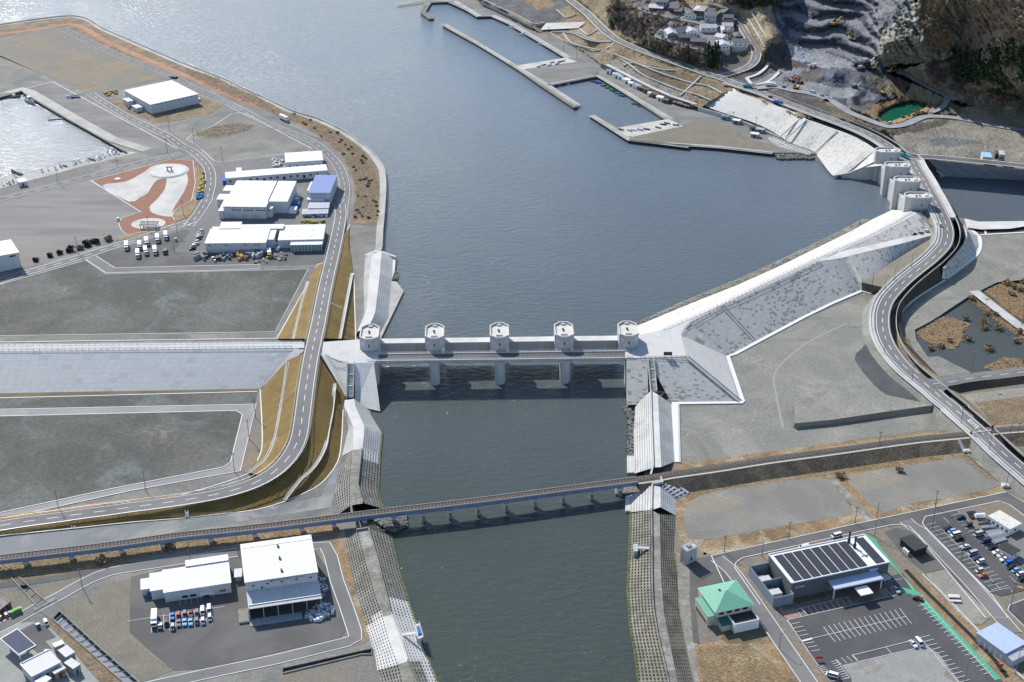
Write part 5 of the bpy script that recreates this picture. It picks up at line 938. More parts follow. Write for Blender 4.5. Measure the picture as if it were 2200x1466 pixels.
ca.data.foreach_set('color',np.concatenate([colr[used],np.ones((len(used),1))],1).ravel());me.polygons.foreach_set('use_smooth',[True]*len(inv));me.update()
m,t,b=nodes('hill_soil');at=t.nodes.new('ShaderNodeAttribute');at.attribute_name='zone';vv_=coordv(t)
col=at.outputs['Color']
for sc_,lo_,hi_,k0,k1 in((.06,.3,.7,.7,1.3),(.5,.3,.7,.55,1.5)):
 mr=t.nodes.new("ShaderNodeMapRange");t.links.new(noise(t,vv_,sc_,7,.68,.5),mr.inputs[0]);mr.inputs[1].default_value=lo_;mr.inputs[2].default_value=hi_;mr.inputs[3].default_value=k0;mr.inputs[4].default_value=k1
 cc=t.nodes.new("ShaderNodeCombineColor");[t.links.new(mr.outputs[0],cc.inputs[i])for i in range(3)];col=mixc(t,1.0,col,cc.outputs[0],'MULTIPLY')
t.links.new(col,b.inputs['Base Color']);b.inputs['Roughness'].default_value=.9;b.inputs['Specular IOR Level'].default_value=.15
bn=N(t,"ShaderNodeBump",Strength=1.0,Distance=2.0);t.links.new(noise(t,coordv(t,'Object',(1,1,.35)),.5,7,.7),bn.inputs['Height']);t.links.new(bn.outputs[0],b.inputs['Normal'])
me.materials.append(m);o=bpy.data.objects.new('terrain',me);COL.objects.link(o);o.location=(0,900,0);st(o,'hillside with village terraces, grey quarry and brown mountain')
me.flip_normals()if me.polygons[0].normal.z<0 else None
for(c,s,w_,l),(r,_)in zip(TROADS,rp):
 pw=[P(q[0],q[1],q[2])for q in r];wm={6.5:7.5,5.6:6.5,3.2:4.5,3:3.5,3.4:4.5,3.5:4.5,4.5:7}[w_]
 grav=l and('gravel' in l or 'track' in l)
 mb=MB();mb.strip(pw,-wm/2,wm/2,.15,0)
 if not grav:
  for sg in(-1,1):mb.bar(offs(pw,sg*(wm/2+.3)),.6 if w_>5 else .35,.35,.0,1)
  if w_>5:
   for i in range(0,len(pw)-2,4):mb.strip(pw[i:i+3],-.15,.15,.2,1)
 st(mb.build('road',[mat('haul_road',(.30,.31,.33),(.25,.26,.28),.1,grain=.12)if grav else asphalt,kerb_m]),l or 'lane round the lower village terrace')
pm=water_mat('pond_water',(.008,.095,.06),(.008,.11,.07),0,900,.1)
for nt_ in pm.node_tree.nodes:
 if nt_.type=='BUMP':nt_.inputs['Distance'].default_value=.1
mb=MB();mb.poly(Z('E','900,1000 1100,860 1200,820 1420,850 1440,920 1250,1010 1050,1080 950,1060',6.3));st(mb.build('water',pm),'emerald green quarry pond')
def wall3(label,base,hts,th=.8,m=conc,name='retaining_wall'):
 mb=MB();A,B=offs(base,-th/2),offs(base,th/2)
 tp=lambda L:[Vector((p.x,p.y,p.z+h))for p,h in zip(L,hts)]
 mb.loft([A,tp(A)]);mb.loft([tp(A),tp(B)]);mb.loft([tp(B),B]);return tag(mb.build(name,m),label,'wall')
wall3('long white retaining wall behind the north harbour quay',Z('C','560,30 700,95 850,165 960,225 1000,232',1.9),[5.5]*5,m=conc_w)
wall3('short white wing wall beside the sloped car ramp',Z('C','1000,232 1060,178',1.9)[:1]+T('C','1090,185')[:0]+Z('C','1075,215',1.9),[5.5,5.0],m=conc)
mb=MB();mb.face(T('C','1075,182 1385,172 1330,222 1030,236',.5),0,[(0,0),(30,0),(25,8),(0,8)]);tag(mb.build('retaining_wall',whitepanel),'pale sloping concrete revetment below the hillside lot','wall')
wall3('dark tidal wall behind the row of harbour sheds',Z('D','203,575 430,695 640,805 760,862 940,905',1.9),[4.2]*5,m=mat('dark_wall',(.13,.13,.125),grain=.15))
mb=MB();mb.strip(Z('D','250,545,6.3 450,650,6.3 640,745,6.3 800,815,6.3 1000,880,6.3'),-1.8,1.8,.2);st(mb.build('path',conc),'service path on top of the dark tidal wall')
wall3('grey wall at the foot of the white north sea wall',Z('D','1020,935 1200,985 1400,1050 1560,1115 1705,1170',1.9),[3.0,3.0,2.4,2,1.5],m=conc)
dc=['D|300,455 620,590 880,680 1000,712 1100,730 1220,790','D|240,430 420,535 560,640 700,700 880,770 1000,800 1120,850','D|240,420 310,372','D|1045,648 960,730 870,810','D|390,560 430,535 700,590 820,600','C|1340,230 1410,280 1480,235','C|1160,80 1240,145 1310,110','C|1210,265 1290,350 1500,400','D|1470,100 1560,260 1635,360','D|1440,160 1520,290 1585,400','D|1430,665 1520,635 1590,580 1615,535','D|1510,722 1600,700 1670,650 1700,620','D|1430,665 1470,715']
for k,s in enumerate(dc):
 c,q=s.split('|');mb=MB();mb.bar(cr(T(c,q,.2),5),1.2 if k<10 else 2.6,.8)
 n='upper berm of the harbour hillside,lower berm of the harbour hillside,short top edge of the hillside berms,cross line down the harbour hillside,kinked terrace line of the hillside,V below the hillside road near the ramp,corner of the small lot by the hillside road,outer edge of the ramp bank,right terrace of the yellow slope beside the quarry,left terrace of the yellow slope beside the quarry,broad upper band of the dark bank below the village,broad lower band of the dark bank below the village,link between the two bands of the dark bank'.split(',')[k]
 tag(mb.build('drain_gutter',conc_w if k>9 else conc),'pale concrete gutter along the '+n,'drain','drain gutters of the hillside')
e=empty('seawall',Z('D','1500,1000')[0],0,'bright white sea wall slope north of the far water gate','sea wall')
crest=Z('D','1320,745,14.6 1345,770,14.4 1450,810,14.4 1600,862,14.4 1740,915,14.4 1860,960,14.4 1940,1010,14.4')+Z('E','420,1025,14.4 560,1075,14.4 700,1125,14.4 830,1185,14.4 965,1272,14.4')
toeW=Z('D','1062,892,3.4 1150,925,3.4 1300,975,3.4 1420,1012,3.4 1510,1045,3.4 1610,1090,3 1710,1150,2.6')+Z('E','200,1190,2 300,1235,2 430,1290,1.6')+[P(1740+205/4.072,280+400/4.072,1.2),P(1740+335/4.072,280+383/4.072,2.2)]
a_,b_=resample(cr(crest,5),60),resample(cr(toeW,5),60)
mb=MB();mb.loft([a_[:24],b_[:24]]);mb.build('smooth_face',whitepanel,e)
mb=MB();mb.loft([a_[23:],b_[23:]]);mb.build('block_face',whiteblock,e)
mb=MB();mb.face([a_[-1],P(1894,356,14.2),P(1851,361,8.5),b_[-1]],0,[(0,0),(5,0),(5,18),(0,20)]);mb.face([a_[-1],P(1889,335,14.4),P(1896,352,14.3),P(1894,356,14.2)]);mb.build('end_face',whiteblock,e)
mb=MB();q=[P(1790,378.5,1.6),P(1822,373,3.5),P(1851,361.5,8.6),P(1885,345,14.4),P(1897,350,14.4)];mb.loft([q,[Vector((p.x,p.y,-2))for p in q]]);mb.build('wing_wall',gate_conc,e)
mb=MB();mb.bar(q,.8,.5);mb.build('coping',conc_w,e)
for s,l in(('1905,985,13.8 1705,1165,3.2','left of the pair of'),('1935,1018,13.8 1750,1190,3.2','right of the pair of')):
 mb=MB();mb.bar(offs(Z('D',s),0),.8,1.1);tag(mb.build('stairs',conc_w),'steep rib, %s ribs crossing the white north sea wall'%l,'stairs')
mb=MB();mb.bar(Z('E','625,1110,14 435,1290,2.2'),.5,.5);tag(mb.build('drain_gutter',conc_d),'dark seam down the white north sea wall left of the far gate','drain')
mb=MB();rT=resample(Z('D','1590,1165 1660,1155,2.2 1800,1220,2.2 1990,1290,2.2'),60);rB=resample(Z('D','1590,1170 1700,1240,2.1 1860,1285,2.1 1950,1310,2.1'),60);holey(mb,rT[1:],rB[1:],3.0,3,hw=.75,hh=.5);tag(mb.build('block_grid',[conc,soil]),'row of hollow blocks at the foot of the white north sea wall','block grid')
mb=MB();rT=resample(Z('E','430,1290,1.8 560,1350,1.8')+[P(1800,375,1.8)],50);rB=resample(Z('E','425,1350,.2 520,1410,.2')+[P(1792,379.5,.2)],50);holey(mb,rT,rB,2.2,5,hw=.7,hh=.6,dep=.4);tag(mb.build('block_grid',[conc_d,soil]),'curved band of foot blocks where the north sea wall meets the far gate','block grid')
sheet('ground',Z('D','0,680 170,625 650,830 930,905 1020,930 1560,1120 1700,1170 1860,1270 1650,1285 1240,1240 900,1050 800,980 170,640'),asphalt_old,.05,'worn asphalt of the fishing harbour')
shs('ground','D','440,1170 840,1080 1000,1010 1200,1050 1500,1180 1700,1260 1200,1235 700,1200',MC['rough_ground'],.08,'rough open ground at the corner of the fishing harbour')
sheet('ground',Z('C','350,-60 560,20 960,215 1010,238 1100,270 1510,505 1480,600 1050,670 850,530 1240,455 960,290 650,125 540,130 170,-40'),asphalt_old,.05,None)
mb=MB();
for s in('C|-100,40 130,5 350,15 540,133 650,128 790,190 960,290 1130,390 1235,455','C|262,190 560,360 840,530 1080,672 1322,832','C|1095,672 1475,598 1700,730 2060,945','C|1430,912 1600,1020 1730,1104 1960,1130 2200,1160','D|440,1180 700,1210 1200,1245 1650,1295'):
 c,q=s.split('|');q=Z(c,q);mb=MB();mb.strip(q,-4.5 if c=='C' and '130,5' in s else-3.0,2.0,.12);mb.bar(offs(q,.3),.5,.5);st(mb.build('pavement',quay),'pale concrete edge of the harbour '+['quay','breakwater','inner basin','south breakwater','open ground'][['130,5','262,190','1095,672','1430,912','440,1180'].index([k for k in('130,5','262,190','1095,672','1430,912','440,1180')if k in s][0])])
for s,l in(('C|835,520 860,555 1320,490 1240,455','upper'),('C|1640,1008 1700,1070 1760,1080 2165,995 2040,940','lower')):
 c,q=s.split('|');sheet('pavement',Z(c,q),mat('slipway',(.50,.48,.43),(.40,.38,.34),.1,grain=.2),.15,'pale concrete slipway of the %s harbour basin'%l)
mb=MB();mb.bar(Z('C','1100,262 1300,370 1510,500'),.8,.8);tag(mb.build('kerb_wall',conc_w),'long white kerb wall beside the harbour service road','wall')
roof_w=blocks('roof_white',(.78,.78,.77),(.7,.7,.7),1.6,80,0.0,joint=.6,jw=.11,var=.05,rough=.6)
roof_w2=blocks('roof_pale',(.62,.62,.63),(.6,.6,.6),1.2,80,0.0,joint=.7,jw=.07,var=.05,rough=.6)
roof_stripe=blocks('roof_striped',(.66,.66,.74),(.3,.3,.32),.9,80,0.0,joint=.35,jw=.22,var=.04,rough=.5)
wall_w=blocks('wall_white',(.62,.63,.66),(.5,.5,.5),1.2,40,0.0,joint=.82,jw=.05,var=.04)
wall_g=blocks('wall_grey',(.14,.15,.16),(.1,.1,.1),.8,40,0.0,joint=.8,jw=.04,var=.04)
roof_blue=blocks('roof_blue',(.20,.27,.52),(.2,.2,.4),.8,80,0.0,joint=.8,jw=.06,var=.03,rough=.5)
roof_sky=mat('roof_sky',(.30,.48,.78),grain=.06);roof_green=blocks('roof_green',(.20,.46,.33),(.1,.3,.2),.6,80,0.0,joint=.85,jw=.05,var=.02,rough=.6)
roof_grey=blocks('roof_grey',(.17,.175,.19),(.1,.1,.1),.6,.8,0.0,joint=.8,jw=.05,var=.08);roof_dark=blocks('roof_dark',(.055,.055,.06),(.03,.03,.03),.7,80,0.0,joint=.7,jw=.06,var=.05)
roof_lt=blocks('roof_light',(.50,.52,.56),(.1,.1,.1),.8,80,0.0,joint=.8,jw=.05,var=.06);roof_rust=mat('roof_rusty',(.62,.60,.54),(.38,.20,.11),.5,lo=.55,hi=.75,grain=.15)
cream=mat('cream_wall',(.55,.50,.42),grain=.05);brown_w=mat('brown_wall',(.16,.12,.095),grain=.08);glass_d=mat('window_dark',(.03,.035,.045),grain=.05,rough=.15)
solar=blocks('solar_panels',(.035,.04,.055),(.03,.03,.05),1.6,1.0,0.0,joint=.5,jw=.06,var=.1,rough=.6);solar_b=blocks('solar_blue',(.09,.10,.15),(.03,.03,.05),30,.75,0.0,joint=.3,jw=.04,var=.05,rough=.85)
white_p=mat('white_paint',(.78,.78,.78),grain=.04,rough=.5)
def frame(A,B,C):
 u=B-A;u.z=0;L=u.length;u.normalize();v=Vector((-u.y,u.x,0));return math.atan2(u.y,u.x),L,abs((C-A).dot(v))
def bld(label,code,s,zt,zb=2.0,roof='flat',mw=None,mr=None,name='building',cat='building',group=None,over=.35,rise=1.6,z=None,parent=None,thick=.35):
 """s: roof corner points front-left, front-right, any back point, read at height zt. Returns the root, length, depth, wall height"""
 mw=mw or wall_w;mr=mr or roof_w;A,B,C=Z(code,s,zt)[:3];ang,L,D=frame(A,B,C);h=zt-zb
 e=empty(name,Vector((A.x,A.y,zb)),ang,label,cat,group)
 body(e,0,0,L,D,h,roof,mw,mr,over,rise,thick=thick);return e,L,D,h
def body(e,x0,y0,x1,y1,h,roof='flat',mw=None,mr=None,over=.35,rise=1.6,z0=0.0,wn='wall',rn='roof',thick=.35):
 mw=mw or wall_w;mr=mr or roof_w;o=over;mb=MB();mb.box(x0,y0,z0-.3,x1,y1,h);
 V=lambda*p:Vector(p)
 if roof=='gx':
  ym=(y0+y1)/2
  for x in(x0,x1):mb.face([V(x,y0,h),V(x,y1,h),V(x,ym,h+rise)]if x==x1 else[V(x,y1,h),V(x,y0,h),V(x,ym,h+rise)])
 if roof=='gy':
  xm=(x0+x1)/2
  for y in(y0,y1):mb.face([V(x0,y,h),V(x1,y,h),V(xm,y,h+rise)]if y==y0 else[V(x1,y,h),V(x0,y,h),V(xm,y,h+rise)])
 mb.build(wn,mw,e,local=True);mb=MB();t=.18
 X0,X1,Y0,Y1=x0-o,x1+o,y0-o,y1+o;ym,xm=(y0+y1)/2,(x0+x1)/2
 def slab(q):
  q=[Vector(p)for p in q];n=(q[1]-q[0]).cross(q[2]-q[0]).normalized();l=(q[1]-q[0]).length;d=(q[-1]-q[0]).length
  tp=[p+n*t for p in q];mb.face(tp,0,[(0,0),(l,0),(l,d),(0,d)][:len(q)]);mb.face(q[::-1])
  for i in range(len(q)):mb.face([q[i],q[(i+1)%len(q)],tp[(i+1)%len(q)],tp[i]])
 if roof=='flat':mb.box(X0,Y0,h,X1,Y1,h+thick)
 elif roof=='gx':
  k=rise/(ym-y0)*o;slab([V(X0,Y0,h-k),V(X1,Y0,h-k),V(X1,ym,h+rise),V(X0,ym,h+rise)]);slab([V(X1,Y1,h-k),V(X0,Y1,h-k),V(X0,ym,h+rise),V(X1,ym,h+rise)])
 elif roof=='gy':
  k=rise/(xm-x0)*o;slab([V(X0,Y1,h-k),V(X0,Y0,h-k),V(xm,Y0,h+rise),V(xm,Y1,h+rise)]);slab([V(X1,Y0,h-k),V(X1,Y1,h-k),V(xm,Y1,h+rise),V(xm,Y0,h+rise)])
 elif roof=='shed':slab([V(X0,Y0,h),V(X1,Y0,h),V(X1,Y1,h+rise),V(X0,Y1,h+rise)]);
 elif roof=='hip':
  r=min(xm-x0,ym-y0);a,b=(V(x0+r,ym,h+rise),V(x1-r,ym,h+rise))if(x1-x0)>=(y1-y0)else(V(xm,y0+r,h+rise),V(xm,y1-r,h+rise))
  c=[V(X0,Y0,h),V(X1,Y0,h),V(X1,Y1,h),V(X0,Y1,h)]
  if(x1-x0)>=(y1-y0):fs=([c[0],c[1],b,a],[c[1],c[2],b],[c[2],c[3],a,b],[c[3],c[0],a])
  else:fs=([c[0],c[1],a],[c[1],c[2],b,a],[c[2],c[3],b],[c[3],c[0],a,b])
  for f in fs:l=(f[1]-f[0]).length;mb.face(f,0,[(0,0),(l,0),(l*.7,r),(l*.3,r)][:len(f)])
  mb.face(c[::-1])
 if roof=='shed':pass
 global RF;RF=mb.build(rn,mr,e,local=True);return RF
def win(e,x,z,w=1.2,h=1.1,y=0.0,face='f',m=None,name='window',D=0.0,L=0.0):
 mb=MB();d=.05
 if face=='f':mb.box(x-w/2,y-d,z,x+w/2,y+.02,z+h)
 elif face=='r':mb.box(L-.02,x-w/2,z,L+d,x+w/2,z+h)
 elif face=='l':mb.box(-d,x-w/2,z,.02,x+w/2,z+h)
 return mb.build(name,m or glass_d,e,local=True)
def lbox(e,name,x0,y0,z0,x1,y1,z1,m):mb=MB();mb.box(x0,y0,z0,x1,y1,z1);return mb.build(name,m,e,local=True)
e,L,D,h=bld('big white flat roofed warehouse alone by the dry grass plot','A','1270,887 1672,797 1055,767',9.6)
for i in range(9):win(e,L*(.14+i*.09),h-1.3,.9,.7)
for x,y,w_,d,hh,n in((-7,D*.25,5,8,3.2,'side_room'),(-6,D*.62,4.5,9,4.0,'side_room')):body(e,x,y,x+w_,y+d,hh,'flat',wall_w,roof_w2,wn='annex_wall',rn='annex_roof')
lbox(e,'chiller',L+.6,D*.1,-.2,L+4,D*.35,2.0,steel)
e,L,D,h=bld('small white roofed shed at the north end of the factory row','G','1012,188 1387,165 1000,95',7.6,roof='flat');[win(e,L*(.1+i*.2),2,1.4,1)for i in range(5)]
e,L,D,h=bld('very long narrow white roofed shed across the factory yard','G','405,350 1433,268 1425,210',7.0,roof='flat')
for i in range(14):win(e,L*(.04+i*.066),2.2-(i%3==2)*1.4,1.5,1.3+(i%3==2))
body(e,8,D-.5,11,D+9,4.2,'flat',wn='annex_wall',rn='annex_roof');lbox(e,'loading_dock',-2.6,1,-.2,0,D-1,3.2,mat('blue_tarp',(.05,.17,.42),grain=.15))
e,L,D,h=bld('largest white factory hall in the middle of the yard','G','376,636 806,641 455,374',10.2)
for i in range(14):win(e,2+i*2.3,h-.95,.9,.5)
for i in range(10):win(e,L*.22+i*2.2+(i//3)*1.4,h-2.6,1.7,.7)
for i in range(3):win(e,L*(.2+i*.28),.2,4,2.6,name='shutter',m=steel)
body(e,L,9.5,L+12.5,D,h,'flat',wn='east_wing_wall',rn='east_wing_roof');body(e,L+.1,2.5,L+3.5,9.4,h-2.5,'flat',wn='porch_wall',rn='porch_roof');body(e,-8.5,D*.38,0,D*.62,5.0,'flat',roof='flat' if 0 else 'flat',wn='west_canopy_wall',rn='west_canopy_roof')if 0 else body(e,-8.5,D*.42,-.1,D*.62,5.2,'flat',wn='canopy_wall',rn='canopy_roof')
body(e,-7,D*.72,-.1,D*.92,6.0,'flat',wn='annex_wall',rn='annex_roof');body(e,-3.0,-1,-.1,D*.38,5.5,'flat',wn='annex_wall',rn='annex_roof')
for i,(x,y,a,b,hh)in enumerate(((L+13.5,D*.75,3,3,2.5),(L+14,D*.45,4,5,2.2),(L+13,D*.2,5,6,2.8),(L+14,D*.6,2.5,2.5,3.2))):lbox(e,'tank',x,y,-.2,x+a,y+b,hh,[steel,MC['blue_tarp'],white_p][i%3])
e,L,D,h=bld('cube shaped white factory with a blue metal roof','G','1243,496 1458,499 1277,317',10.0,mr=roof_blue)
[win(e,2+i*1.9,h-1.6,.8,.8)for i in range(6)];body(e,-2.6,D*.3,-.1,D*.8,5.5,'flat',wn='annex_wall',rn='annex_roof',mr=roof_w2);body(e,-.5,-3.4,L*.75,-.1,4.5,'flat',wn='porch_wall',rn='porch_roof')
for k,s in enumerate(('1240,652 1445,650 1245,585','1180,712 1438,704 1190,662')):
 e,L,D,h=bld(['low shed with a pale ribbed glass roof right behind the blue roofed factory porch','low rounded shed with a pale ribbed roof beside the dashed road'][k],'G',s,5.0-k,roof='gx',mr=roof_stripe,mw=mat('grey_film',(.30,.33,.36),grain=.1),name='shed',cat='shed',rise=.8);lbox(e,'door',L*.4,-.06,0,L*.5,0,2.2,rail_m)
e,L,D,h=bld('white factory of several joined roofs at the south west of the yard','G','192,1010 806,1004 242,868',8.4)
body(e,-.0+5.5,D+.1,5+13,D+10,h+.4,'flat',wn='tower_wall',rn='tower_roof');body(e,18.2,D+.1,L+8,D+6.5,h+.2,'gx',rise=.4,wn='north_wing_wall',rn='north_wing_roof');body(e,L+.1,6,L+4,D,h-.6,'flat',wn='east_wing_wall',rn='east_wing_roof')
body(e,0,D+4,5.3,D+8,h-2,'flat',wn='annex_wall',rn='annex_roof')
for x in(.07,.34,.66,.83,.88):win(e,L*x,h-1.6,1.3,.6)
for x in(.83,.88):win(e,L*x,1.2,1.3,.9)
e,L,D,h=bld('white shed with skylights at the south east of the yard','G','935,978 1388,968 955,830',7.4)
for x in(.26,.43,.73):
 for y in(.18,.62):lbox(RF,'skylight',L*x-.5,D*y,h+.36,L*x+.6,D*y+2.6,h+.5,steel)
e2,L,D,h=bld('open fronted lean-to with a white roof and glazed front under the skylight shed','G','1062,1027 1376,1022 1062,970',6.4,mw=mat('glazed',(.22,.30,.29),grain=.2,rough=.4),name='shed',cat='shed')
for i in range(10):
 a=L*i/9;mb=MB();mb.box(a-.12,-.15,0,a+.12,0,h);mb.build('post',white_p,e2,local=True)
e,L,D,h=bld('tall white hall cut off by the left edge of the photo','F','-700,1190 190,1005 30,893',12,roof='gy',rise=.8);win(e,L-4,h-2,3.5,.9);win(e,L*.6,h-2.2,2,1);lbox(e,'roof_vent',L-14,D*.55,h+.6,L-13,D*.62,h+2,rail_m)
e,L,D,h=bld('big two level white fish market hall with a lower striped front roof','Q','1128,520 1735,432 1100,203',14.0,roof='flat')
for y in(.2,.53,.86):lbox(RF,'roof_vent',L*.5,D*(1-y)-.4,h+.36,L*.5+.8,D*(1-y)+1.0,h+1.2,rail_m)
lbox(e,'gutter',-.3,D-3,h+.36,L+.3,D-2.6,h+.5,steel);lbox(e,'gutter',-.3,-.6,h-.2,L+.3,-.36,h+.1,steel)
for i in range(5):win(e,L*(.1+i*.2),h-2.3,1.1,.55)
win(e,L*.22,h-4.0,.8,.9);mb=MB();V=Vector;fd=9.5;q=[V((0,-fd,h-5.9)),V((L+.4,-fd,h-5.9)),V((L+.4,-.06,h-4.2)),V((0,-.06,h-4.2))]
mb.face(q,0,[(0,0),(L,0),(L,fd),(0,fd)]);mb.face([p-V((0,0,.25))for p in q][::-1]);[mb.face([q[i]-V((0,0,.25)),q[(i+1)%4]-V((0,0,.25)),q[(i+1)%4],q[i]])for i in range(4)];mb.build('front_roof',roof_w2,e,local=True)
lbox(e,'gutter',0,-fd+1.6,h-5.5,L+.4,-fd+1.9,h-5.3,steel)
for i in range(6):lbox(e,'column',L*i/5-.15,-fd+.2,-.2,L*i/5+.15,-fd+.5,h-6.1,steel)
lbox(e,'side_wall',.05,-fd+.3,-.2,.3,-.05,h-5.5,wall_w);lbox(e,'loading_platform',0,-fd-3.5,-.15,L*.72,-fd+.6,.35,mat('platform_grey',(.32,.34,.35),grain=.1));lbox(e,'side_platform',-4.2,-fd-1,-.15,-.2,-2,.9,conc_d)
def glyphs(e,x0,z0,n,sz,gap,y,m,seed=1,logo=True):
 """row of small stroke built characters, as on the photo only their strokes can be told"""
 r=random.Random(seed);mb=MB()
 for i in range(n):
  x=x0+i*(sz+gap)
  if logo and i==0:mb.box(x,y-.04,z0,x+sz,y,z0+sz);continue
  for k in range(3):z=z0+sz*(.1+.38*k);mb.box(x+sz*r.uniform(0,.15),y-.04,z,x+sz*r.uniform(.8,1),y,z+sz*.12)
  xx=x+sz*r.choice((.2,.45,.7));mb.box(xx,y-.045,z0,xx+sz*.14,y,z0+sz)
  if r.random()<.6:mb.box(x+sz*.82,y-.045,z0,x+sz*.95,y,z0+sz*.7)
 return mb.build('lettering',m,e,local=True)
glyphs(e,L*.34,h-1.25,8,.85,.2,-.02,glass_d,3);glyphs(e,L*.34+9.2,h-1.25,4,.85,.2,-.02,glass_d,5,False)
e,L,D,h=bld('low white roofed market office with a stepped front beside the parked cars','Q','442,606 1003,521 405,425',7.0,roof='flat')
body(e,L*.36,D,L,D+3.6,h+.5,'flat',wn='back_wing_wall',rn='back_wing_roof');body(e,-5.2,D*.2,-.1,D-.5,h-.4,'flat',wn='side_wing_wall',rn='side_wing_roof');body(e,-9,D*.45,-5.3,D-1.5,h-1.8,'flat',wn='annex_wall',rn='annex_roof')
for x in(.3,.42):win(e,L*x,1.0,2.4,1.2)
lbox(e,'canopy',L*.52,-2.4,2.7,L*.73,-.05,2.95,white_p);lbox(e,'canopy_post',L*.53,-2.3,0,L*.53+.15,-2.15,2.7,steel);lbox(e,'canopy_post',L*.72,-2.3,0,L*.72+.15,-2.15,2.7,steel);win(e,L*.87,1.2,2.4,1.1,m=mat('brick_red',(.35,.12,.05),grain=.1),name='shutter');win(e,L*.62,.1,2.2,2.2,name='door')
e,L,D,h=bld('small grey cabinet shed between the office and the fish market hall','Q','1040,475 1092,470 1035,412',4.4,name='shed',cat='shed',mw=mat('grey_wall',(.28,.29,.29),grain=.08),mr=roof_w2);lbox(e,'door',.4,-.05,0,1.6,0,2,steel)
e=empty('fuel_canopy',Z('R','180,1120',2.1)[0],0,'fuel station canopy covered with blue solar panels and a teal edge','canopy');cq=Z('R','185,1192 360,1098 172,930 0,1032',7.0)
mb=MB();mb.prism(cq,6.1,7.0);mb.build('roof',white_p,e);c0=sum(cq,Vector())/4;mb=MB();iq=[c0.lerp(p,.93)+Vector((0,0,.12))for p in cq];mb.face(iq,0,[(0,0),(10,0),(10,14),(0,14)]);mb.build('solar_panel',solar_b,e)
mb=MB();a,b=cq[0].lerp(cq[1],.45),cq[1];d=(b-a).cross(Vector((0,0,1))).normalized()*.06;mb.face([a+d-Vector((0,0,.9)),b+d-Vector((0,0,.9)),b+d,a+d]);mb.build('fascia',mat('teal',(.03,.26,.20),grain=.05),e)
for i,p in enumerate(cq):q=c0.lerp(p,.55);mb=MB();mb.box(q.x-.25,q.y-.25,2,q.x+.25,q.y+.25,6.1);mb.build('column',white_p,e)
for k in range(2):p=c0.lerp(cq[0],.3-.5*k);pe=empty('fuel_pump',Vector((p.x,p.y,2.1)),0,['fuel pump under the canopy, nearer the shop','fuel pump under the canopy, farther from the shop'][k],'fuel pump');lbox(pe,'cabinet',-.5,-.3,0,.5,.3,2.2,mat('pump_red',(.5,.12,.06),grain=.05));lbox(pe,'screen',-.3,-.33,1.2,.3,-.3,1.7,glass_d)
e,L,D,h=bld('fuel station shop with a broad white and grey striped roof','R','320,1412 600,1272 198,1300',6.2,mr=roof_stripe,roof='flat');win(e,L*.45,1.4,2.4,.9);win(e,L*.12,1.2,1,.7);lbox(e,'parapet',-.4,-.4,h+.3,-.1,D+.4,h+.7,white_p);lbox(e,'parapet',-.4,D+.1,h+.3,L+.4,D+.4,h+.7,white_p)
for s,zt,l,mr in(('548,1122 638,1085 520,1092',5,'small open booth with a white roof at the back of the fuel station',roof_w),('655,1220 745,1172 590,1147',6,'pale grey storage cube behind the striped roof shop',roof_w2),('730,1337 800,1292 668,1260',5.4,'smaller pale grey storage cube nearest the fuel station yard',roof_w2),('545,1388 655,1330 520,1365',5,'red sided container with a pale top beside the striped roof shop',roof_w2),('425,1500 512,1430 345,1466',5,'cream roofed shed cut off by the bottom edge near the fuel station',roof_w)):
 e,L,D,h=bld(l,'R',s,zt,mr=mr,name='shed',cat='shed',mw=mat('container_red',(.34,.12,.08),(.5,.4,.35),.8,grain=.1)if 'red' in l else mat('grey_wall',(0,0,0)),over=.15);lbox(e,'door',L*.35,-.05,0,L*.6,0,2.1,rail_m)
e,L,D,h=bld('grey corrugated scrap shed at the left edge','R','-60,790 105,660 40,602',4.5,name='shed',cat='shed',mr=mat('corrugated',(.27,.26,.24),(.20,.17,.14),.4,grain=.2),mw=brown_w);lbox(e,'door',L*.5,-.05,0,L*.8,0,2.5,rail_m)
e,L,D,h=bld('cream two storey house with a pale green hipped roof beside the east levee','U','905,890 1197,827 785,702',9.2,roof='hip',mw=cream,mr=roof_green,over=.9,rise=3.0,name='house',cat='house')
for i in range(4):win(e,L*(.16+i*.22),h-2.1,L*.14,1.1)
body(e,-3.2,D*.04,-.1,D*.8,h-2.3,'shed',cream,roof_green,.3,.4,wn='side_wall',rn='side_roof');body(e,1.0,-4.2,4.8,-.1,3.0,'shed',cream,mat('roof_darkgreen',(.04,.16,.12),grain=.1),.3,.8,wn='porch_wall',rn='porch_roof')
lbox(e,'annex_wall',5.2,-6.6,-.2,L+.3,-6.3,4.6,white_p);lbox(e,'annex_wall',L,-6.3,-.2,L+.3,-.1,4.6,white_p);lbox(e,'annex_wall',5.2,-6.3,-.2,5.5,-.1,4.6,white_p);lbox(e,'annex_roof',5.5,-6.3,3.8,L,-.1,4.0,roof_dark)
lbox(e,'chimney',L*.33,D*.62,h+.9,L*.33+.9,D*.62+.9,h+3.2,cream);[win(e,D*(.2+.25*i),1.0,2.0,3.6,face='l',m=glass_d)for i in range(3)];mb=MB();mb.box(-3.26,D*.1,.6,-3.2,D*.75,2.4);mb.build('shutter',brown_w,e,local=True)
e,L,D,h=bld('tall concrete sluice house with a railed flat top beside the east levee','U','665,402 752,362 630,362',9.2,mw=conc,mr=conc,over=.3,name='sluice_house',cat='sluice house')
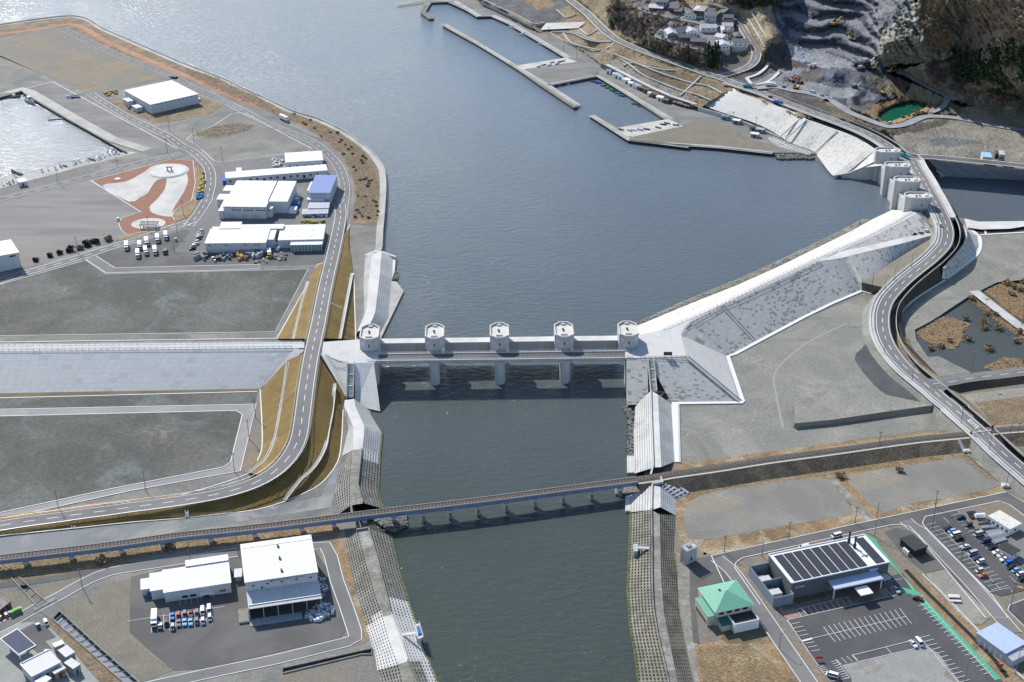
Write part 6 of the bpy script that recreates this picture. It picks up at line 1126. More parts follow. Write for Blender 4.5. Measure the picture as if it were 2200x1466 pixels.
mb=MB();r=[Vector((x,y,h+.35))for x,y in((-.2,-.2),(L+.2,-.2),(L+.2,D+.2),(-.2,D+.2),(-.2,-.2))];mb.bar(r,.1,.1,.9);mb.bar(r,.1,.1,.4);[mb.box(p.x-.07,p.y-.07,h+.3,p.x+.07,p.y+.07,h+1.3)for p in resample(r,17)];mb.build('railing',steel,e,local=True);lbox(e,'hoist',L*.3,D*.3,h+.35,L*.65,D*.65,h+1.2,MC['grey_wall']);win(e,L*.5,1.4,.8,1.8,name='door')
e,L,D,h=bld('dark grey hall whose white roof carries rows of black solar panels','V','632,702 1728,466 370,382',10.2,mw=wall_g,mr=white_p,over=.1,thick=.15)
for i in range(8):x=1.5+i*(L*.76/8.0);lbox(RF,'solar_panel',x,.8,h+.2,x+L*.76/8.0-.4,D-1.6,h+.35,solar)
lbox(RF,'solar_panel',L*.875,.8,h+.2,L*.875+4.3,D-1.4,h+.35,solar)
pr=[Vector((x,y,h+.1))for x,y in((-.1,-.1),(L+.1,-.1),(L+.1,D+.1),(-.1,D+.1),(-.1,-.1))];mb=MB();mb.bar(pr,.35,.45);mb.build('parapet',white_p,e,local=True)
for x,y in((L*.81,D*.66),(L*.80,D*.86)):mb=MB();mb.tube((x,y,h+.1),(x,y,h+5.2),.42,.38,8);mb.tube((x,y,h+5.2),(x,y,h+5.9),.6,.6,8);mb.tube((x,y,h+.1),(x,y,h+2.0),.7,.7,8);mb.build('chimney',rail_m,RF,local=True)
lbox(e,'pipe',L*.80,D*.35,h+.2,L*.88,D*.36,h+.5,steel);glyphs(e,1.8,h-3.1,4,1.0,.12,-.02,mat('sign_lilac',(.62,.62,.80),grain=.03),11,False)
cx0,cx1,cd_=L*.37,L*.87,5.6;lbox(e,'canopy_roof',cx0,-cd_,5.4,cx1,-.05,5.75,mat('canopy_blue',(.42,.47,.62),grain=.05));lbox(e,'canopy_fascia',cx0-.15,-cd_-.2,5.1,cx1+.15,-cd_,5.85,white_p)
for x in(cx0+.3,cx1-.3):lbox(e,'canopy_column',x-.2,-cd_+.1,0,x+.2,-cd_+.5,5.3,white_p)
lbox(e,'entrance_glass',cx0+1.5,-.1,.1,cx1-3,-.04,3.2,mat('warm_glass',(.22,.19,.15),grain=.2,rough=.2));lbox(e,'entrance_canopy',L*.575,-11.2,3.8,L*.70,-cd_-.4,4.3,white_p);lbox(e,'sign_board',L*.80,-.12,h-2.4,L*.89,-.03,h-1.3,MC['canopy_blue'])
for x in(L*.59,L*.685):lbox(e,'entrance_post',x-.15,-11,0,x+.15,-10.7,3.8,rail_m)
W0=-9.0;f0=-2.8
for x0,y0,x1,y1 in((W0,f0,W0+.3,D-.6),(W0,f0,-.02,f0+.3),(W0,D-.9,-.02,D-.6),(W0+.3,D*.42,-.02,D*.42+.3)):lbox(e,'yard_wall',x0,y0,-.2,x1,y1,5.0,wall_w if 0 else mat('wall_bluegrey',(.22,.25,.31),grain=.06))
lbox(e,'yard_wall',-.3,f0+.3,-.2,-.02,-.05,5.0,MC['wall_bluegrey'])
for y in(D*.1,D*.55):lbox(e,'air_unit',W0+1,y,.1,-2.5,y+3.4,2.6,roof_w2);lbox(e,'cooler',W0+1.3,y+3.8,.1,-4,y+5,1.8,white_p)
e,L,D,h=bld('small grey kiosk beside the canopy of the solar roofed hall','V','1680,668 1742,640 1655,600',4.6,mw=mat('kiosk_blue',(.12,.16,.35),grain=.1),mr=roof_w2,name='kiosk',cat='kiosk');win(e,L*.5,1,1,1)
e,L,D,h=bld('dark shed with a black metal roof on its own asphalt plot','Y','592,697 742,650 440,548',5.6,mw=mat('black_wall',(.035,.03,.028),grain=.1),mr=roof_dark,over=.3);lbox(e,'porch_post',-2,1,0,-1.8,1.2,3,rail_m);[lbox(e,'vending_machine',-1.6,2+i*1.3,0,-.6,3+i*1.3,1.9,white_p)for i in range(3)];win(e,L*.5,1.2,1,1)
e,L,D,h=bld('rust stained white prefab cabin in the storage ground','Y','1745,443 1888,372 1570,238',5.2,mw=white_p,mr=roof_rust,over=.1,name='prefab_cabin',cat='cabin');[win(e,D*(.12+.2*i),1.2,1.2,1,face='l')for i in range(5)];win(e,L*.5,1.2,1.4,.9)
e,L,D,h=bld('white hut with a dark pitched roof beside the blue tarpaulin','Y','1778,752 1872,692 1690,605',5.0,mw=white_p,mr=roof_dark,over=.4,name='hut',cat='hut',roof='gy',rise=.5);win(e,L*.5,1,1,1)
e,L,D,h=bld('long open building with a pale blue roof near the right edge','X','2045,648 2215,560 1872,442',6.2,mw=mat('pale_wall',(.42,.44,.46),grain=.1),mr=blocks('roof_paleblue',(.46,.54,.72),(.4,.4,.5),.7,80,0.0,joint=.8,jw=.06,var=.03),over=.3);[lbox(e,'column',-1.2,1+i*2.6,0,-1.0,1.2+i*2.6,3,white_p)for i in range(5)];body(e,0,-3.6,L,-.1,3.2,'shed',mat('pale_wall',(0,0,0)),roof_lt,.2,.6,wn='front_wall',rn='front_roof')
for s,zt,l,mr,mw in(('255,400 690,425 272,180',12.4,'blue roofed shed on the plot above the north river wall',roof_sky,cream),('1040,290 1320,300 1110,90',12.2,'pale grey shed on the plot above the north river wall',roof_lt,MC['pale_wall']),('850,230 1010,240 900,90',12.2,'maroon shed between the blue roofed shed and the pale one',mat('maroon',(.16,.08,.08),grain=.1),brown_w)):
 ZR['k']=(2100,320,22.0);e,L,D,h=bld(l,'k',s,zt,8.4,mr=mr,mw=mw,name='shed',cat='shed',over=.2);win(e,L*.5,.8,1.4,1.2,name='door')
VH=[('110,130 345,145 150,70',33,3.2,'gx',roof_w2,brown_w,'low house with a bright pale roof at the west end of the upper row'),('230,25 420,40 245,-20',35,5.5,'hip',roof_grey,MC['grey_wall'],'grey two storey house behind the bright roofed one'),('450,135 600,150 520,80',33.5,4,'gx',roof_grey,brown_w,'brown walled house, second block of the upper row'),('540,185 660,195 590,130',33,3.2,'gx',roof_blue if 0 else roof_grey,brown_w,'lower brown wing in front of the second upper block'),('715,245 900,260 770,190',32.5,3.2,'hip',roof_grey,white_p,'white house with a grey hipped roof in the middle of the upper row'),('860,175 1040,190 900,100',34,4.5,'hip',roof_lt,brown_w,'tall house with a light hipped roof behind the middle one'),('1050,260 1250,270 1080,195',32,5.0,'gx',roof_grey,MC['pale_wall'],'tall pale two storey house at the east end of the upper row'),('1100,190 1215,200 1120,145',34,3.5,'gx',roof_grey,white_p,'small grey roofed house behind the tall pale one'),('1375,300 1535,305 1385,250',31,3.5,'gx',roof_grey,brown_w,'dark fronted house beside the top of the village road'),('1400,385 1540,390 1415,335',30,3.0,'gx',roof_dark,brown_w,'black roofed house just below the dark fronted one'),('1350,440 1530,445 1350,390',29.5,3.6,'gx',roof_lt,white_p,'house with a broad light roof by the village road'),('1430,530 1540,535 1440,470',28.5,4.0,'hip',roof_grey,cream,'cream house with a grey roof below the broad light roof'),('1355,520 1430,520 1360,455',28.6,3.2,'gy',roof_lt,cream,'narrow cream gabled house left of the cream hipped one'),('990,470 1260,470 1030,412',28.5,3.0,'gx',roof_lt,white_p,'wide community hall with a light blue grey roof'),('430,580 590,575 470,500',28,3.4,'gy',roof_lt,MC['grey_wall'],'grey gabled house at the west end of the lower terrace'),('600,530 770,500 640,465',28.4,3.6,'gx',roof_grey,white_p,'white house with a dark blue grey roof, second in the lower terrace'),('760,545 930,540 790,480',28,3.8,'gy',roof_lt,white_p,'white gabled house in the middle of the lower terrace'),('625,630 810,635 640,590',27.5,3.6,'gx',roof_grey,brown_w,'dark walled house at the lower lane'),('820,700 1085,710 850,640',27,3.4,'gx',roof_grey,brown_w,'long dark house with a grey roof at the lower lane'),('1350,640 1450,600 1350,560',27,5.2,'gy',roof_w2,white_p,'tall narrow white house above the cedar'),('1285,770 1480,770 1310,680',26,3.4,'gy',roof_lt,white_p,'white gabled house right of the tall cedar'),('1570,620 1700,615 1580,555',26.6,4.6,'hip',roof_grey,brown_w,'brown walled house with a white side near the road bend'),('1530,715 1790,720 1540,655',26,3.8,'gx',roof_grey,white_p,'white house with a verandah at the lowest corner of the village')]
rv=random.Random(4)
for s,zg,hh,rt,mr,mw,l in VH:
 ptsq=[(float(a.split(',')[0])/7.857+1380,float(a.split(',')[1])/7.857)for a in s.split()];A=P(*ptsq[0],zg+hh);
 e,L,D,h=bld(l,'d',s,zg+hh,zg,rt,mw,mr,'house','house',None,.5,1.7);lbox(e,'foundation',-.2,-.2,-5,L+.2,D+.2,-.28,conc)
 for i in range(3):win(e,L*(.2+.3*i),.9 if hh<4 else h-2,1.3,1.1)
 win(e,L*.35,.1,1,2,name='door')if hh>=4 else None
 win(e,D*.5,.9,1.4,1.1,face='r',L=L)
cs=[mat('shed_blue',(.16,.26,.42),grain=.1),white_p,roof_lt,mat('shed_brown',(.18,.12,.09),grain=.1),roof_w2]
SHP='270,620 325,650 345,655 375,668 405,690 430,700 465,725 500,740 520,750 550,762 590,785 630,812 660,822 705,845 750,865'
ordn='first second third fourth fifth sixth seventh eighth ninth tenth eleventh twelfth thirteenth fourteenth fifteenth'.split()
for i,q in enumerate(Z('D',SHP,2.1)):
 cc_='blue white white pale pale white white blue pale dark brown white brown'.split();k=[0,1,2,2,4,1,1,0,2,3,3,4,3,1,3][i];nm=['blue','white','pale grey','dark brown','light'][k]
 e=empty('shed',q,-.62,'%s fishing shed with a %s top in the row under the dark tidal wall'%(ordn[i],nm),'shed','fishing sheds under the dark tidal wall');w_=rv.uniform(4,6.5);d_=rv.uniform(3.5,5.5)
 body(e,-w_/2,-d_/2,w_/2,d_/2,rv.uniform(2.4,3.3),'gx',mw=white_p if k!=3 else brown_w,mr=cs[k],over=.2,rise=.6);win(e,0,.1,1.5,1.8,y=-d_/2,name='door')
for q,l,m_ in(('1250,1005','blue',0),('1345,1040','white',1),('1490,1095','dark',3),('1545,1115','pale',2),('1500,1155','white topped',1)):
 p=Z('D',q,2.1)[0];e=empty('shed',p,-.4,'%s fishing shed on the open ground below the white north sea wall'%{'blue':'leftmost bright blue','white':'small white','dark':'dark cluttered','pale':'pale grey','white topped':'lone white topped'}[l],'shed','fishing sheds on the open ground');body(e,-3,-2,3,2,2.6,'gx',mw=MC['grey_wall'],mr=cs[m_],over=.2,rise=.5);win(e,0,.1,1.5,1.8,y=-2,name='door')
e,L,D,h=bld('little white hut on the quay at the left edge','F','190,300 272,285 185,262',5,name='hut',cat='hut',over=.1);win(e,L*.5,0,1,2,name='door')
e=empty('wave_wall',Z('F','180,190')[0],0,'dark leaning concrete block at the end of the inner slipway','wave wall');mb=MB();a,b,c,d=Z('F','110,152,4.5 185,195,4.0 240,212,2.5 150,190,2.2');mb.hexa([Vector((p.x,p.y,1))for p in(a,b,c,d)]+[a,b,c,d]);mb.build('block',conc_d,e)
for q,l,m_ in(('O|825,985 862,970 895,1085 848,1105','river gauge platform with a blue and white panel on the west bank',1),('U|228,340 262,335 268,395 232,400','pale blue river gauge platform on the east bank',0)):
 c,s=q.split('|');pq=Z(c,s,5.2);e=empty('gauge_platform',sum(pq,Vector())/4-Vector((0,0,5)),0,l,'platform');mb=MB();mb.prism(pq,4.7,5.2);mb.build('deck',[steel,conc_w][m_],e);c0=sum(pq,Vector())/4
 mb=MB();mb.box(c0.x-.9,c0.y-2.2,-2,c0.x+.9,c0.y+.4,4.7);mb.build('pier',[steel,conc_w][m_],e);mb=MB();mb.bar(pq+[pq[0]],.1,.1,1.0);[mb.box(p.x-.06,p.y-.06,5.2,p.x+.06,p.y+.06,6.3)for p in pq];mb.build('railing',steel,e)
 b0,b1=(Z('O','720,1070 830,1055',5.6)if m_ else Z('U','360,375 262,368',5.6));mb=MB();mb.bar([b0,b1],1.6,.25);mb.bar([b0,b1],.1,.1,1.1);mb.build('footbridge',[steel,conc_w][m_],e)
 if m_:mb=MB();mb.prism([c0.lerp(p,.55)for p in pq],5.2,5.9);mb.build('instrument_panel',MC['blue_tarp'],e)
ZR['t']=(2040,1080,6.663)
PROTO={}
paint={k:mat('paint_'+k,c,grain=.02,rough=.3)for k,c in dict(white=(.72,.72,.72),silver=(.42,.43,.45),black=(.02,.02,.022),grey=(.16,.17,.18),navy=(.04,.06,.14),blue=(.03,.16,.50),lightblue=(.20,.42,.66),red=(.42,.04,.05),darkred=(.16,.03,.03),orange=(.55,.20,.10),teal=(.03,.30,.30),yellow=(.60,.38,.04),green=(.10,.28,.10),cream=(.60,.58,.50),brown=(.14,.09,.06)).items()}
tyre=mat('tyre',(.012,.012,.012),grain=0);lampm=mat('lamp_glass',(.7,.7,.65),grain=0,rough=.2)
def prof(mb,pts,w,mi=0,ins=0.0,zi=None):
 """solid from a side profile (x along, z up) of width w; points above zi are drawn in by ins on each side"""
 k=[(ins if zi is not None and z>zi else 0)for x,z in pts];a=[Vector((x,-w/2+t,z))for(x,z),t in zip(pts,k)];b=[Vector((x,w/2-t,z))for(x,z),t in zip(pts,k)]
 mb.face(a,mi);mb.face(b[::-1],mi)
 for i in range(len(a)):j=(i+1)%len(a);mb.face([a[j],a[i],b[i],b[j]],mi)
def vehicle(kind):
 if kind in PROTO:return PROTO[kind]
 parts=[];
 def add(n,mb,m,par=None):parts.append((n,mb.mesh(n,m or white_p),m is None,par))
 L,W,Hh,r={'car':(4.3,1.72,1.48,.32),'kei':(3.4,1.48,1.7,.28),'van':(4.7,1.75,1.95,.33),'pickup':(3.6,1.5,1.75,.28),'truck':(8.5,2.3,3.2,.45),'dump':(7.5,2.4,2.9,.48),'semi':(12,2.5,3.7,.5)}[kind];h=L/2
 mb=MB();gl=MB()
 if kind=='car':prof(mb,[(-h,.3),(h,.3),(h,.72),(h-.15,.86),(h-1.25,.98),(-h+.75,1.0),(-h,.88)],W);prof(gl,[(h-1.3,.97),(h-1.95,1.4),(-h+1.2,1.42),(-h+.5,.98)],W-.08,0,.16,1.2);prof(mb,[(h-1.9,1.40),(h-2.0,Hh),(-h+1.25,Hh),(-h+1.15,1.40)],W-.38)
 elif kind in('kei','van'):z1=1.0 if kind=='kei' else 1.1;prof(mb,[(-h,.28),(h,.28),(h,.75),(h-.35,z1),(-h+.02,z1),(-h,.6)],W);prof(gl,[(h-.4,z1-.02),(h-1.0,Hh-.08),(-h+.15,Hh-.08),(-h+.04,z1-.02)],W-.06,0,.12,1.3);prof(mb,[(h-.95,Hh-.08),(h-1.0,Hh),(-h+.15,Hh),(-h+.12,Hh-.08)],W-.28)
 elif kind=='pickup':prof(mb,[(h-1.3,.3),(h,.3),(h,1.0),(h-.25,Hh-.4),(h-.35,Hh),(h-1.2,Hh),(h-1.3,1.0)],W);prof(gl,[(h-.02,1.03),(h-.22,Hh-.12),(h-.3,Hh-.12),(h-.3,1.03)],W-.2);mb.box(-h,-W/2,.55,h-1.32,W/2,.7);[mb.box(*q)for q in((-h,-W/2,.7,h-1.35,-W/2+.06,.98),(-h,W/2-.06,.7,h-1.35,W/2,.98),(-h,-W/2+.06,.7,-h+.06,W/2-.06,.98))]
 else:
  cl=1.9;prof(mb,[(h-cl,.5),(h,.5),(h,1.3),(h-.15,2.4),(h-cl,2.5)],W);prof(gl,[(h-.0+.02,1.35),(h-.12,2.2),(h-.2,2.2),(h-.2,1.35)],W-.2)
  bx=MB()
  if kind=='dump':bx.box(-h,-W/2,1.0,h-cl-.2,W/2,1.2);bx.box(-h,-W/2,1.2,h-cl-.2,-W/2+.12,2.2);bx.box(-h,W/2-.12,1.2,h-cl-.2,W/2,2.2);bx.box(h-cl-.34,-W/2+.12,1.2,h-cl-.2,W/2-.12,2.5)
  else:bx.box(-h,-W/2,1.0,h-cl-.15,W/2,Hh)
  add('body',mb,None);add('cargo_box' if kind!='dump' else 'tipper',bx,None if kind=='dump' else white_p);ch=MB();ch.box(-h+.2,-.5,.6,h-1,.5,1.0);add('chassis',ch,rail_m)
  mb=None
 if mb:add('body',mb,None)
 add('windows',gl,glass_d)
 for x in((h-.8,-h+.75)if kind not in('truck','semi','dump')else(h-1.0,-h+1.4,-h+2.6)):
  for s in(-1,1):q=MB();q.tube((x,s*(W/2-.22),r),(x,s*(W/2+.01),r),r,r,10);add('wheel',q,tyre)
 for s in(-1,1):q=MB();zz_=.68 if kind not in('truck','semi','dump')else .9;q.box(h-.03,s*(W/2-.35)-.16,zz_-.1,h+.03,s*(W/2-.35)+.16,zz_+.08);add('headlight',q,lampm)
 PROTO[kind]=parts;return parts
CACHE={}
def put(kind,color,pos,ang,label,cat=None,group=None,name=None):
 nm=name or{'car':'parked_car','kei':'parked_car','van':'van','pickup':'pickup_truck','truck':'box_truck','dump':'dump_truck','semi':'box_truck'}[kind]
 e=empty(nm,pos,ang,label,cat or{'car':'car','kei':'car','van':'van','pickup':'pickup truck','truck':'truck','dump':'truck','semi':'truck'}[kind],group)
 for n,me,painted,par in vehicle(kind):
  if painted:
   k=(kind,n,color)
   if k not in CACHE:c=me.copy();c.materials[0]=paint[color];CACHE[k]=c
   me=CACHE[k]
  o=bpy.data.objects.new(n,me);COL.objects.link(o);o.parent=e
 return e
ORDS='first second third fourth fifth sixth seventh eighth ninth tenth eleventh twelfth thirteenth fourteenth fifteenth sixteenth'.split()
def row(code,items,hd,where,group,z=2.2,nth='from the left'):
 """items: 'x,y,kind,colour[,flip]'; hd: two survey points giving the heading"""
 a,b=Z(code,hd,z);d=b-a;ang=math.atan2(d.y,d.x)
 for i,q in enumerate(items.split()):
  f=q.split(',');p=Z(code,f[0]+','+f[1],z)[0];k,c=f[2],f[3];kn={'car':'car','kei':'small car','van':'van','pickup':'pickup','truck':'box truck','dump':'dump truck','semi':'long box truck'}[k]
  cn={'lightblue':'light blue','darkred':'dark red'}.get(c,c)
  put(k,c,p,ang+rv.uniform(-.03,.03)+(math.pi if len(f)>4 else 0),'%s %s, %s %s, %s'%(cn,kn,ORDS[i],nth,where),None,group)
g1='vehicles in the market car park'
row('Q','362,845,truck,white 512,812,car,blue 563,806,kei,red 617,795,kei,grey 667,792,car,darkred 719,786,kei,grey 768,770,van,white 823,755,van,white','340,800 336,900','far row, market car park',g1)
row('Q','411,888,pickup,white 463,870,kei,black 516,905,kei,silver 568,868,car,grey 617,862,car,lightblue 667,860,car,lightblue 719,855,kei,grey 771,855,kei,white 829,825,kei,white','340,800 336,900','near row, market car park',g1)
row('Q','320,620,pickup,blue 285,600,kei,white','340,800 330,900','west of the market office','vehicles by the market office')
g2='cars in the public car park at the right'
row('Y','990,440,car,black 1040,475,kei,lightblue 1085,515,van,white 1120,560,car,black 1200,660,car,white 1290,740,van,silver 1345,795,car,navy 1390,840,kei,white 1375,950,kei,cream 1415,1005,car,orange','1115,655 1015,682','double row, public lot',g2,nth='from the far end')
row('Y','1145,300,car,navy 1245,390,kei,brown 1325,462,car,grey 1360,508,van,silver 1450,590,van,navy 1540,678,van,black 1585,725,car,white 1640,765,car,cream 1675,812,car,white 1725,857,kei,blue 1765,905,car,black 1810,950,kei,lightblue 1870,995,kei,white 1898,1045,car,black','1115,655 1015,682','right row, public lot',g2,nth='from the far end')
g3='vehicles round the solar roofed hall'
for s,k,c,hd,l in(('V|1135,175','van','white','1135,175 1080,190','white van driving along the street behind the solar roofed hall'),('V|770,305','van','white','770,305 715,318','white van partly hidden behind the solar roofed hall'),('V|1808,785','car','silver','1808,785 1835,815','silver car in the bay beside the wheelchair space'),('V|2050,880','car','darkred','2050,880 2090,890','dark red car parked against the green walkway'),('X|1262,575','car','white','1262,575 1285,598','white car, left of the pair by the rough patch'),('X|1312,562','van','white','1312,562 1335,588','white van, right of the pair by the rough patch'),('X|580,838','van','white','580,838 550,830','white van near the car park exit at the bottom edge')):
 cc,q=s.split('|');a,b=Z(cc,q+' '+'',2.2)[0],None;h0,h1=Z(cc,hd,2.2);put(k,c,a,math.atan2((h1-h0).y,(h1-h0).x),l,None,g3)
g4='vehicles of the factory yard'
row('G','150,893,kei,white 142,918,car,silver 137,940,car,white 128,962,kei,grey 105,1000,kei,white 98,1022,car,white 72,1045,kei,white 62,1068,car,black','180,900 120,915','west of the south factory',g4,z=2.1,nth='from the top')
for i,q in enumerate('1285,960 1420,955 1490,915 1600,885 1685,855 1400,1040 1480,1010 1575,1005'.split()):
 p=Z('F',q,2.15)[0];a,b=Z('F','1700,805 1712,880',2.1);d=b-a;put('truck','lightblue' if i==1 else 'white',p,math.atan2(d.y,d.x)+rv.uniform(-.05,.05),'white box truck in the truck park, '+['leftmost','with a light blue cab, second from the left','tucked behind the front row, fourth from the left','back row, second from the right','back row, rightmost','front row, leftmost of three','front row, middle of three','front row, rightmost of three'][i],None,'box trucks in the truck park')
for q,k,c,l in(('F|1675,1000','dump','grey','grey flatbed truck at the right end of the truck park front row'),('F|1785,880','pickup','white','small white pickup by the lamp post of the truck park'),('F|1200,680','kei','white','small white car parked at the rim of the red park'),('B|910,512','semi','white','long white box truck parked on the striped bays of the shore road'),('G|845,1130','truck','yellow','yellow fronted truck in the dark storage yard'),('A|570,825','pickup','white','white pickup on the dock yard beside the blue tarpaulin'),('A|1090,920','kei','grey','dark small car beside the annexes of the north warehouse'),('R|375,905','pickup','blue','blue pickup, left of the pair by the fuel station entrance'),('R|460,885','kei','white','white car, right of the pair by the fuel station entrance'),('R|470,1195','kei','teal','teal car behind the fuel station shop'),('d|80,200','kei','navy','dark car beside the top row of village houses')):
 cc,s=q.split('|');p=Z(cc,s,2.15)[0]if cc!='d' else T('d',s,.3)[0];put(k,c,p,{'B':-.85,'A':-.9}.get(cc,-1.35 if cc!='R' else-1.0),l,None,'odd vehicles')
for q,z,k,c,ang,l in(('K|908,917',10.6,'car','black',.35,'black car, leftmost of three on the dyke ramp'),('K|970,907',10.3,'kei','silver',.35,'silver car, middle of three on the dyke ramp'),('K|1022,892',10.1,'kei','white',.35,'white car, rightmost of three on the dyke ramp'),('K|1132,832',14.2,'kei','white',1.9,'small white car driving off the far gate bridge'),('K|830,240',15.4,'dump','teal',2.0,'teal dump truck on the road beside the farthest gate tower')):
 cc,s=q.split('|');put(k,c,Z(cc,s,z)[0],ang,l,None,'vehicles near the far gate')
for q,k,c,ang,l in(('140,612','car','white',.5,'white car beside the dark bank below the village'),('60,728','truck','white',-.1,'white truck at the quarry gate road'),('175,742','kei','grey',-.2,'dark car beside the quarry gate'),('418,788','van','white',-.6,'white van on the haul road'),('495,815','kei','silver',-.6,'silver car on the haul road'),('555,832','car','white',-.7,'white car parked beside the haul road'),('530,852','car','black',-.7,'black car parked beside the haul road'),('410,565','dump','white',.4,'white dump truck climbing into the quarry'),('1070,1045','kei','white',.3,'small white car beside the green pond')):
 put(k,c,T('E',q,.25)[0],ang,l,None,'vehicles of the quarry')
put('kei','navy',Z('E','60,828',15.3)[0],-.75,'dark car on the main road above the white sea wall',None,'vehicles of the quarry');put('dump','blue',Z('E','122,878',14.6)[0],-.6,'bright blue lorry on the verge above the white sea wall',None,'vehicles of the quarry');put('dump','teal',Z('D','1440,742',15.2)[0],-.3,'teal dump truck at the quarry junction',None,'vehicles of the quarry')
put('kei','silver',Z('D','48,438',2.6)[0],-.9,'silver car on the harbour service road',None,'vehicles of the harbour');put('van','white',T('d','905,745',.3)[0],-.2,'white van in front of the long dark village house',None,'vehicles of the harbour')
def excavator(pos,ang,label,s=1.0,c='yellow',up_=True):
 e=empty('excavator',pos,ang,label,'excavator','yellow quarry machines');e.scale=(s,s,s)
 for sg in(-1,1):mb=MB();prof_=[(-2,.15),(-1.7,0),(1.7,0),(2,.15),(2,.75),(1.7,.95),(-1.7,.95),(-2,.75)];a=MB();prof(a,prof_,.6);[v.__setitem__(1,v[1]+sg*1.2)for v in a.v];a.build('track',tyre,e,local=True)
 lbox(e,'body',-1.9,-1.3,1.0,1.3,1.3,2.0,paint[c]);lbox(e,'cab',.2,.3,2.0,1.4,1.25,3.0,glass_d);lbox(e,'counterweight',-2.4,-1.2,1.1,-1.9,1.2,2.2,rail_m)
 mb=MB();mb.tube((1.0,-.2,1.8),(3.6,-.2,4.6 if up_ else 3.6),.35,.28,6);mb.build('boom',paint[c],e,local=True);mb=MB();mb.tube((3.6,-.2,4.6 if up_ else 3.6),(5.6,-.2,2.6 if up_ else 1.6),.25,.18,6);mb.build('arm',paint[c],e,local=True);mb=MB();z=2.4 if up_ else 1.3;prof(mb,[(5.3,z-.9),(6.1,z-.6),(5.9,z+.3),(5.4,z+.2)],1.2);mb.build('bucket',rail_m,e,local=True)
for q,a,s,l in(('590,220',.1,1.7,'biggest yellow excavator on the upper quarry bench'),('765,345',2.2,1.5,'yellow excavator with a raised boom on the middle quarry face'),('925,590',.6,1.3,'yellow excavator beside the crusher'),('1055,615',.4,1.3,'yellow excavator right of the crusher on the track'),('275,752',3.0,1.2,'yellow excavator near the haul road'),('240,690',.2,1.2,'left one of the machines on the stockyard'),('310,705',2.0,1.1,'right one of the machines on the stockyard'),('1010,795',.1,1.1,'machine above the green pond')):
 excavator(T('E',q,.1)[0],a,l,s,'yellow' if 'one of' not in l else 'orange')
def crusher(pos,label,s=1.0):
 e=empty('crusher',pos,.4,label,'crusher');e.scale=(s,s,s);lbox(e,'frame',-3,-1.5,0,3,1.5,3.2,rail_m);lbox(e,'hopper',-2.4,-1.8,3.2,1.2,1.8,5,MC['grey_wall']);mb=MB();mb.bar([Vector((3,0,2)),Vector((9,0,6.5))],1.0,.5);mb.build('conveyor',rail_m,e,local=True);mb=MB();mb.bar([Vector((-3,1,2)),Vector((-7,4,5))],.9,.4);mb.build('conveyor',rail_m,e,local=True)
crusher(T('E','860,560')[0],'dark crushing plant with conveyors in the quarry',1.3);crusher(T('E','820,600')[0],'smaller pale screening unit below the crushing plant',.9);crusher(T('E','770,745')[0],'lone dark screening unit on the lower quarry floor',.7)
def boat_meshes():
 def hull(L,W,Hh,m=7):
  mb=MB();ts=[i/(m-1)for i in range(m)];top=[];bot=[]
  wf=lambda t:W/2*(1-max(0,(t-.45)/.55)**2.2)*(.85+.15*min(1,t*4));sh=lambda t:Hh+.45*Hh*max(0,t-.4)**1.5
  for s in(-1,1):
   tp=[Vector((-L/2+L*t,s*wf(t),sh(t)))for t in ts];bt=[Vector((-L/2+L*t*.93+.02*L,s*wf(t)*.6,-.35))for t in ts];mb.loft([tp,bt]);inn=[Vector((p.x*.94,p.y*.78,p.z))for p in tp];mb.loft([tp,inn]);fl=[Vector((p.x,p.y,.25))for p in inn];mb.loft([inn,fl]);top.append(fl)
  mb.loft([top[0],top[1]]);mb.face([Vector((-L/2,-wf(0),Hh)),Vector((-L/2,wf(0),Hh)),Vector((-L/2+.02*L,wf(0)*.6,-.35)),Vector((-L/2+.02*L,-wf(0)*.6,-.35))]);return mb
 return hull
hull=boat_meshes();BM={}
def boat(pos,ang,label,kind='dinghy',c='white',group=None,c2=None):
 L,W,Hh={'dinghy':(5.2,1.5,.7),'boat':(9,2.6,1.2),'ship':(16,4,2.2)}[kind]
 e=empty({'dinghy':'skiff','boat':'fishing_boat','ship':'fishing_boat'}[kind],pos,ang,label,'boat',group)
 k=(kind,c)
 if k not in BM:BM[k]=hull(L,W,Hh).mesh('hull',paint[c])
 o=bpy.data.objects.new('hull',BM[k]);COL.objects.link(o);o.parent=e
 k=(kind,'x')
 if k not in BM:
  mb=MB();mb.tube((-L/2-.15,0,Hh-.5),(-L/2-.15,0,Hh+.35),.18,.22,6);t=MB()
  for x in(-.2,.15):t.box(L*x-.15,-W*.36,.5,L*x+.15,W*.36,.6)
  BM[k]=(mb.mesh('outboard_motor',rail_m),t.mesh('thwart',conc_d));
 if kind=='dinghy':
  for n,me in zip(('outboard_motor','thwart'),BM[k]):o=bpy.data.objects.new(n,me);COL.objects.link(o);o.parent=e
 else:
  s=L/9;lbox(e,'wheelhouse',-L*.22,-W*.28,.2,L*.02,W*.28,Hh+1.5*s,white_p);lbox(e,'window',L*.02,-W*.24,Hh+.6*s,L*.02+.04,W*.24,Hh+1.2*s,glass_d);mb=MB();mb.tube((-L*.1,0,Hh+1.4*s),(-L*.1,0,Hh+4*s),.08,.05,5);mb.build('mast',steel,e,local=True)
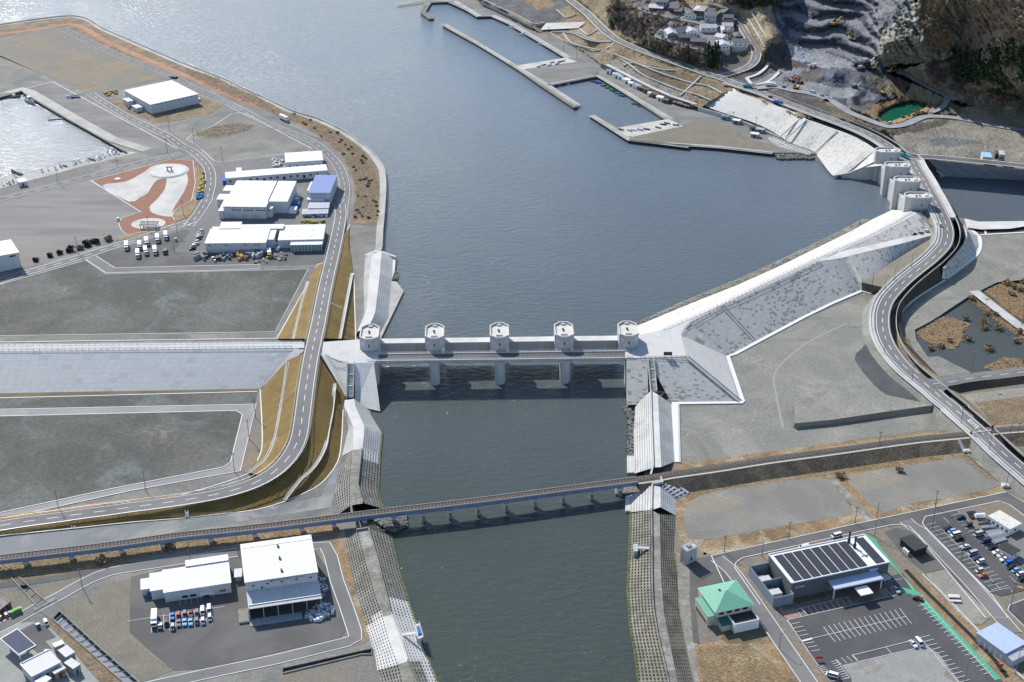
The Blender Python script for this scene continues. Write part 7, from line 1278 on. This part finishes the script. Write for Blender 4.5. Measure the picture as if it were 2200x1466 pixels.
def boats(code,s,ang,where,group,kind='dinghy',z=2.15,cols=('white','white','grey','green','white','lightblue'),nth='from the left',j=.25):
 for i,p in enumerate(Z(code,s,z)):
  c=cols[i%len(cols)];o_=ORDS[i]if i<16 else['seventeenth','eighteenth','nineteenth','twentieth'][i-16];cn={'lightblue':'light blue'}.get(c,c)
  boat(p,ang+rv.uniform(-j,j),'%s %s, %s %s %s'%(cn,'open skiff' if kind=='dinghy' else 'fishing boat',o_,nth,where),kind,c,group)
boats('F','30,318 70,300 100,308 135,290 160,240 430,185 490,168 570,160 620,140 665,132 750,108 770,100 810,85 890,75 925,65 960,70 1000,62 1020,50 1060,32 1110,15',-.9,'on the slipway of the inner harbour','skiffs on the inner harbour slipway')
boats('F','1150,5 1200,5 1275,-8',-.9,'near the upper end of the inner harbour slipway','skiffs at the upper end of the slipway')
boats('C','1020,525 1060,515 1105,515 1125,495 1165,505 1185,490 1215,480',.9,'on the upper harbour slipway','skiffs on the upper harbour slipway',cols=('white','blue','white','lightblue','silver','blue','white'))
boats('C','1670,1025 1735,1035 1770,1030 1820,1028 1870,1022 1960,1010 2000,985 2030,975 2100,990 2140,985',-.6,'on the lower harbour slipway','skiffs on the lower harbour slipway',cols=('grey','silver','white','lightblue','navy','grey','black','grey','blue','white'))
boats('C','1450,645 1470,650 1492,658 1530,678 1562,695 1600,712 1618,722 1640,738 1655,728 1668,755 1690,760 1775,820 1800,825 1825,838',.15,'moored at the inner basin quay','skiffs moored in the inner basin',z=.1,cols=('grey','blue','blue','grey','green','green','grey','lightblue','green','green','grey','green','green','grey'),j=.12)
boats('C','810,222 900,278 1045,355',-.55,'moored along the upper harbour quay','fishing boats at the upper quay','boat',.1,('white',))
boats('C','1178,682 1240,665',-.5,'moored inside the breakwater of the inner basin','small boats inside the breakwater','dinghy',.1,('lightblue','white'))
boat(Z('A','255,868',.1)[0],-.85,'large pale fishing ship moored in the inner harbour at the left','ship','silver');boat(Z('A','130,822',.1)[0],.3,'smaller fishing boat moored across the corner of the inner harbour','boat','grey')
e=empty('raft',Z('A','472,1008',.2)[0],.3,'long narrow wooden raft moored off the inner harbour quay','raft');lbox(e,'planks',-6,-1.1,0,6,1.1,.5,conc_d);lbox(e,'float',-6,-1.2,-.4,6,-.9,.0,rail_m)
PM={}
def pole(pos,h,kind,label,group):
 k=(h,kind)
 if k not in PM:
  a=MB();a.tube((0,0,-.5),(0,0,h),.17,.10,7);b=MB()
  if kind=='utility':b.box(-1.0,-.06,h-.9,1.0,.06,h-.75);b.box(-.8,-.05,h-1.9,.8,.05,h-1.77);[b.tube((x,0,h-.75),(x,0,h-.5),.06,.06,5)for x in(-.9,-.4,.4,.9)]
  elif kind=='lamp':b.tube((0,0,h-.2),(1.5,0,h+.1),.05,.05,5);b.box(1.1,-.14,h,1.9,.14,h+.14)
  else:b.box(-.9,-.1,h-.1,.9,.1,h);[b.box(x-.3,-.2,h-.1,x+.3,.2,h+.35)for x in(-.75,0,.75)]
  PM[k]=(a.mesh('mast',pole_m),b.mesh({'utility':'crossarm','lamp':'lamp_head','flood':'lamp_head'}[kind],[rail_m,pole_m][kind!='utility']),)
 e=empty({'utility':'utility_pole','lamp':'street_lamp','flood':'floodlight_mast'}[kind],pos,rv.uniform(-.5,.8),label,{'utility':'utility pole','lamp':'street lamp','flood':'light mast'}[kind],group)
 for me in PM[k]:o=bpy.data.objects.new(me.name.split('.')[0],me);COL.objects.link(o);o.parent=e
pole_m=mat('pole_grey',(.16,.16,.16),grain=.05)
def poles(px,h,kind,where,group,z=2.1,nth='from the left'):
 q=[tuple(map(float,a.split(',')))for a in px.split()]
 for i,a in enumerate(q):pole(P(a[0],a[1],a[2]if len(a)>2 else z),h,kind,'%s %s %s %s'%(ORDS[i],{'utility':'utility pole','lamp':'street lamp','flood':'tall floodlight mast'}[kind],nth,where),group)
poles('126,1095 313,1054 504,1014 535,942 549,897',11,'utility','along the lane round the south gravel field','utility poles round the gravel field')
poles('167,543 320,497 381,505 394,463',11,'utility','along the road between the park and the truck park','utility poles by the park')
poles('124,391 252,357 360,330 417,308 478,349 364,281',12,'utility','along the harbour road at the upper left','utility poles by the inner harbour')
poles('374,539',10,'lamp','at the yard corner of the truck park',None);poles('177,1262 409,1204 512,1194',10,'utility','along the lane north of the market yard','utility poles by the market')
poles('1556,1186 1694,1157 1837,1124 2009,1089',9,'utility','along the vacant lots south of the railway','utility poles by the vacant lots');poles('1637,1196 1884,1112 1879,1152 1674,1395',8,'lamp','along the streets round the solar roofed hall','street lamps by the hall')
poles('1874,612,7 1900,625,7.5 1921,604,8.3 1958,573,10',9,'lamp','on the earth fill beside the winding road','street lamps on the fill')
poles('1899,761,5.6 1959,818,5 2064,911,6 2125,967,6.4 2160,1052,2.2',10,'lamp','along the near side of the winding road','street lamps on the winding road');poles('2086,803,4.6 2113,688,2.2 2195,700,2.2',13,'flood','among the marsh ponds','masts in the marsh')
poles('2166,955,4.5 2184,950,4.5',11,'utility','beside the level crossing','poles by the level crossing');poles('1889,953,6',7,'utility','beside the railway embankment',None)
poles('2002,1138 2065,1205 2170,1314',14,'flood','in the public car park','masts of the public car park',nth='from the far end');poles('2073,1464 2181,1449',12,'flood','at the bottom right corner','masts at the bottom right')
for i,q in enumerate('675,490 890,555 1088,610 1200,605'.split()):pole(T('D',q)[0],13,'utility','%s utility pole from the left in front of the wooded scarp'%ORDS[i],'utility poles of the hillside')
for i,q in enumerate('1110,952 1315,1045 1507,1088 785,855'.split()):pole(Z('D',q,2.1)[0],10,'utility',['leftmost utility pole below the white north sea wall','middle utility pole below the white north sea wall','rightmost utility pole below the white north sea wall','utility pole behind the last fishing sheds'][i],'utility poles of the harbour')
for i,q in enumerate('1316,460 1212,400 1097,310 845,185 690,95'.split()):pole(Z('C',q,2.1)[0],12,'utility','%s utility pole from the right beside the harbour service road'%ORDS[i],'utility poles of the harbour')
def bays(label,code,lines,z,w=.16):
 mb=MB()
 for l in lines:mb.strip(Z(code,l,z),-w/2,w/2,0)
 st(mb.build('road',line_w),label)
L_=['%d,%d %d,%d'%(335+51.5*i,800-7.3*i,335+51.5*i-1,942-7.3*i)for i in range(11)]+['130,842 330,813','385,803 490,790','845,735 955,718']+['%d,%d %d,%d'%(573+50*i,645-7*i,575+50*i,705-7*i)for i in range(4)]
bays('painted bays of the market car park','Q',L_,2.14)
L_=['%.0f,%.0f %.0f,%.0f'%(990+57.3*i+62,1185-13.6*i+85,990+57.3*i,1185-13.6*i)for i in range(16)]+['%.0f,%.0f %.0f,%.0f'%(1055+57.3*i,1275-13.6*i,1125+57.3*i,1358-13.6*i)for i in range(16)]+['740,1345 1930,1068']
L_+=['%.0f,%.0f %.0f,%.0f'%(620+33*i,1160+43*i,728+32*i,1136+44*i)for i in range(8)if i!=4]+['585,1110 820,1466','585,1110 1400,925 1815,828']
L_+=['%.0f,%.0f %.0f,%.0f'%(685+62.5*i,990-15.5*i,745+62.5*i,1072-15.5*i)for i in range(10)]+['685,990 1250,855','1750,670 1900,640 2000,775 1840,740']+['1620,775 1690,845','1650,765 1720,835','1680,755 1750,828','1740,745 1795,820','1765,740 1820,812']
bays('painted bays of the solar roofed hall car park','V',L_,2.33,.2)
mb=MB();mb.strip(Z('V','740,1350 865,1318',2.34),-.45,.45);st(mb.build('road',line_w),'thick stop bar painted in the hall car park')
L_=['%.0f,%.0f %.0f,%.0f'%(1310+30.4*i,243+32*i,1378+30.4*i,224+32*i)for i in range(19)]+['1340,175 1960,870']+['%.0f,%.0f %.0f,%.0f'%(1315+30.6*i,513+34*i,1405+30.6*i,491+34*i)for i in range(12)]+['1320,510 1660,900','750,660 1235,540','750,660 800,715','800,715 1290,600','1035,592 1090,652']+['%.0f,%.0f %.0f,%.0f'%(612+46*i,692-12*i,660+46*i,738-12*i)for i in range(4)]+['%.0f,%.0f %.0f,%.0f'%(572+14*i,717+17.5*i,612+14*i,705+17.5*i)for i in range(9)]+['470,757 560,880 730,852 615,700']+['%.0f,%.0f %.0f,%.0f'%(470+12*i,760+14*i,512+12*i,748+14*i)for i in range(5)]+['200,362 465,750']
bays('painted bays along the edges of the hall car park','X',L_,2.34,.2)
L_=['%.0f,%.0f %.0f,%.0f'%(735+44.5*i,380+43.2*i,(850 if i<2 else 930)+44.5*i,(355 if i<2 else 335)+43.2*i)for i in range(2)]+['%.0f,%.0f %.0f,%.0f'%(800+45*i,467+43.8*i,1010+45*i,415+43.8*i)for i in range(17)]+['925,435 1635,1165','690,372 1500,1195','1110,210 1917,930']+['%.0f,%.0f %.0f,%.0f'%(1030+42*i,270+40*i,1150+42*i,243+40*i)for i in range(20)]+['1500,1195 1750,1140 1775,1200','940,290 1010,358','1740,1000 1822,1080']
bays('painted bays of the public car park','Y',L_,2.24,.16)
mb=MB();ym=mat('line_yellow',(.62,.36,.03),grain=.05)
for k in range(3):mb.strip(Z('Y','%d,%d %d,%d'%(1842+22*k,1122+5*k,1862+22*k,1142+5*k),2.26),-.3,.3)
st(mb.build('road',ym),'yellow painted characters at the car park mouth');mb=MB()
for k in range(5):mb.strip(Z('c','%d,%d %d,%d'%(735+24*k,150+22*k,770+24*k,130+22*k),6.75),-.35,.35);
for k in range(3):mb.strip(Z('c','%d,%d %d,%d'%(735+18*k,155-10*k,840+18*k,245-10*k),6.75),-.15,.15)
mb.strip(Z('c','820,245 880,230',6.76),-.3,.3);st(mb.build('road',line_w),'white painted warning characters before the level crossing')
mb=MB();mb.bar(Z('c','775,310,6.9 1035,272,6.9'),.5,.12);st(mb.build('path',conc_w),'pale level crossing panel across the road')
def leafmat(n,a,b):return mat(n,a,b,.8,grain=.35,gs=3)
lf={'bare':leafmat('twigs',(.19,.155,.135),(.11,.09,.08)),'ever':leafmat('leaf_evergreen',(.045,.075,.035),(.02,.04,.02)),'dull':leafmat('leaf_dull',(.10,.12,.055),(.06,.075,.04)),'reed':leafmat('reed',(.38,.26,.14),(.25,.175,.10)),'darkbush':leafmat('bush_dark',(.035,.04,.025),(.06,.05,.03)),'brownbush':leafmat('bush_brown',(.33,.25,.16),(.22,.16,.10))}
bark=mat('bark',(.09,.07,.055),grain=.2)
def crown(kind,seed,n,rx,rz,zc,ls):
 r=random.Random(seed);mb=MB();lobes=[(Vector((r.uniform(-.5,.5)*rx,r.uniform(-.5,.5)*rx,zc+r.uniform(-.45,.45)*rz)),r.uniform(.35,.65))for _ in range(7)]
 for i in range(n):
  if kind=='cone':
   t=r.random()**1.5;a=r.uniform(0,6.3);rr=rx*(1-t)*r.uniform(.5,1.1);p=Vector((math.cos(a)*rr,math.sin(a)*rr,zc-rz+t*2*rz))
  else:
   c,s=r.choice(lobes);d=Vector((r.gauss(0,1),r.gauss(0,1),r.gauss(0,1))).normalized()*r.uniform(.5,1);p=c+Vector((d.x*rx*s,d.y*rx*s,d.z*rz*s))
   if p.z<.1:p.z=.1
  u=Vector((r.gauss(0,1),r.gauss(0,1),r.gauss(0,.7))).normalized()*ls*r.uniform(.5,1.2);v=u.cross(Vector((r.gauss(0,1),r.gauss(0,1),r.gauss(0,1)))).normalized()*ls*r.uniform(.4,.9)
  mb.face([p-u,p+v*.8,p+u,p-v])
 return mb
TM={}
def tree(pos,kind,label,cat,group,s=1.0,name=None):
 kk=(kind,rv.randrange(3))
 if kk not in TM:
  if kind=='bare':c,t=crown('b',kk[1],150,3.0,3.2,5.0,.42),(0,0,5.0,.28)
  elif kind=='ever':c,t=crown('cone',kk[1]+9,210,2.6,4.6,5.6,.75),(0,0,7,.3)
  elif kind=='dull':c,t=crown('b',kk[1]+5,190,3.0,3.0,4.2,.7),(0,0,4,.28)
  elif kind=='reed':c,t=crown('b',kk[1]+20,170,2.2,1.1,.9,.5),(0,0,.8,.2)
  else:c,t=crown('b',kk[1]+30,380,2.6,1.2,1.1,.55),(0,0,1.0,.2)
  tb=MB();h=t[2];tb.tube((0,0,-1),(0,0,h),t[3],t[3]*.35,5)
  for j in range(5):a=j*1.26;z0=h*(.4+.1*j);tb.tube((0,0,z0),(math.cos(a)*h*.33,math.sin(a)*h*.33,z0+h*.35),t[3]*.4,t[3]*.12,4)
  TM[kk]=(c.mesh('crown',lf[kind]),tb.mesh('trunk',bark if kind not in('reed',)else lf['reed']))
 e=empty(name or{'bare':'bare_tree','ever':'conifer_tree','dull':'evergreen_tree','reed':'reed_clump','darkbush':'shrub','brownbush':'shrub'}[kind],pos,rv.uniform(0,6),label,cat,group);k=s*rv.uniform(.8,1.2);e.scale=(k*rv.uniform(.85,1.15),k,k*rv.uniform(.85,1.15))
 for n,me in zip(('crown' if kind not in('reed',)else 'blades','trunk' if kind not in('reed',)else 'stems'),TM[kk]):o=bpy.data.objects.new(n,me);COL.objects.link(o);o.parent=e
def scatter(n,code,poly,kind,label,cat,group,s=1.0,terr=True,z=2.0):
 pp=np.array(poly_px(code,poly));k=0;t=0
 while k<n and t<n*60:
  t+=1;x,y=rv.uniform(pp[:,0].min(),pp[:,0].max()),rv.uniform(pp[:,1].min(),pp[:,1].max())
  if not inside_np(np.array([x]),np.array([y]),[tuple(q)for q in pp])[0]:continue
  tree(P(x,y,tz(x,y)if terr else z),kind,label,cat,group,s);k+=1
scatter(78,'D','260,60 340,45 560,105 800,165 1040,200 980,205 720,235 680,300 640,330 560,345 480,310 380,290 250,215','bare','bare grey brown tree in the wood on the scarp left of the village','tree','bare trees left of the village',1.0)
scatter(16,'D','255,100 330,90 400,230 370,260 260,210','dull','dull green evergreen at the left edge of the scarp wood','tree','evergreens at the left edge of the scarp wood',.9)
scatter(64,'D','545,345 690,345 880,405 1080,440 1180,470 1180,580 1000,555 700,465 540,425','bare','bare tree on the steep bank below the lower village terrace','tree','bare trees below the village',.9)
for i,q in enumerate('1105,520 1130,540 1155,530 1180,545 1110,560 1160,560 1135,500 1180,510'.split()):tree(T('D',q)[0],'ever','dark cedar of the tall clump right of the village gardens','tree','cedars of the tall clump',1.35)
for q,l in(('880,20','lone dark conifer behind the upper village row'),('350,30','broad evergreen at the top left of the village'),('320,10','evergreen at the top edge left of the village')):tree(T('D',q)[0],'ever' if '880' in q else 'dull',l,'tree',None,1.2)
scatter(46,'D','1170,-30 1830,-30 1800,5 1640,45 1420,70 1260,10','ever','dark conifer of the plantation at the top edge above the village','tree','conifers of the top plantation',1.1)
scatter(95,'E','1900,430 2060,400 2250,420 2250,830 2050,860 1850,760 1600,690 1640,600 1560,520 1600,500 1800,560 1930,590','ever','dark conifer on the lower mountain slope at the right edge','tree','conifers of the lower mountain slope',1.8)
scatter(90,'E','1350,560 1540,510 1640,620 1900,800 2150,880 2000,900 1750,850 1500,780 1380,690','bare','bare tree at the foot of the mountain behind the green pond','tree','bare trees at the mountain foot',1.1)
scatter(60,'E','1300,80 1560,0 1620,330 1380,390 1340,250','brownbush','low brown shrub on the middle spur of the mountain','shrub','shrubs on the middle spur',1.0)
scatter(70,'E','1760,0 2230,0 2230,430 1930,400 1800,300','brownbush','low brown shrub on the upper mountain at the right','shrub','shrubs on the upper mountain',1.3)
scatter(22,'E','960,880 1200,835 1400,870 1410,930 1100,1040 1080,1020 1380,900 1200,850 970,910','reed','tan reed tuft on the rim of the green pond','reeds','reed tufts of the green pond',.8)
nm_='round dark bush|dark bush with a notched top|broad dark bush|low dark bush|reddish brown bush|dark bush right of the reddish one|pale green bush with debris|large mixed bush|russet bush nearest the park'.split('|')
for i,q in enumerate('365,1085 505,1050 605,1018 710,990 797,968 880,940 945,905 985,905 1085,885'.split()):tree(Z('F',q)[0],'brownbush' if i in(4,8)else 'darkbush',nm_[i]+', %s from the left in the roadside row'%ORDS[i],'bush','roadside bushes',1.15)
scatter(45,'B','870,440 1000,440 1200,530 1440,640 1600,760 1740,950 1790,1150 1780,1430 1560,1430 1580,1150 1540,950 1430,800 1230,650 1100,560','brownbush','low brown shrub in the bayside planting','shrub','shrubs of the bayside planting',.5,False)
for i,q in enumerate('875,630 1140,830 1330,860 1100,1000 940,450 860,640 1110,1110 300,1430'.split()[:0]):pass
for i,q in enumerate('930,620 1130,990 1140,1075 875,1240 1180,840 1310,855 1680,1130 1650,1280 580,1280 460,1360 300,1400 1200,1400 840,930 1345,1080 1500,340 1560,390 1620,440 1690,480 1480,380 1560,540 1740,350'.split()):tree(Z('e',q,1.0)[0],'reed','%s tan reed clump standing in the marsh'%(ORDS+'seventeenth eighteenth nineteenth twentieth twenty-first twenty-second'.split())[i],'reeds','reed clumps of the marsh',1.15)
for q,l in(('W|1055,300','round orange reed bush between the two vacant lots'),('W|1420,265','flat orange reed tuft on the east vacant lot'),('R|1030,262','tan tuft under the railway viaduct at the left'),('Q|480,200','rust coloured tuft under the railway viaduct above the office')):c,s=q.split('|');tree(Z(c,s,2.1)[0],'reed',l,'reeds',None,1.3)
def mats_of(label,code,poly,n,m,z=1.05,s=.5,name='grass'):
 pp=poly_px(code,poly);a=np.array(pp);mb=MB();k=0;r=random.Random(n)
 while k<n:
  x,y=r.uniform(a[:,0].min(),a[:,0].max()),r.uniform(a[:,1].min(),a[:,1].max());
  if not inside_np(np.array([x]),np.array([y]),pp)[0]:k+=.02;continue
  p=P(x,y,z);t=r.uniform(0,3.14);u=Vector((math.cos(t),math.sin(t),r.uniform(-.2,.3)))*s*r.uniform(.4,1.6);v=Vector((-math.sin(t),math.cos(t),r.uniform(0,.35)))*s*r.uniform(.25,.8);mb.face([p-u,p+u,p+u+v,p-u+v]);k+=1
 return tag(mb.build(name,m),label,None,None,'stuff')
mats_of('brown scrub and dry weeds of the bayside planting','B','860,470 1000,440 1200,530 1440,640 1600,760 1740,950 1790,1150 1780,1430 1560,1430 1580,1150 1540,950 1430,800 1230,650 1100,560',5000,[lf['brownbush']],2.15,.8)
mats_of('brown scrub and dry weeds along the northern bay shore','B','0,20 300,120 640,280 860,400 900,460 860,470 700,400 450,300 200,180 0,80',1800,lf['brownbush'],2.15,.9)
mats_of('yellow dry grass patch on the north vacant plot','B','60,620 300,560 480,540 640,560 560,610 300,680 120,660',900,drygrass,2.12,.9)
mats_of('matted dry reeds covering the west side of the marsh pond','L','690,545 820,470 880,440 960,450 1060,480 1120,500 1060,560 1050,620 990,700 900,690 800,650 720,600',2600,lf['reed'],1.1,.8)
mats_of('dry reeds along the causeway side of the marsh pond','L','1130,290 1300,380 1539,560 1539,620 1440,560 1300,460 1180,360 1100,310',900,lf['reed'],1.1,.7)
mats_of('dry reeds filling the far marsh pond','L','1220,240 1340,170 1539,190 1539,470 1420,400 1300,300',2600,lf['reed'],1.1,.8)
mats_of('dry reeds along the branch road side of the marsh pond','L','1220,840 1400,760 1539,780 1539,840 1300,870',600,lf['reed'],1.1,.7)
mats_of('tufts of dry grass beside the fence south of the green roofed house','U','740,1180 1180,1160 1367,1300 1500,1466 800,1466',1800,mat('straw',(.36,.27,.15),(.24,.18,.10),.6,grain=.3),2.15,.45)
mats_of('dry tufts along the far edge of the vacant lots','W','60,390 900,270 1830,140 2060,320 2000,330 1800,180 1000,290 280,390 110,450',1800,MC['straw'],2.15,.4)
mats_of('straw and debris under the railway viaduct','R','0,300 1485,90 1485,220 700,330 250,420 0,460',1800,MC['straw'],2.2,.45)
mats_of('straw and debris under the viaduct by the market','Q','0,220 600,150 1200,90 1750,30 1850,100 1100,200 400,280 0,350',1500,MC['straw'],2.2,.4)
def stack(code,s,label,n,box,m,z=2.1,name='crate_stack',cat='crates',jit=.3,group=None):
 p=Z(code,s,z);mb=MB();r=random.Random(len(label));xs=[q.x for q in p];ys=[q.y for q in p];k=0;c=sum(p,Vector())/len(p)
 pp=[(q.x,q.y)for q in p]
 while k<n:
  x,y=r.uniform(min(xs),max(xs)),r.uniform(min(ys),max(ys))
  if not inside_np(np.array([x]),np.array([y]),pp)[0]:k+=.1;continue
  h=box[2]*r.uniform(.6,1.3);mb.box(x-box[0]/2,y-box[1]/2,z-.1,x+box[0]/2,y+box[1]/2,z+h,r.randrange(len(m)),);k+=1
 return tag(mb.build(name,m),label,None,None,'stuff')
stack('Q','1640,770 1740,720 1860,690 1870,780 1760,850 1640,840','heap of white and grey fish crates at the corner of the market hall',70,(1.1,.9,1.2),[steel,white_p,roof_lt])
stack('Q','1745,490 1790,480 1830,600 1780,650','piled grey crates along the east wall of the market hall',34,(1,.8,1.3),[steel,MC['grey_wall']])
stack('G','870,150 980,165 1000,235 880,235','white bagged pallets west of the small north shed',46,(1.0,1.0,1.0),[white_p,conc_d])
stack('G','85,1120 230,1110 230,1170 85,1190','dark stacked crates at the west end of the storage yard',26,(1.5,1.5,2.0),[rail_m,MC['grey_wall']])
stack('G','260,1150 470,1110 470,1170 270,1195','grey pallets and drums in the storage yard',34,(1.3,1.2,1.5),[MC['grey_wall'],steel,rail_m])
stack('G','520,1110 630,1110 630,1170 520,1190','orange and blue crates stacked in the storage yard',22,(1.4,1.4,2.0),[mat('crate_orange',(.50,.30,.10),grain=.1),MC['blue_tarp'],MC['crate_orange']])
stack('G','640,1110 770,1100 775,1150 640,1165','tall pale blue grey crates in the storage yard',22,(1.4,1.3,2.2),[roof_lt,MC['grey_wall']])
stack('G','800,1150 1020,1120 1020,1180 640,1220','scattered racks in the storage yard',30,(1.2,.5,.8),[steel,rail_m])
stack('G','880,1000 950,1000 950,1080 890,1080','blue and grey bins between the two south sheds',20,(1.2,1.2,1.5),[steel,MC['canopy_blue'],white_p])
stack('G','960,320 1110,310 1250,300 1250,330 960,355','grey baskets along the wall of the long narrow shed',40,(1.2,1.2,1.4),[steel,MC['grey_wall'],cream])
stack('G','1210,715 1440,700 1450,740 1220,745','blue fish bins behind the dashed road',18,(1.4,1.2,1.0),[MC['blue_tarp'],MC['blue_tarp'],white_p])
for q,l,m in(('G|165,270 205,310 190,420 165,505 110,505 145,400','long row of yellow netting bins on the park verge','crate_yellow'),('A|880,785 985,765 1000,795 890,815','row of yellow bins west of the north warehouse','crate_yellow'),('G|110,515 170,515 170,560 110,560','blue tarpaulin heap at the end of the yellow bins','blue_tarp'),('G|1155,785 1400,782 1400,800 1160,805','yellow bins behind the skylight shed','crate_yellow')):
 c,s=q.split('|');stack(c,s,l,40 if 'long' in l else 16,(1.5,1.5,1.3),[mat('crate_yellow',(.45,.34,.07),(.33,.27,.10),.4,grain=.2)if m=='crate_yellow' else MC[m]])
stack('A','595,820 650,808 665,825 600,832','dark blue tarpaulin pile on the dock yard',10,(2.2,2,1.2),[paint['navy']])
stack('R','0,720 60,740 110,790 60,830 0,860','scrap heap of machines left of the lane',30,(1.0,1.0,1.2),[MC['brown_wall'],MC['blue_tarp'],paint['orange'],conc])
for i,q in enumerate('120,795 158,775 195,760'.split()):p=Z('R',q,2.15)[0];e=empty('drum',p,0,'bright green drum in the scrap yard, %s'%['leftmost','middle','rightmost'][i],'drum','green drums');mb=MB();mb.tube((0,0,0),(0,0,1.8),1.0,1.0,10);mb.build('barrel',paint['green'],e,local=True);mb=MB();mb.tube((0,0,1.8),(0,0,1.95),.85,.8,10);mb.build('lid',mat('lid_green',(.2,.5,.12),grain=0),e,local=True)
PB=['1400,410 1590,400','1410,450 1600,415','1460,480 1680,430','1490,520 1730,450','1520,560 1720,500','1550,590 1700,545','1230,240 1330,230','1260,290 1340,270','1380,385 1530,350']
for i,q in enumerate(PB):
 a,b=Z('Y',q,2.6);mb=MB();d=(b-a).cross(Vector((0,0,1))).normalized()
 for k in range(4):mb.tube(a+d*(k*.55-.8),b+d*(k*.55-.8),.3,.3,6)
 tag(mb.build('pipe_bundle',[steel,rail_m,steel,conc,MC['grey_wall'],steel,rail_m,rail_m,rail_m][i]),'%s bundle of pipes from the prefab cabin end, lying in the storage ground'%ORDS[i],'pipes','pipe bundles')
for q,l,m in(('Y|1380,300','rounded white tank lying in the storage ground',white_p),):c,s=q.split('|');p=Z(c,s,2.1)[0];mb=MB();mb.tube(p+Vector((-2.2,0,1.1)),p+Vector((2.2,.6,1.1)),1.1,1.1,12);tag(mb.build('tank',m),l,'tank')
for i,q in enumerate('1000,1235 1130,1245'.split()):pass
mb=MB();a=Z('Y','1000,1250 1135,1255',2.4);mb.bar(a,2.0,.5);mb.bar(offs(a,3),1.2,.4);tag(mb.build('plank_pile',conc_w),'pile of pale planks on the bare earth plot','planks')
for q,l in(('c|1215,1010','white concrete drain box at the corner of the east vacant lot'),('c|705,555','white concrete drain box at the foot of the railway embankment')):c,s=q.split('|');p=Z(c,s,2.0)[0];mb=MB();mb.box(p.x-1.6,p.y-1.2,1.9,p.x+1.6,p.y+1.2,3.1);mb.box(p.x-.9,p.y-.6,3.1,p.x+.9,p.y+.6,3.3);tag(mb.build('drain_box',conc_w),l,'drain box')
e=empty('notice_board',Z('b','840,640',14.4)[0],0,'dark notice board at the front railing of the broad white platform','notice board');lbox(e,'board',-2.2,-.05,1.0,2.2,.05,3.0,rail_m);lbox(e,'leg',-1.9,-.05,0,-1.7,.05,1.0,steel);lbox(e,'leg',1.7,-.05,0,1.9,.05,1.0,steel)
for k,(q,l)in enumerate((('c|775,335,6.5','yellow crossing barrier post on the river side of the level crossing'),('c|1055,245,6.5','yellow crossing barrier post on the marsh side of the level crossing'))):c,s=q.split('|');p=Z(c,s)[0];e=empty('crossing_barrier',p,.3,l,'barrier');lbox(e,'post',-.3,-.3,0,.3,.3,3.0,paint['yellow']);lbox(e,'signal_box',-.6,-.6,0,.1,.6,1.6,rail_m);mb=MB();mb.tube((0,0,1.2),((5 if k==0 else-5),0,5.4),.12,.08,5);mb.build('arm',paint['yellow'],e,local=True)
for q,l in(('X|470,705','red sign board at the car park exit'),('X|1992,770','red sign board at the lower end of the ditch')):c,s=q.split('|');p=Z(c,s,2.2)[0];e=empty('sign',p,0,l,'sign');lbox(e,'board',-1.3,-.05,1.0,1.3,.05,2.0,mat('sign_red',(.42,.05,.04),grain=.05));lbox(e,'leg',-1.1,-.05,0,-1.0,.05,1.0,steel);lbox(e,'leg',1.0,-.05,0,1.1,.05,1.0,steel)
